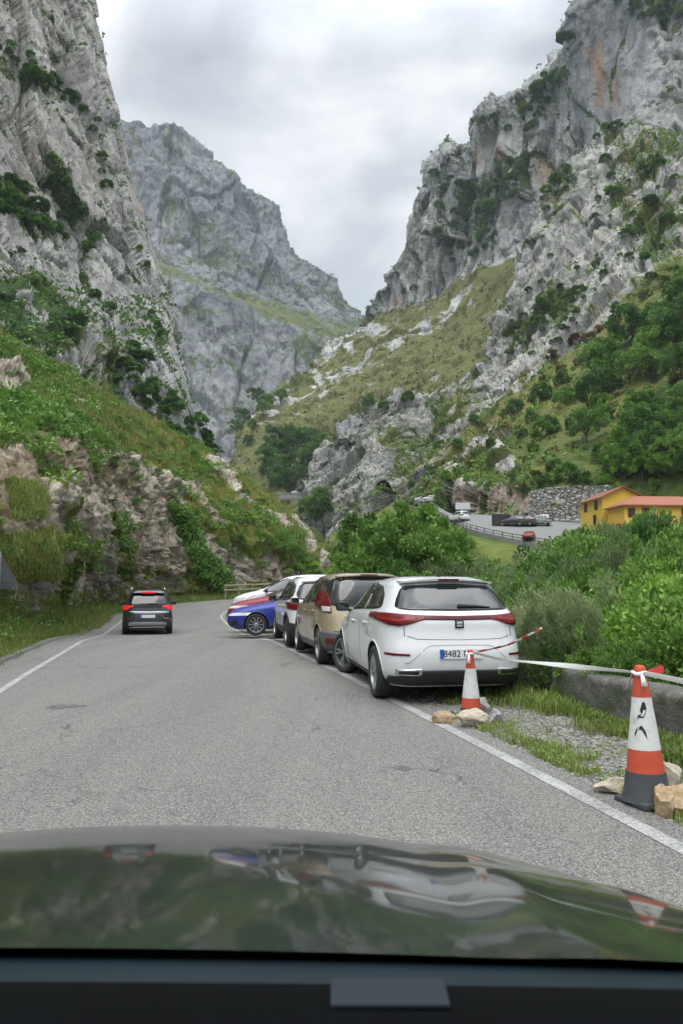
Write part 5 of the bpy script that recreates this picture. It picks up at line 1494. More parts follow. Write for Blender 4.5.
def build_car(name, label, group, rows, P, x, y, phi, z=None):
    """P: options.  The car's local +x is its nose; phi turns it left from straight ahead"""
    z = float(zroad(y)) if z is None else z
    root = thing(name, label, 'car', (x, y, z), math.pi / 2 + phi, group)
    b = Body(rows)
    V, F = b.mesh(P.get('nring', 120), P.get('nz', 54))
    body = new_mesh('body', V, F, [P['paint'], M_TRIM], True)
    r = P['r']; ax0, ax1 = P['axles']
    ra = r + .045
    wmax = max(q[3] for q in rows)
    arch = []
    for a in (ax0, ax1):
        for sg in (1, -1):
            arch.append((a, sg * (wmax - .27), sg * (wmax + .2), ra, r + .01))
    if P.get('arches', True):
        cut_arches(body, arch)
    body.data.set_sharp_from_angle(angle=R(32))
    body.parent = root
    yw = wmax - .115
    for a, st in ((ax0, 0), (ax1, P.get('steer', 0))):
        for sg in (1, -1):
            wheel(root, a, sg * yw, r, P.get('rim', 'five'), st)
    if P.get('arches', True):                       # lips of the wheel arches
        for a in (ax0, ax1):
            for sg in (1, -1):
                n = 26; band = P.get('clad', .018)
                Vv = []
                for k in range(n):
                    t = math.pi * (1.06 - 1.12 * k / (n - 1))
                    for rr_, o_ in ((ra - .004, .006), (ra + band, .006), (ra + band, -.03)):
                        X, Z = a + rr_ * math.cos(t), max(r + .01 + rr_ * math.sin(t), rows[0][0] + .01)
                        Yb = float(b.side(np.array([X]), np.array([Z]))[0])
                        Vv.append((X, sg * (Yb + o_), Z))
                Fv = []
                for k in range(n - 1):
                    for j in range(2):
                        q = [k * 3 + j, k * 3 + j + 1, (k + 1) * 3 + j + 1, (k + 1) * 3 + j]
                        Fv.append(q if sg < 0 else q[::-1])
                new_mesh('wheel_arch', Vv, Fv, [M_TRIM if band > .03 else P['paint']], True, None, root)
    for secs in P.get('side_windows', []): sides(b, 'side_window', secs, M_GLASS, root, .007)
    for secs in P.get('pillars', []): sides(b, 'pillar', secs, M_TRIM, root, .005)
    if 'rear_window' in P: rear(b, 'rear_window', P['rear_window'], M_GLASS, root, n=40, m=12)
    if 'windscreen' in P: rear(b, 'windscreen', P['windscreen'], M_GLASS, root, sg=1, n=30)
    for secs, mt in P.get('tail', []):
        rear(b, 'tail_light', secs, mt, root, .012, n=24); rear(b, 'tail_light', mir(secs), mt, root, .012, n=24)
    for nm, secs, mt, off in P.get('rear_bits', []): rear(b, nm, secs, mt, root, off, n=30)
    for nm, secs, mt, off in P.get('rear_pairs', []):
        rear(b, nm, secs, mt, root, off, n=14); rear(b, nm, mir(secs), mt, root, off, n=14)
    for nm, secs, mt, off in P.get('front_bits', []): rear(b, nm, secs, mt, root, off, 1, n=20)
    for nm, secs, mt, off in P.get('front_pairs', []):
        rear(b, nm, secs, mt, root, off, 1, n=14); rear(b, nm, mir(secs), mt, root, off, 1, n=14)
    for nm, secs, mt, off in P.get('side_bits', []): sides(b, nm, secs, mt, root, off)
    for (xs, z0, z1) in P.get('seams', []):
        sides(b, 'door_gap', [(xs, z0, z1), (xs + .008, z0, z1)], M_SEAM, root, .0015)
    for (xs, zs) in P.get('handles', []):
        for sg in (1, -1):
            yb = float(b.side(np.array([xs]), np.array([zs]))[0])
            mb = MB(); mb.box((xs, sg * (yb + .018), zs), (.17, .03, .026), bev=.01)
            mb.build('door_handle', P.get('handle_mat', P['paint']), root, True)
    if 'mirror' in P:
        xm, zm, mt = P['mirror']
        for sg in (1, -1):
            yb = float(b.side(np.array([xm]), np.array([zm]))[0])
            mb = MB()
            mb.box((xm, sg * (yb + .155), zm + .05), (.11, .20, .15), bev=.045)
            mb.tube([(xm + .03, sg * (yb - .03), zm - .03), (xm, sg * (yb + .1), zm + .01)], .025, 8, 0)
            o = mb.build('door_mirror', mt, root, True)
            mb = MB(); mb.box((xm - .057, sg * (yb + .155), zm + .05), (.006, .16, .11), bev=.002)
            mb.build('mirror_glass', M_GLASS, o)
    if 'spoiler' in P:
        x0, x1, zz, hw = P['spoiler']
        n = 21; Vv = []
        for k in range(n):
            yy_ = hw * (2 * k / (n - 1) - 1); q = 1 - (abs(yy_) / hw) ** 3 * .25
            zc = zz - .035 * (yy_ / hw) ** 2
            for X, Z in ((x1, zc + .004), (x0 + (1 - q) * .3, zc - .012), (x0 + (1 - q) * .3 + .005, zc - .032), (x1, zc - .05)): Vv.append((X, yy_, Z))
        Fv = []
        for k in range(n - 1):
            for j in range(4):
                Fv.append([k * 4 + j, k * 4 + (j + 1) % 4, (k + 1) * 4 + (j + 1) % 4, (k + 1) * 4 + j])
        Fv.append([0, 1, 2, 3]); Fv.append([(n - 1) * 4 + j for j in (3, 2, 1, 0)])
        o = new_mesh('spoiler', Vv, Fv, [P.get('spoiler_mat', P['paint'])], True, None, root)
        o.data.set_sharp_from_angle(angle=R(40))
        if 'high_lamp' in P:
            mb = MB(); wl, mt = P['high_lamp']
            mb.box((x0 - .003, 0, zz - .022), (.014, wl, P.get('high_h', .022)), bev=.003)
            mb.build('brake_lamp', mt, root)
    if 'rails' in P:
        x0, x1, yr, zr_, mt = P['rails']
        for sg in (1, -1):
            mb = MB()
            mb.tube([(x0, sg * yr, zr_ - .07), (x0 + .12, sg * (yr - .01), zr_), (x1 - .12, sg * (yr - .01), zr_ + .01), (x1, sg * yr, zr_ - .06)], .018, 8)
            mb.build('roof_rail', mt, root, True)
    if 'plate' in P:
        zz, txt = P['plate']
        xe = float(b.end(np.array([0.]), np.array([zz]), -1)[0]) - .012
        mb = MB(); mb.box((xe, 0, zz), (.012, .52, .112), bev=.003)
        pl = mb.build('number_plate', M_PLATE, root)
        mb = MB(); mb.box((xe - .0065, .235, zz), (.002, .045, .108)); mb.build('plate_band', M_BLUE, pl)
        if txt:
            M = Matrix.Translation((xe - .008, P.get('txt_y', 0.), zz)) @ Matrix(((0, 0, -1, 0), (-1, 0, 0, 0), (0, 1, 0, 0), (0, 0, 0, 1)))
            a_, b_ = txt.split(' ')
            text_mesh('plate_number', a_, .105, M_BLACK, pl, M @ Matrix.Translation((-.055, 0, 0)))
            text_mesh('plate_letter', b_, .105, M_BLACK, pl, M @ Matrix.Translation((.125, 0, 0)))
    if 'wiper' in P:
        y0, y1, z0, z1 = P['wiper']
        e0 = float(b.end(np.array([y0]), np.array([z0]), -1)[0]) - .02; e1 = float(b.end(np.array([y1]), np.array([z1]), -1)[0]) - .018
        mb = MB(); mb.tube([(e0, y0, z0), ((e0 + e1) / 2 - .008, (y0 + y1) / 2, (z0 + z1) / 2 + .006), (e1, y1, z1)], [.028, .016, .006], 8)
        mb.build('rear_wiper', M_BLACK, root, True)
    if 'antenna' in P:
        xa, za = P['antenna']
        mb = MB(); mb.add([(xa - .09, 0, za + .055), (xa - .10, .02, za), (xa - .10, -.02, za), (xa + .10, 0, za)], [[0, 2, 1], [0, 1, 3], [0, 3, 2], [1, 2, 3]])
        mb.build('antenna', P.get('ant_mat', M_BLACK), root)
    mb = MB(); mb.box(((ax0 + ax1) / 2, 0, .28), (ax1 - ax0 + .9, wmax * 1.35, .16)); mb.build('underbody', M_TRIM, root)
    return root, b

G_P = 'cars parked beside the road'
W_PAINT = paint('white_paint', (.74, .76, .78))
# ---- white hatchback, the nearest
leon = [(.20, -1.96, 2.0, .80, 7), (.30, -2.09, 2.12, .855, 7), (.45, -2.165, 2.17, .888, 6.5), (.62, -2.18, 2.16, .90, 6), (.76, -2.15, 2.08, .90, 5.6), (.86, -2.135, 1.93, .893, 5.4), (.95, -2.13, 1.45, .880, 5.2), (1.02, -2.09, 1.02, .855, 5),
        (1.10, -2.015, .86, .80, 5), (1.20, -1.89, .62, .745, 4.8), (1.30, -1.75, .38, .69, 4.6), (1.375, -1.63, .10, .635, 4.4), (1.42, -1.50, -.18, .54, 4), (1.448, -1.20, -.45, .36, 3.2), (1.456, -.95, -.62, .12, 2.5)]
leon = [(z if z < .8 else .8 + (z - .8) * 1.10, a, b, c, d) for z, a, b, c, d in leon]
build_car('white_hatchback', 'white hatchback parked nearest, beside the low stone wall', G_P, leon, dict(
    paint=W_PAINT, r=.325, axles=(-1.36, 1.326), rim='twin', steer=R(26),
    side_windows=[[(-1.42, 1.119, 1.174), (-1.3, 1.103, 1.284), (-1, 1.086, 1.389), (-0.45, 1.069, 1.433)], [(-0.4, 1.069, 1.434), (0.05, 1.053, 1.394), (0.4, 1.042, 1.24), (0.62, 1.036, 1.097)]],
    pillars=[[(-0.455, 1.075, 1.434), (-0.395, 1.075, 1.434)]],
    windscreen=[(-0.62, 1.097, 1.24), (-0.5, 1.075, 1.416), (0, 1.075, 1.46), (0.5, 1.075, 1.416), (0.62, 1.097, 1.24)],
    rear_window=[(-0.7, 1.135, 1.152), (-0.665, 1.113, 1.229), (-0.6, 1.103, 1.339), (-0.54, 1.099, 1.389), (0, 1.091, 1.416), (0.54, 1.099, 1.389), (0.6, 1.103, 1.339), (0.665, 1.113, 1.229), (0.7, 1.135, 1.152)],
    tail=[([(-0.872, 0.9705, 1.058), (-0.8, 0.9265, 1.064), (-0.7, 0.9155, 1.058), (-0.6, 0.9375, 1.051), (-0.47, 0.9815, 1.042), (-0.4, 0.9925, 1.04)], M_RED)],
    rear_bits=[('light_bar', [(-0.46, 0.9925, 1.042), (0, 0.9848, 1.033), (0.46, 0.9925, 1.042)], M_REDD, .009),
               ('diffuser', [(-0.8, 0.235, 0.33), (-0.6, 0.225, 0.345), (-0.5, 0.225, 0.41), (0.5, 0.225, 0.41), (0.6, 0.225, 0.345), (0.8, 0.235, 0.33)], M_TRIM, .012),
               ('tailgate_gap', [(-0.62, 0.8, 0.8066), (-0.5, 0.765, 0.771), (0, 0.755, 0.761), (0.5, 0.765, 0.771), (0.62, 0.8, 0.8066)], M_SEAM, .001),
               ('emblem', [(-0.052, 0.8935, 0.9815), (0.052, 0.8935, 0.9815)], M_BLACK, .014),
               ('emblem_stroke', [(-0.034, 0.943, 0.965), (0.034, 0.943, 0.965)], M_CHROME, .020), ('emblem_stroke', [(-0.034, 0.91, 0.932), (0.034, 0.91, 0.932)], M_CHROME, .020)],
    rear_pairs=[('exhaust_trim', [(-0.74, 0.36, 0.415), (-0.5, 0.35, 0.43), (-0.46, 0.365, 0.43)], M_CHROME, .02), ('exhaust_mouth', [(-0.71, 0.375, 0.4), (-0.5, 0.37, 0.413)], M_BLACK, .028),
                ('lamp_strip', [(-.855, .985, 1.01), (-.70, .965, .99), (-.50, 1.0, 1.015)], NT('bright_red_lens').set(color=(.28, .010, .012), rough=.3), .016), ('lamp_strip', [(-.80, .935, .95), (-.66, .94, .955)], M_REDD, .016), ('reflector', [(-0.84, 0.575, 0.603), (-0.6, 0.578, 0.6)], M_RED, .006),
                ('bumper_crease', [(-0.66, 0.485, 0.494), (-0.6, 0.5, 0.509), (-0.4, 0.675, 0.684), (-0.34, 0.69, 0.699), (0, 0.695, 0.704)], simple('crease_shade_paint', (0.3, 0.31, 0.32), .5), .001),  # crease is a flat grey strip, its shade painted as darker white paint
                ('tailgate_gap', [(-0.655, 0.8, 0.91), (-0.648, 0.8, 0.91)], M_SEAM, .001)],
    seams=[(-0.44, 0.42, 1.053), (0.66, 0.36, 1.02), (-1.02, 0.75, 1.086)], handles=[(-.78, .91), (.16, .895)],
    side_bits=[('sill_trim', [(-0.95, 0.21, 0.27), (0.92, 0.21, 0.27)], M_TRIM, .006)],
    mirror=(.62, 1.03, M_BLACK), spoiler=(-1.72, -1.35, 1.487, .585), spoiler_mat=W_PAINT, high_lamp=(.26, M_REDD), plate=(.60, '8482 M'), txt_y=-.012 + .07,
    wiper=(-.02, -.42, 1.147, 1.135), antenna=(-1.22, 1.508)), 1.075, 10.93, R(8.5), 0)

# ---- gold people carrier
scen = [(.22, -1.98, 1.98, .80, 7), (.34, -2.10, 2.08, .86, 7), (.50, -2.13, 2.12, .90, 6.5), (.70, -2.11, 2.10, .905, 6), (.85, -2.08, 1.98, .90, 6), (.98, -2.05, 1.62, .885, 5.6), (1.06, -2.03, 1.25, .865, 5.4), (1.18, -1.99, .98, .82, 5.4),
        (1.32, -1.93, .70, .765, 5.2), (1.46, -1.85, .40, .71, 5), (1.54, -1.78, .12, .66, 4.8), (1.59, -1.68, -.2, .58, 4.4), (1.615, -1.45, -.45, .42, 3.6), (1.625, -1.1, -.65, .15, 2.6)]
build_car('gold_people_carrier', 'gold people carrier with dark grey lower bumper parked in front of the white hatchback', G_P, scen, dict(
    paint=paint('gold_paint', (.46, .38, .26), .35, .38), r=.325, axles=(-1.33, 1.36), rim='five',
    side_windows=[[(-1.80, 1.13, 1.30), (-1.70, 1.10, 1.47), (-1.05, 1.07, 1.535)], [(-.99, 1.07, 1.537), (-.10, 1.05, 1.545)], [(-.04, 1.05, 1.545), (.40, 1.03, 1.42), (.80, 1.02, 1.20), (1.0, 1.02, 1.08)]],
    pillars=[[(-1.055, 1.07, 1.536), (-.985, 1.07, 1.538)], [(-.105, 1.05, 1.546), (-.035, 1.05, 1.546)]],
    windscreen=[(-.70, 1.12, 1.3), (-.56, 1.10, 1.52), (0, 1.10, 1.57), (.56, 1.10, 1.52), (.70, 1.12, 1.3)],
    rear_window=[(-.74, 1.06, 1.30), (-.66, 1.03, 1.50), (-.56, 1.02, 1.535), (0, 1.01, 1.55), (.56, 1.02, 1.535), (.66, 1.03, 1.50), (.74, 1.06, 1.30)],
    tail=[([(-.875, .98, 1.10), (-.85, .93, 1.22), (-.79, .92, 1.32), (-.755, .92, 1.30), (-.735, .92, 1.06)], M_RED), ([(-.85, .94, 1.03), (-.74, .94, 1.02)], M_WHITELENS)],
    rear_bits=[('bumper', [(-.89, .30, .60), (-.80, .28, .60), (0, .27, .59), (.80, .28, .60), (.89, .30, .60)], simple('grey_bumper', (.10, .10, .105), .5), .02),
               ('tailgate_gap', [(-.72, .60, .61), (.72, .60, .61)], M_SEAM, .002)],
    rear_pairs=[('reflector', [(-.82, .40, .49), (-.66, .40, .49)], M_RED, .028)],
    seams=[(-1.02, .40, 1.06), (-.07, .36, 1.05), (.95, .36, 1.0)], handles=[(-.85, .93), (.12, .91)], side_bits=[('sill_trim', [(-.95, .23, .36), (.95, .23, .36)], simple('grey_sill', (.11, .11, .115), .5), .012)],
    mirror=(.86, 1.03, paint('gold_mirror', (.46, .38, .26), .35, .4)), spoiler=(-1.86, -1.5, 1.60, .60), high_lamp=(.34, M_RED), plate=(.80, ''), wiper=(.0, -.45, 1.05, 1.05)), .12, 14.95, R(11.5), 0)[0].scale = (1, .94, 1)

# ---- white SUV with black roof rails
suv = [(.24, -1.88, 1.92, .80, 7), (.36, -2.0, 2.04, .865, 7), (.52, -2.05, 2.10, .90, 6.5), (.72, -2.05, 2.08, .905, 6), (.88, -2.03, 1.98, .90, 6), (1.0, -2.01, 1.55, .885, 5.6), (1.08, -1.99, 1.12, .86, 5.4), (1.18, -1.94, .92, .82, 5.2),
       (1.30, -1.87, .70, .77, 5), (1.42, -1.78, .44, .715, 4.8), (1.50, -1.70, .18, .66, 4.6), (1.55, -1.60, -.15, .57, 4.2), (1.575, -1.35, -.4, .4, 3.4), (1.585, -1.0, -.6, .15, 2.6)]
suv = [(z if z < 1 else 1 + (z - 1) * 1.09, a, b, c, d) for z, a, b, c, d in suv]
SUVP = dict(
    paint=W_PAINT, r=.335, axles=(-1.28, 1.30), rim='five', clad=.085,
    side_windows=[[(-1.62, 1.16, 1.25), (-1.50, 1.12, 1.43), (-.98, 1.08, 1.50)], [(-.92, 1.08, 1.50), (-.08, 1.06, 1.51)], [(-.02, 1.06, 1.51), (.40, 1.05, 1.38), (.86, 1.04, 1.12)]],
    pillars=[[(-1.66, 1.15, 1.26), (-1.55, 1.10, 1.44), (-.98, 1.07, 1.55), (-.02, 1.05, 1.56), (.30, 1.04, 1.46), (.90, 1.03, 1.13)]],
    windscreen=[(-.68, 1.12, 1.3), (-.54, 1.10, 1.49), (0, 1.10, 1.53), (.54, 1.10, 1.49), (.68, 1.12, 1.3)],
    rear_window=[(-.70, 1.13, 1.24), (-.62, 1.10, 1.42), (-.50, 1.09, 1.48), (0, 1.08, 1.50), (.50, 1.09, 1.48), (.62, 1.10, 1.42), (.70, 1.13, 1.24)],
    tail=[([(-.88, .88, 1.03), (-.78, .86, 1.04), (-.52, .88, 1.02)], M_RED)],
    rear_bits=[('bumper', [(-.89, .30, .58), (-.78, .27, .56), (0, .26, .52), (.78, .27, .56), (.89, .30, .58)], M_TRIM, .014)],
    seams=[(-.95, .42, 1.08), (-.05, .40, 1.06), (.92, .40, 1.02)], handles=[(-.80, .95), (.10, .93)], side_bits=[('sill_trim', [(-.95, .25, .44), (.95, .25, .44)], M_TRIM, .008)],
    mirror=(.80, 1.05, M_BLACK), spoiler=(-1.80, -1.4, 1.56, .58), high_lamp=(.3, M_REDD), rails=(-1.45, .25, .60, 1.73, M_TRIM), plate=(.78, ''), wiper=(0, -.4, 1.12, 1.12))
build_car('white_crossover', 'white crossover with black roof rails parked ahead of the gold people carrier', G_P, suv, SUVP, -.68, 19.0, R(11), -.03)

# ---- dark grey SUV driving ahead, brake lamps lit
D_PAINT = paint('anthracite_paint', (.05, .053, .06), .5, .3)
cap = dict(SUVP)
cap.update(paint=D_PAINT, clad=.06, mirror=(.80, 1.05, M_BLACK), rails=(-1.4, .25, .60, 1.71, M_CHROME), spoiler=(-1.86, -1.4, 1.56, .60), high_lamp=(.50, M_LIT), high_h=.06,
    tail=[([(-.885, .92, 1.07), (-.83, .90, 1.08), (-.72, .91, 1.075), (-.66, .98, 1.07), (-.50, 1.02, 1.065)], M_LIT)],
    rear_bits=[('bumper', [(-.89, .30, .50), (-.78, .27, .48), (0, .26, .46), (.78, .27, .48), (.89, .30, .50)], M_TRIM, .014), ('tailgate_trim', [(-.80, .80, .86), (0, .78, .85), (.80, .80, .86)], M_CHROME, .012),
               ('skid_plate', [(-.66, .36, .44), (-.50, .36, .47), (.50, .36, .47), (.66, .36, .44)], simple('silver_skid', (.30, .30, .31), .4), .03), ('lower_strip', [(-.62, .275, .31), (.62, .275, .31)], M_CHROME, .03), ('garnish', [(-.5, 1.0, 1.07), (.5, 1.0, 1.07)], M_BLACK, .01)],
    rear_pairs=[('bumper_trim', [(-.80, .57, .61), (-.60, .57, .61), (-.52, .66, .70)], M_CHROME, .02)], plate=(.68, ''))
build_car('dark_crossover', 'dark grey crossover driving away with red brake lamps lit', None, suv, cap, -7.55, 29.1, R(14.5))

# ---- the three parked nose-out at the bend
hat = [(.18, -1.92, 1.95, .78, 7), (.28, -2.08, 2.10, .84, 6.5), (.42, -2.14, 2.16, .875, 6), (.56, -2.15, 2.15, .89, 5.6), (.68, -2.13, 2.06, .89, 5.2), (.78, -2.11, 1.86, .885, 5), (.88, -2.09, 1.40, .87, 5), (.96, -2.05, .98, .845, 5),
       (1.06, -1.96, .76, .79, 4.8), (1.18, -1.80, .45, .725, 4.6), (1.30, -1.60, .10, .65, 4.4), (1.38, -1.42, -.2, .56, 4), (1.425, -1.15, -.45, .38, 3.2), (1.435, -.9, -.6, .14, 2.6)]
HP = dict(r=.325, axles=(-1.28, 1.30), rim='multi',
    side_windows=[[(-1.45, 1.04, 1.12), (-1.25, 1.02, 1.27), (-.52, 1.0, 1.345)], [(-.46, 1.0, 1.348), (0, .98, 1.30), (.35, .98, 1.16), (.62, .98, 1.03)]],
    pillars=[[(-.525, 1.0, 1.346), (-.455, 1.0, 1.349)]],
    windscreen=[(-.66, 1.0, 1.12), (-.50, .99, 1.31), (0, .98, 1.36), (.50, .99, 1.31), (.66, 1.0, 1.12)],
    rear_window=[(-.62, 1.05, 1.12), (-.5, 1.04, 1.27), (0, 1.03, 1.31), (.5, 1.04, 1.27), (.62, 1.05, 1.12)],
    tail=[([(-.87, .80, .95), (-.60, .84, .94)], M_RED)],
    front_bits=[('grille', [(-.62, .25, .42), (-.5, .23, .50), (0, .23, .54), (.5, .23, .50), (.62, .25, .42)], M_BLACK, .008), ('number_plate', [(-.26, .42, .52), (.26, .42, .52)], M_PLATE, .02)],
    front_pairs=[('headlight', [(-.86, .60, .685), (-.70, .575, .665), (-.45, .57, .61)], M_WHITELENS, .010), ('fog_lamp', [(-.80, .33, .48), (-.70, .30, .40)], M_BLACK, .01)],
    seams=[(-.49, .38, 1.0), (.70, .34, .95)], handles=[(-.70, .86), (.12, .84)], side_bits=[('sill_trim', [(-.95, .19, .26), (.95, .19, .26)], M_TRIM, .006)],
    mirror=(.62, .96, M_BLACK), spoiler=(-1.68, -1.3, 1.40, .5))
BLUE = dict(HP); BLUE.update(paint=paint('blue_paint', (.004, .022, .26), .1, .45, .25))
build_car('blue_hatchback', 'blue hatchback parked with its nose to the road', G_P, hat, BLUE, -1.36, 23.3, R(97), -.10)
REDC = dict(HP); REDC.update(paint=paint('red_paint', (.22, .010, .018), .05, .5, .15), rim='five')
build_car('red_hatchback', 'red hatchback parked nose out between the blue car and the white van', G_P, hat, REDC, -1.74, 25.9, R(96), .04)
van = [(r_[0] * 1.10, r_[1] * 1.07, r_[2] * 1.05, r_[3] * 1.02, r_[4]) for r_ in scen]
VP = dict(paint=W_PAINT, r=.33, axles=(-1.40, 1.42), rim='five',
    side_windows=[[(-1.85, 1.22, 1.42), (-1.75, 1.18, 1.62), (-1.05, 1.16, 1.68)], [(-.98, 1.16, 1.69), (-.10, 1.14, 1.69)], [(-.02, 1.14, 1.69), (.42, 1.13, 1.54), (.84, 1.12, 1.30), (1.04, 1.12, 1.18)]],
    windscreen=[(-.70, 1.24, 1.44), (-.56, 1.22, 1.68), (0, 1.22, 1.72), (.56, 1.22, 1.68), (.70, 1.24, 1.44)],
    rear_window=[(-.66, 1.15, 1.6), (0, 1.13, 1.68), (.66, 1.15, 1.6)], tail=[([(-.9, .85, 1.2), (-.76, .85, 1.2)], M_RED)],
    front_bits=[('grille', [(-.62, .40, .56), (.62, .40, .56)], M_BLACK, .008)], front_pairs=[('headlight', [(-.89, .82, 1.0), (-.62, .78, .92)], M_WHITELENS, .01)],
    seams=[(-1.02, .42, 1.16), (-.06, .40, 1.14), (1.0, .40, 1.1)], handles=[(-.85, 1.02), (.14, 1.0)], mirror=(.92, 1.12, M_BLACK))
build_car('white_van', 'white passenger van parked nose out behind the red hatchback', G_P, van, VP, -1.98, 29.0, R(94), .02)
# ---------------------------------------------------------------- things beside the road
M_ORANGE = simple('cone_orange', (.50, .075, .036), .5, var=.22, scale=9)
t = NT('cone_white'); v = t.coords()
sc_ = t.ramp(t.noise(v, 14, 5, .7), [(.52, 0.), (.68, .55)])
M_CWHITE = t.set(color=t.mix(sc_, (.62, .63, .61), (.36, .35, .31)), rough=.45)
M_CBASE = simple('cone_base_rubber', (.05, .056, .062), .75, var=.35, scale=8)
def cone(label, loc, h, rz, bands, tilt=0.0):
    root = thing('traffic_cone', label, 'traffic cone', loc, rz, 'traffic cones on the gravel')
    root.rotation_euler = (tilt, 0, rz)
    # height bands of the photograph's cones: black foot, orange, white, orange tip
    R0, R1 = .144 * h / .88, .034 * h / .88
    k0, k1, k2 = bands
    rad = lambda q: R0 + (R1 - R0) * q
    mb = MB(); mb.box((0, 0, .022), (.29 * h / .88, .29 * h / .88, .044), bev=.012)
    mb.lathe([(rad(0) * 1.12, .03), (rad(.06) * 1.06, .06), (rad(k0) + .004, k0 * h)], 32)
    mb.build('base', M_CBASE, root, True).data.set_sharp_from_angle(angle=R(40))
    for nm, a, b, mt in (('lower_band', k0 - .005, k1, M_ORANGE), ('white_band', k1, k2, M_CWHITE), ('upper_band', k2, .985, M_ORANGE)):
        mb = MB(); n = 14
        prof = [(rad(a + (b - a) * k / n) + (.0015 if mt is M_CWHITE else 0), h * (a + (b - a) * k / n)) for k in range(n + 1)]
        if b > .9: prof += [(R1 * .8, h * 1.0), (R1 * .4, h * 1.002)]
        mb.lathe(prof, 40)
        o = mb.build(nm, mt, root, True); o.data.set_sharp_from_angle(angle=R(50))
        P = np.array([v.co[:] for v in o.data.vertices]); P += .003 * np.stack([fbm(P * 9, 2), fbm(P * 9 + 4, 2), fbm(P * 0 + 1, 1) * 0], 1)
        o.data.vertices.foreach_set('co', P.astype(np.float32).ravel())
    return root, rad
Y2 = 4.92
c2 = np.array([at(647, 790, Y2)[0], Y2, float(zroad(Y2)) - .005])
C2, rad2 = cone('larger red and white cone with a black foot and a torn sticker, near the wall', c2, .88, R(20), (.24, .40, .77), R(-1.5))
Y1 = 8.05
c1 = np.array([at(471, 700, Y1)[0], Y1, -.02])
C1, rad1 = cone('red and white cone behind the rocks, close to the white hatchback', c1, .73, R(5), (.17, .31, .73))
# the torn black sticker on the nearer cone
mb = MB()
def on_cone(a, q, h=.88, off=.004):
    r = rad2(q) + off
    return (r * math.cos(a), r * math.sin(a), h * q)
A0 = R(250) - R(20)
for pts in ([(-.10, .64), (.02, .70), (.12, .69), (.16, .65), (.10, .61), (.0, .58), (-.13, .585), (-.2, .57), (-.18, .60), (-.05, .61)], [(-.14, .52), (-.05, .53), (.06, .49), (.10, .43), (.04, .46), (-.06, .50), (-.15, .50)], [(-.30, .47), (-.2, .52), (-.19, .50), (-.28, .45)]):
    mb.add([on_cone(A0 + a * 2.2, q + .045) for a, q in pts], [list(range(len(pts)))])
mb.build('torn_sticker', M_BLACK, C2)

# barrier tape
t = NT('barrier_tape'); v = t.coords('UV')
sp = t.n('ShaderNodeSeparateXYZ'); t.l(v, sp.inputs[0])
w = t.math('FRACT', t.math('ADD', t.math('MULTIPLY', sp.outputs[0], 1.0), t.math('MULTIPLY', sp.outputs[1], .3)))
M_TAPE = t.set(color=t.mix(t.ramp(w, [(.48, 0.), (.52, 1.)], 'LINEAR'), (.72, .72, .70), (.62, .05, .05)), rough=.4)
t = NT('barrier_tape_white'); v = t.coords('UV')
sp = t.n('ShaderNodeSeparateXYZ'); t.l(v, sp.inputs[0])
w = t.math('FRACT', t.math('MULTIPLY', sp.outputs[0], .31))
M_TAPEW = t.set(color=t.mix(t.ramp(w, [(.93, 0.), (.95, 1.)]), (.74, .75, .73), (.62, .06, .05)), rough=.4)
def tape(name, pts, wid, mat, label, rep, twist=.75, n=70):
    C = cr_resample(np.array(pts, float), n, 0)
    d = np.gradient(C, axis=0); d /= np.linalg.norm(d, axis=1)[:, None]
    L = np.concatenate([[0], np.cumsum(np.linalg.norm(np.diff(C, axis=0), axis=1))])
    up = np.tile([0, 0, 1.], (n, 1)); sd = np.cross(d, up); sd /= np.linalg.norm(sd, axis=1)[:, None]
    an = twist * np.sin(L * 2.1 + 1) + .5
    an = an - .45
    wv = up * np.cos(an)[:, None] + sd * np.sin(an)[:, None]
    ww = wid * (.75 + .25 * np.sin(L * 3.7))
    nn = np.cross(d, wv) * .0012
    rows = [C - wv * ww[:, None] / 2 + nn, C + nn * 1.6, C + wv * ww[:, None] / 2 + nn, C + wv * ww[:, None] / 2 - nn, C - nn, C - wv * ww[:, None] / 2 - nn]
    G = np.stack(rows, 1)
    F = []
    for i in range(n - 1):
        for j in range(6):
            F.append([i * 6 + j, i * 6 + (j + 1) % 6, (i + 1) * 6 + (j + 1) % 6, (i + 1) * 6 + j])
    o = new_mesh(name, G.reshape(-1, 3), F, [mat], False)
    uv = o.data.uv_layers.new(name='UVMap')
    vi = np.zeros(len(o.data.loops), np.int32); o.data.loops.foreach_get('vertex_index', vi)
    U = np.column_stack([L[vi // 6] / rep, (vi % 6) / 3.])
    uv.data.foreach_set('uv', U.astype(np.float32).ravel())
    return tag(o, label, 'barrier tape')
top1 = c1 + np.array([.03, -.03, .70]); top2 = c2 + np.array([0, -.04, .835])
end_bush = at(542, 628, 8.75)
tape('barrier_tape', [top1, top1 * .5 + end_bush * .5 + np.array([0, 0, -.05]), end_bush], .04, M_TAPE, 'short red and white striped tape from the farther cone up into the bush', .24)
m12 = top1 * .5 + top2 * .5 + np.array([0, 0, -.02])
far_end = np.array([wallx(4.25) + .02, 4.25, .47])
tape('barrier_tape', [top1, top1 * .75 + top2 * .25 + np.array([0, 0, -.03]), m12, top1 * .25 + top2 * .75 + np.array([0, 0, -.01]), top2], .04, M_TAPEW, 'long white tape stretched between the two cones', 1.0, .6)
tape('barrier_tape', [top2, (top2 + far_end) / 2, far_end], .04, M_TAPEW, 'white and red tape running off to the right from the nearer cone', .45, .3, 30)
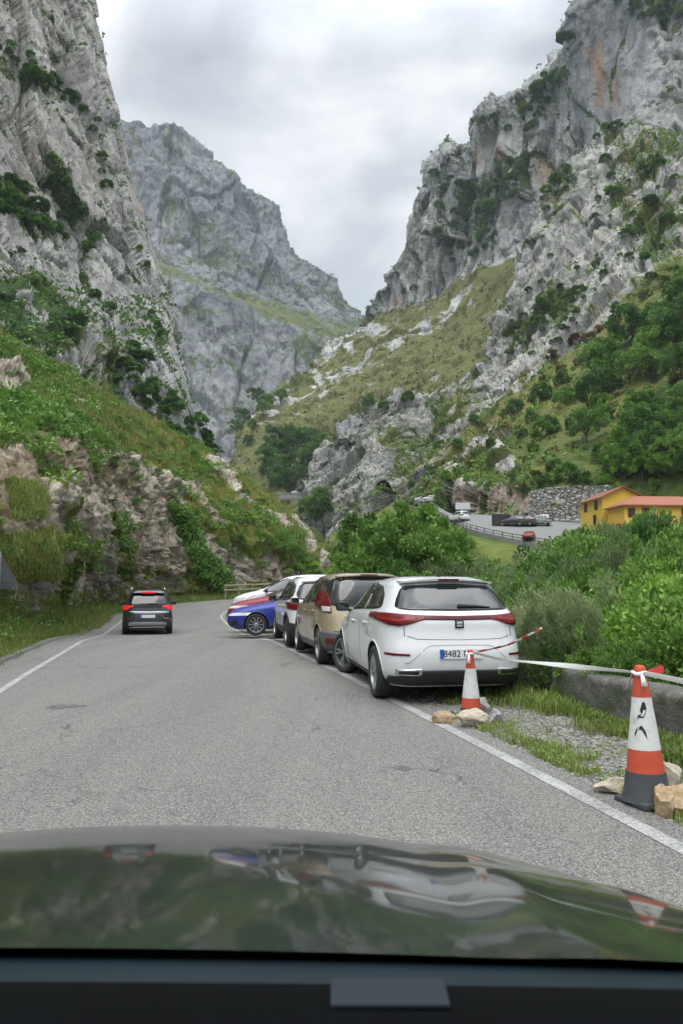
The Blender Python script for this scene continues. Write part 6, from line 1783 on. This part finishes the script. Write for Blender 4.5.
# knots tied round the tips
mk = MB()
def knot(c, r, mat, nm, parent_loc, seed, drop=.12):
    rg = np.random.default_rng(seed)
    mb = MB()
    ring = [c + np.array([r * math.cos(a), r * math.sin(a), .006 * math.sin(3 * a)]) for a in np.linspace(0, 2 * math.pi, 18)]
    mb.tube(ring, .013, 6)
    for k in range(3):
        a = rg.uniform(0, 6.28) if k else 4.2
        p = c + np.array([r * math.cos(a), r * math.sin(a), 0]) * 1.1
        q = p + np.array([math.cos(a) * .05, math.sin(a) * .05, -drop * rg.uniform(.5, 1)])
        s = np.array([-math.sin(a), math.cos(a), 0]) * .018
        b = np.array([math.cos(a), math.sin(a), 0]) * .002
        mb.add([p - s * .5, p + s * .5, q + s * 1.3, q - s, p - s * .5 + b, p + s * .5 + b, q + s * 1.3 + b, q - s + b], [[0, 1, 2, 3], [7, 6, 5, 4], [0, 4, 5, 1], [1, 5, 6, 2], [2, 6, 7, 3], [3, 7, 4, 0]])
    return mb.build(nm, mat, None, True)
M_TAPEP = simple('tape_end_white', (.74, .74, .72), .5); M_TAPER = simple('tape_end_red', (.60, .05, .05), .5)
o = knot(np.array([0, 0, .685]), rad1(.94) + .006, M_TAPEP, 'tape_knot', None, 1); o.parent = C1
o = knot(np.array([0, 0, .83]), rad2(.94) + .006, M_TAPEP, 'tape_knot', None, 2); o.parent = C2
mb = MB()
for a, l in ((-.5, .12), (.1, .16), (-.9, .10)):
    d = np.array([math.cos(a), math.sin(a), .15]); p0 = np.array([.04, 0, .83]); p1 = p0 + d * l; u_ = np.array([0, 0, .022])
    mb.add([p0 - u_ * .4, p0 + u_ * .4, p1 + u_, p1 - u_ * .8, p0 - u_ * .4 + [0, .002, 0], p0 + u_ * .4 + [0, .002, 0], p1 + u_ + [0, .002, 0], p1 - u_ * .8 + [0, .002, 0]], [[0, 1, 2, 3], [7, 6, 5, 4], [0, 4, 5, 1], [1, 5, 6, 2], [2, 6, 7, 3], [3, 7, 4, 0]])
mb.build('tape_bow', M_TAPER, C2)

# rocks weighing the cones down
def rock(label, px, py, D, size, mat, seed, rz=0, z=None):
    V, F = stone_mesh('rock', mat, 4, seed)
    V = V + (fbm(V * 3.3 + seed, 4) * .07)[:, None] * V + (facet(V * 2.3 + seed, 1.1, .3)[0] * .10)[:, None] * V
    V = V * np.array(size)
    c, s = math.cos(rz), math.sin(rz)
    V = V @ np.array([[c, s, 0], [-s, c, 0], [0, 0, 1]])
    V[:, 2] = np.maximum(V[:, 2], -size[2] * .65)
    x = at(px, py, D)[0]
    o = new_mesh('rock', V, F, [mat], True)
    o.data.set_sharp_from_angle(angle=R(28))
    o.location = (x, D, float(zroad(D)) - .02 + size[2] * .62 if z is None else z)
    return tag(o, label, 'rock', 'rocks at the foot of the cones')
def rock_mat(name, a, b, c):
    t = NT(name); v = t.coords()
    n = t.noise(v, 5, 6, .65); n2 = t.noise(v, 22, 5, .7)
    col = t.mix(t.ramp(n, [(.35, 0.), (.65, 1.)]), a, b)
    col = t.mix(t.ramp(n2, [(.5, 0.), (.7, .7)]), col, c)
    t.bump(t.math('ADD', n2, t.math('MULTIPLY', n, .6)), .7, .02)
    return t.set(color=col, rough=.9, spec=.2)
RK_T = rock_mat('rock_tan', (.30, .20, .11), (.42, .32, .20), (.48, .42, .33))
RK_B = rock_mat('rock_beige', (.40, .33, .25), (.48, .42, .34), (.55, .50, .43))
RK_G = rock_mat('rock_grey', (.22, .22, .215), (.36, .36, .35), (.46, .46, .44))
rock('tan rock at the left of the farther cone', 445, 705, 7.75, (.135, .11, .10), RK_T, 3)
rock('pale beige block in front of the farther cone', 472, 708, 7.55, (.19, .12, .115), RK_B, 8, .3)
rock('grey stone at the right of the farther cone', 496, 704, 7.7, (.105, .10, .12), RK_G, 13, .8)
rock('small grey stone behind the farther cone', 483, 690, 8.35, (.08, .08, .11), RK_G, 17, .3)
rock('pale flat stone on the gravel left of the nearer cone', 613, 774, 5.2, (.14, .10, .075), RK_B, 23, .2)
rock('pale upright stone behind the foot of the nearer cone', 667, 770, 5.3, (.13, .10, .15), RK_B, 29, .5)
rock('ochre broken block leaning on the right of the nearer cone', 676, 790, 4.72, (.15, .13, .13), RK_T, 35, .9)
rock('thin tan slab between the nearer cone and the ochre block', 664, 796, 4.70, (.07, .09, .13), RK_T, 41, .3)

# back of a triangular road sign at the left edge
root = thing('road_sign', 'grey back of a triangular road sign on a post at the left verge', 'road sign', (0, 0, 0))
SD = 13.4
base = np.array([at(-5, 640, SD)[0], SD, float(zroad(SD)) + .25])
cx_ = at(-16, 600, SD)[0]; zc = at(0, 568, SD)[2]
M_SBACK = simple('sign_back', (.085, .10, .105), .5, .4)
mb = MB(); mb.tube([base - [0, 0, .5], [base[0], SD, zc + .3]], .045, 12); mb.build('post', simple('sign_steel', (.13, .14, .145), .5, .6), root, True)
ca, sa_ = math.cos(R(42)), math.sin(R(42))
tri = [(0., .47), (.03, .46), (.43, -.20), (.42, -.25), (.39, -.27), (-.39, -.27), (-.42, -.25), (-.43, -.20), (-.03, .46)]
tri = [(x * 1.4, z * 1.4) for x, z in tri]
F_ = [(cx_ + x * ca, SD - .06 + x * sa_, zc + z) for x, z in tri]; B__ = [(x - .010 * sa_, y + .012, z) for x, y, z in F_]
n = len(tri)
mb = MB(); mb.add(F_ + B__, [list(range(n))[::-1], [i + n for i in range(n)]] + [[i, (i + 1) % n, (i + 1) % n + n, i + n] for i in range(n)])
plate = mb.build('sign_plate', M_SBACK, root)
mb = MB(); mb.tube(F_ + [F_[0]], .008, 6); mb.build('sign_rim', simple('sign_rim_red', (.22, .10, .07), .6), plate)
mb = MB(); mb.box((cx_ + .28, SD + .12, zc - .30), (.28, .05, .18), R(42), bev=.01); mb.build('clamp', simple('sign_clamp', (.05, .055, .06), .6), root)

# guardrails
M_GALV = simple('galvanised_steel', (.34, .35, .355), .5, .5, var=.25)
M_WOOD = simple('rail_wood', (.34, .29, .20), .8, var=.3, scale=2)
def guardrail(label, pts, h, n=40, post=2.2, mat=None, two=False, group=None):
    root = thing('guardrail', label, 'guardrail', (0, 0, 0), 0, group)
    C = cr_resample(np.array(pts, float), n, 0)
    L = np.concatenate([[0], np.cumsum(np.linalg.norm(np.diff(C, axis=0), axis=1))])
    for dz in ((0,) if not two else (0, -.42)):
        prof = [(.0, -.15), (.04, -.11), (.0, -.04), (.0, .04), (.04, .11), (.0, .15)] if not two else [(0, -.07), (.05, -.05), (.05, .05), (0, .07)]
        d = np.gradient(C, axis=0); d /= np.linalg.norm(d, axis=1)[:, None]; nr = np.column_stack([d[:, 1], -d[:, 0], 0 * d[:, 0]])
        k = len(prof)
        G = np.zeros((n, 2 * k, 3))
        for j, (o_, z_) in enumerate(prof):
            G[:, j] = C + nr * (o_ + .02) + np.array([0, 0, h + z_ + dz])
            G[:, 2 * k - 1 - j] = C + nr * (o_ - .0) + np.array([0, 0, h + z_ + dz])
        F = []
        for i in range(n - 1):
            for j in range(2 * k):
                F.append([i * 2 * k + j, i * 2 * k + (j + 1) % (2 * k), (i + 1) * 2 * k + (j + 1) % (2 * k), (i + 1) * 2 * k + j])
        new_mesh('rail', G.reshape(-1, 3), F, [mat or M_GALV], False, None, root)
    for q in np.arange(.3, L[-1], post):
        c = np.array([np.interp(q, L, C[:, j]) for j in range(3)])
        mb = MB(); mb.box((c[0], c[1], c[2] + h / 2 - .15), (.12, .12, h + .4)); mb.build('post', mat or M_GALV, root)
    return root
_g = [(-10.6, 66.8), (-8.6, 70.3), (-5.6, 73.6), (-2.5, 76.3)]
guardrail('pale guardrail on the outside of the bend below the rocks', [(x, y, float(zroad(y)) + .35) for x, y in _g], .85, 24, 2.0, M_WOOD, True)
fr_ = [np.array(p) + np.array([0, .3, -.05]) for p in FARROAD[8:, 0][::3]]
guardrail('dark guardrail along the outer edge of the road across the valley', fr_, .85, 60, 2.5, simple('rail_dark', (.09, .095, .095), .6, .3), True)

# ---------------------------------------------------------------- across the valley
t = NT('drystone'); v = t.coords()
vc = t.voro(t.mapping(v, (1, 1, 1.5)), 1.15, 'F1', 'Color'); sp = t.n('ShaderNodeSeparateColor'); t.l(vc, sp.inputs[0])
ve = t.voro(t.mapping(v, (1, 1, 1.5)), 1.15, 'DISTANCE_TO_EDGE')
c = t.ramp(sp.outputs[0], [(0., (.24, .235, .22)), (.5, (.36, .35, .32)), (1., (.46, .45, .42))])
c = t.mix(t.ramp(ve, [(.015, .8), (.08, 0.)]), c, (.10, .10, .085))
c = t.mix(t.ramp(t.noise(v, .6, 4), [(.56, 0.), (.66, .7)]), c, (.07, .09, .03))
t.bump(t.ramp(ve, [(0., 0.), (.18, 1.)]), 1.0, .35)
M_DRY = t.set(color=c, rough=.95, spec=.2)
def big_wall(label, pts, hs):
    n, m = 160, 28
    C = cr_resample(np.array(pts, float), n, 0); Hh = cr_resample(np.array(hs, float), n, 0)
    w = np.linspace(0, 1, m)
    G = C[:, None, :] + np.array([0, .25, 1.]) * (Hh[:, None] * w[None, :])[:, :, None]
    G[:, -1] += np.array([0, 1.2, -.1])
    P = G.reshape(-1, 3)
    f, e = facet(P * np.array([1.15, 1.15, 1.7]), 1.0, .5)
    P = P + np.array([0, -1., 0]) * (f * .25 - .14 * sstep(.12, 0, e))[:, None]
    B = C + np.array([0, 1.5, 0])
    o = new_mesh('retaining_wall', P, grid_faces(n, m), [M_DRY], True)
    return tag(o, label, 'retaining wall')
big_wall('upper wall of big pale stones below the hillside bushes left of the house', [at(530, 511, 147), at(548, 509, 146), at(570, 506, 145), at(590, 503, 144), at(612, 500, 143)], [4.0, 4.6, 4.2, 3.6, 3.2])
big_wall('lower sloping wall of pale stones behind the parked cars and the house', [at(492, 523, 143), at(515, 522, 140), at(540, 521, 137), at(570, 520, 134), at(596, 518, 131)], [.8, 1.6, 2.2, 2.9, 3.3])

# ---- yellow house with orange roofs
t = NT('yellow_render'); v = t.coords()
M_YEL = t.set(color=t.mix(t.noise(v, .8, 5, .65), (.62, .43, .06), (.74, .54, .11)), rough=.9)
def tile(name, a, b):
    t = NT(name); v = t.coords()
    wv = t.n('ShaderNodeTexWave', wave_type='BANDS', bands_direction='X'); t.l(v, wv.inputs[0]); wv.inputs['Scale'].default_value = 1.0
    t.bump(wv.outputs['Fac'], .8, .1)
    return t.set(color=t.mix(t.noise(v, 1.6, 5, .7), a, b), rough=.85)
M_TILE = tile('orange_tiles', (.28, .10, .06), (.42, .175, .105)); M_TILE2 = tile('brown_tiles', (.19, .075, .05), (.30, .13, .085))
M_SHUT = simple('brown_shutter', (.10, .035, .02), .7); M_PANE = NT('house_pane').set(color=(.02, .025, .03), rough=.08)
root = thing('yellow_house', 'yellow house with brown and orange tiled roofs among the trees', 'house', at(603, 527, 112), R(4))
# local x along the gable wall, local y back along the side wall
Wg, Ls, He, Hr = 6.4, 8.6, 4.55, 6.05
mb = MB()
mb.add([(0, 0, -2), (Wg, 0, -2), (Wg, 0, He), (Wg / 2, 0, Hr), (0, 0, He), (0, Ls, -2), (Wg, Ls, -2), (Wg, Ls, He), (Wg / 2, Ls, Hr), (0, Ls, He)],
       [[0, 1, 2, 3, 4], [9, 8, 7, 6, 5], [0, 4, 9, 5], [1, 6, 7, 2]])
mb.build('wall', M_YEL, root)
mb = MB()
o_, k = .55, (Hr - He) / (Wg / 2)
for a, b in (((-o_, He - o_ * k), (Wg / 2, Hr)), ((Wg / 2, Hr), (Wg + o_, He - o_ * k))):
    V = []
    for dz in (.03, .2):
        for (x, z) in (a, b):
            for y in (-o_, Ls + .4): V.append((x, y, z + dz))
    mb.add(V, [[0, 1, 3, 2], [4, 6, 7, 5], [0, 4, 5, 1], [2, 3, 7, 6], [0, 2, 6, 4], [1, 5, 7, 3]])
mb.build('roof', M_TILE2, root)
def window(parent, c, w, h, ax, arch=False):
    """ax: 'x' wall facing -y, 'y' wall facing -x"""
    mb = MB(); mp_ = MB()
    s1 = (w + .18, .10, h + .18) if ax == 'x' else (.10, w + .18, h + .18)
    s2 = (w, .06, h) if ax == 'x' else (.06, w, h)
    d = np.array([0, -.06, 0]) if ax == 'x' else np.array([-.06, 0, 0])
    mb.box(np.array(c), s1); f = mb.build('window', M_SHUT, parent)
    mp_.box(np.array(c) + d, (s2[0] - (.0 if ax == 'y' else .2), s2[1] - (0 if ax == 'x' else .2), s2[2] - .2)); mp_.build('pane', M_PANE, f)
window(root, (0, 2.3, 3.55), 1.0, 1.25, 'y'); window(root, (0, 6.3, 3.55), 1.0, 1.25, 'y'); window(root, (0, 2.9, 1.35), .9, 1.4, 'y')
# the low wing in front with its hipped roof
x0, x1, y0, y1, he, hr = .55, 15.5, -6.2, -.4, 2.85, 4.35
mb = MB(); mb.box(((x0 + x1) / 2, (y0 + y1) / 2, he / 2 - 1), (x1 - x0, y1 - y0, he + 2)); mb.build('wing_wall', M_YEL, root)
mb = MB(); e = .5; ym = (y0 + y1) / 2
V = [(x0 - e, y0 - e, he - .12), (x1 + e, y0 - e, he - .12), (x1 + e, y1 + .1, he - .12), (x0 - e, y1 + .1, he - .12), (x0 + 3.0, ym, hr), (x1 - 3.0, ym, hr)]
V += [(x, y, z - .18) for x, y, z in V[:4]]
mb.add(V, [[0, 1, 5, 4], [1, 2, 5], [2, 3, 4, 5], [3, 0, 4], [0, 6, 7, 1], [1, 7, 8, 2], [2, 8, 9, 3], [3, 9, 6, 0], [9, 8, 7, 6]])
mb.build('wing_roof', M_TILE, root)
for xw in (1.6, 3.7, 9.6): window(root, (xw, y0, 1.6), .9, 1.2, 'x')
mb = MB(); mb.box((x1 - 3.2, ym + .9, hr + .1), (.6, .6, 1.1)); mb.build('chimney', M_YEL, root)
mb = MB(); mb.box((3.0, -4.6, -1.2), (9.0, 8, 2.0)); mb.build('terrace', simple('terrace_brick', (.30, .10, .055), .9, var=.3), root)
_FR = FARROAD.reshape(-1, 3)
_fd = cr_resample(cr_resample(FARROAD, 500, 0), 50, 1).reshape(-1, 3)
_fx, _fy = proj(_fd)
def onroad(px, py):
    return _fd[int(np.argmin((_fx - px) ** 2 + (_fy - py) ** 2))] + np.array([0, 0, .01])
# ---- board, waste container
r_ = thing('notice_board', 'blank white board on two posts at the rock foot across the valley', 'notice board', at(463, 516, 160))
mb = MB(); mb.box((0, 0, 2.2), (3.2, .12, 1.5)); mb.build('panel', simple('board_white', (.6, .62, .63), .6), r_)
for x in (-1.3, 1.3):
    mb = MB(); mb.box((x, .1, .9), (.14, .14, 2.6)); mb.build('post', M_GALV, r_)
r_ = thing('waste_container', 'dark slatted waste enclosure beside the far parked cars', 'waste container', onroad(501, 525.5), R(8))
mb = MB(); mb.box((0, 0, .85), (3.0, 1.4, 1.9), bev=.05); mb.build('body', simple('container_dark', (.045, .04, .036), .8), r_)
mb = MB(); mb.box((0, 0, 1.95), (3.1, 1.5, .16), bev=.04); mb.build('lid', simple('container_lid', (.16, .15, .14), .8), r_)

# ---- small cars across the valley
def farcar(label, px, py, D, phi, paint_, rows, proto, scale=1.0, group='cars parked across the valley'):
    p = onroad(px, py) if px > 390 else at(px, py, D)
    if proto[0] is None:
        q = dict(paint=paint_, r=.33, axles=(-1.3, 1.3), rim='five', arches=False, nring=40, nz=24)
        for k_ in ('side_windows', 'windscreen', 'rear_window', 'tail'): q[k_] = (SUVP if rows is suv else HP)[k_]
        o, _b = build_car('parked_car', label, group, rows, q, p[0], p[1], R(phi), p[2])
        proto[0] = o
    else:
        o = copy_tree(proto[0]); o['label'] = label
        o.location = p; o.rotation_euler = (0, 0, math.pi / 2 + R(phi))
    o.scale = (scale,) * 3
    return o
PK = paint('far_black', (.03, .03, .034), .3); PS = paint('far_silver', (.34, .35, .36), .5); PR = REDC['paint']
pA, pB, pC, pD = [None], [None], [None], [None]
farcar('dark car beside the waste enclosure across the valley', 513, 526, 137, 60, PK, hat, pA, 1.2)
farcar('black car second from the waste enclosure across the valley', 522.5, 526, 136.5, 62, PK, hat, pA, 1.2)
farcar('silver SUV parked at the right of the two dark cars across the valley', 538, 525.5, 135, 65, PS, suv, pB, 1.15)
farcar('small red car on the far road just above the bushes', 529, 540, 117, 160, PR, hat, pC)
farcar('white car half hidden by the trees on the far road', 459, 522, 150, 25, W_PAINT, suv, pD, 1.25)
for i, (px, py, D, ph, pr) in enumerate([(398, 506, 262, 80, pD), (406, 504, 265, 80, pA), (414, 502.5, 268, 80, pA), (421, 501, 270, 80, pD), (428, 504, 250, 80, pA), (412, 508, 248, 80, pD), (430, 500, 268, 80, pD)]):
    farcar('tiny %s car in the row parked below the tunnel' % ('white' if pr is pD else 'dark'), px, py, D, ph, None, None, pr, 1.0, 'cars parked below the tunnel')
# ---- road on the far side of the gully with a parapet and vehicles
A_ = [at(268, 494.5, 420), at(300, 494.5, 400), at(330, 494.5, 375), at(350, 494, 360), at(392, 494, 335)]
B2 = [p + np.array([2, 10, .1]) for p in A_]
sa2, sb2 = cr_resample(np.array(A_), 60, 0), cr_resample(np.array(B2), 60, 0)
Gq = np.stack([sa2 + np.array([0, 0, -3.]), sa2, sa2 * .5 + sb2 * .5, sb2], 1)
tag(new_mesh('road', Gq.reshape(-1, 3), grid_faces(60, 4), [M_ASPH2], False), kind='structure')
o = strip_wall('parapet_wall', [p + np.array([0, .3, -.1]) for p in A_[:4]], .9, .5, M_DRY, 'low pale parapet of the road below the gully wood', 'stone wall', 0, 60, 4, .08)
for px, D, pr in [(296, 404, pD), (306, 396, pD), (318, 386, pD), (327, 379, pA)]:
    farcar('tiny %s car on the road at the mouth of the gully' % ('white' if pr is pD else 'dark'), px, 494, D + 4, 100, None, None, pr, 1.3, 'cars at the mouth of the gully')

# ---- tunnel mouth in the crag
bm = bmesh.new(); bm.from_mesh(BUTT.data)
cc = np.array([f.calc_center_median()[:] for f in bm.faces]); qx, qy = proj(cc)
ins = ((qx - 384) / 9) ** 2 + ((qy - 493) / 12) ** 2 < 1
ins &= (qy < 494) & (cc[:, 1] > 250)
bm.faces.ensure_lookup_table()
bmesh.ops.delete(bm, geom=[bm.faces[i] for i in np.where(ins)[0]], context='FACES')
bm.to_mesh(BUTT.data); bm.free()
tc_ = at(384, 494, 318)
r_ = thing('tunnel', 'dark arched tunnel mouth in the pale crag above the parked cars', 'tunnel', tc_)
n = 20; Rt, Ht = 3.9, 2.0
arc = [(-Rt, 0)] + [(Rt * math.cos(a), Ht + (Rt - .4) * math.sin(a)) for a in np.linspace(math.pi, 0, n)] + [(Rt, 0)]
mb = MB(); k = len(arc)
V = [(x, -4., z) for x, z in arc] + [(x, 70., z) for x, z in arc]
mb.add(V, [[i, i + 1, i + 1 + k, i + k] for i in range(k - 1)] + [[k + i for i in range(k)]])
mb.build('lining', simple('tunnel_rock', (.06, .058, .055), .95), r_)
mb = MB()
V = []
for s_, y in ((1.0, -4.2), (1.16, -4.2), (1.16, -1.0), (1.0, -1.0)): V += [(x * s_, y, z * s_) for x, z in arc]
F = []
for j in range(4):
    for i in range(k - 1): F.append([j * k + i, j * k + i + 1, ((j + 1) % 4) * k + i + 1, ((j + 1) % 4) * k + i])
mb.add(V, F); mb.build('portal', simple('portal_stone', (.22, .215, .2), .95, var=.3, scale=1), r_)
# ---------------------------------------------------------------- the car the photograph was taken from
M_HOOD = NT('dark_car_paint')
_v = M_HOOD.coords()
M_HOOD.bump(M_HOOD.noise(M_HOOD.mapping(_v, (1.0, .35, 1)), 5.5, 2, .5), .05, .02)
M_HOOD = M_HOOD.set(color=(.008, .014, .012), metal=.0, rough=.3, coat=.8, coat_rough=.05, spec=.25)
own = thing('dark_car', 'glossy dark bonnet and dashboard edge of the car in the foreground', 'car', (-.36, 0, 0))
ys = np.linspace(.73, 1.98, 150)
sl = np.interp(ys, [.73, .8, 1.0, 1.2, 1.4, 1.55, 1.65, 1.75, 1.85, 1.98], [6.6, 7.3, 8.9, 10.5, 12.2, 14.4, 18, 26, 40, 66])
zc = np.concatenate([[0], np.cumsum(-np.tan(R(1) * (sl[1:] + sl[:-1]) / 2) * np.diff(ys))]) + 1.062
xs = np.linspace(-.95, .95, 150)
X, Y = np.meshgrid(xs, ys, indexing='ij')
ax_ = np.abs(X)
Zd = .105 * (ax_ / .93) ** 2 + 1.3 * np.maximum(ax_ - .80, 0) ** 1.6 + .012 * sstep(.50, .62, ax_) * -1
Z = zc[None, :] - Zd * np.clip(.3 + .7 * (Y - .73) / .55, .3, 1) - .10 * (ax_ / .95) ** 4 * np.clip((Y - 1.2) / .7, 0, 1)
G = np.stack([X, Y, Z], 2)
top = G.reshape(-1, 3)
o = new_mesh('bonnet', top, grid_faces(150, 150)[:, ::-1], [M_HOOD], True, None, own)
if o.data.polygons[3000].normal.z < 0: o.data.flip_normals()
md = o.modifiers.new('thick', 'SOLIDIFY'); md.thickness = .012; md.offset = -1; md.use_rim = False
# flanks and nose below the bonnet
mb = MB()
for s in (-1, 1):
    e = G[0 if s < 0 else -1]
    V = list(e) + [(p[0] + s * .01, p[1], .25) for p in e]
    k = len(e); mb.add(V, [[i, i + 1, i + 1 + k, i + k] for i in range(k - 1)])
e = G[:, -1]; V = list(e) + [(p[0], p[1] + .02, .25) for p in e]; k = len(e)
mb.add(V, [[i, i + 1, i + 1 + k, i + k] for i in range(k - 1)])
mb.build('wing', M_HOOD, own, True)
# cowl at the foot of the windscreen, wiper arms, dashboard
M_COWL = simple('cowl_plastic', (.008, .015, .021), .5, var=.2, spec=.3)
n = 60; xs = np.linspace(-.9, .9, n)
prof = [(.735, 1.050), (.70, 1.053), (.66, 1.057), (.61, 1.062), (.58, 1.050), (.56, .95)]
V = [(x, y, z - .022 * (x / .93) ** 2) for x in xs for y, z in prof]
new_mesh('cowl', V, grid_faces(n, len(prof)), [M_COWL], True, None, own)
mb = MB()
mb.tube([(-.45, .60, 1.062), (-.1, .595, 1.070), (.30, .59, 1.069), (.70, .59, 1.05)], [.010, .012, .011, .006], 8)
mb.build('wiper', simple('wiper_rubber', (.012, .012, .013), .6), own, True)
M_DASH = simple('dashboard', (.003, .0035, .004), .95, var=.3, spec=.05)
prof = [(.545, 1.02), (.545, 1.120), (.53, 1.133), (.48, 1.143), (.40, 1.146), (.28, 1.135), (.22, 1.08), (.22, .9)]
V = [(x, y, z - .012 * (x / .9) ** 2) for x in xs for y, z in prof]
new_mesh('dashboard', V, grid_faces(n, len(prof)), [M_DASH], True, None, own)
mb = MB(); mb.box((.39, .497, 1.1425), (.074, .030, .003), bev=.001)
mb.build('dash_reflection', simple('reflection_grey', (.018, .024, .030), .6, spec=.2), own)  # thin added panel, its lighter grey painting a reflection on the dashboard
# end
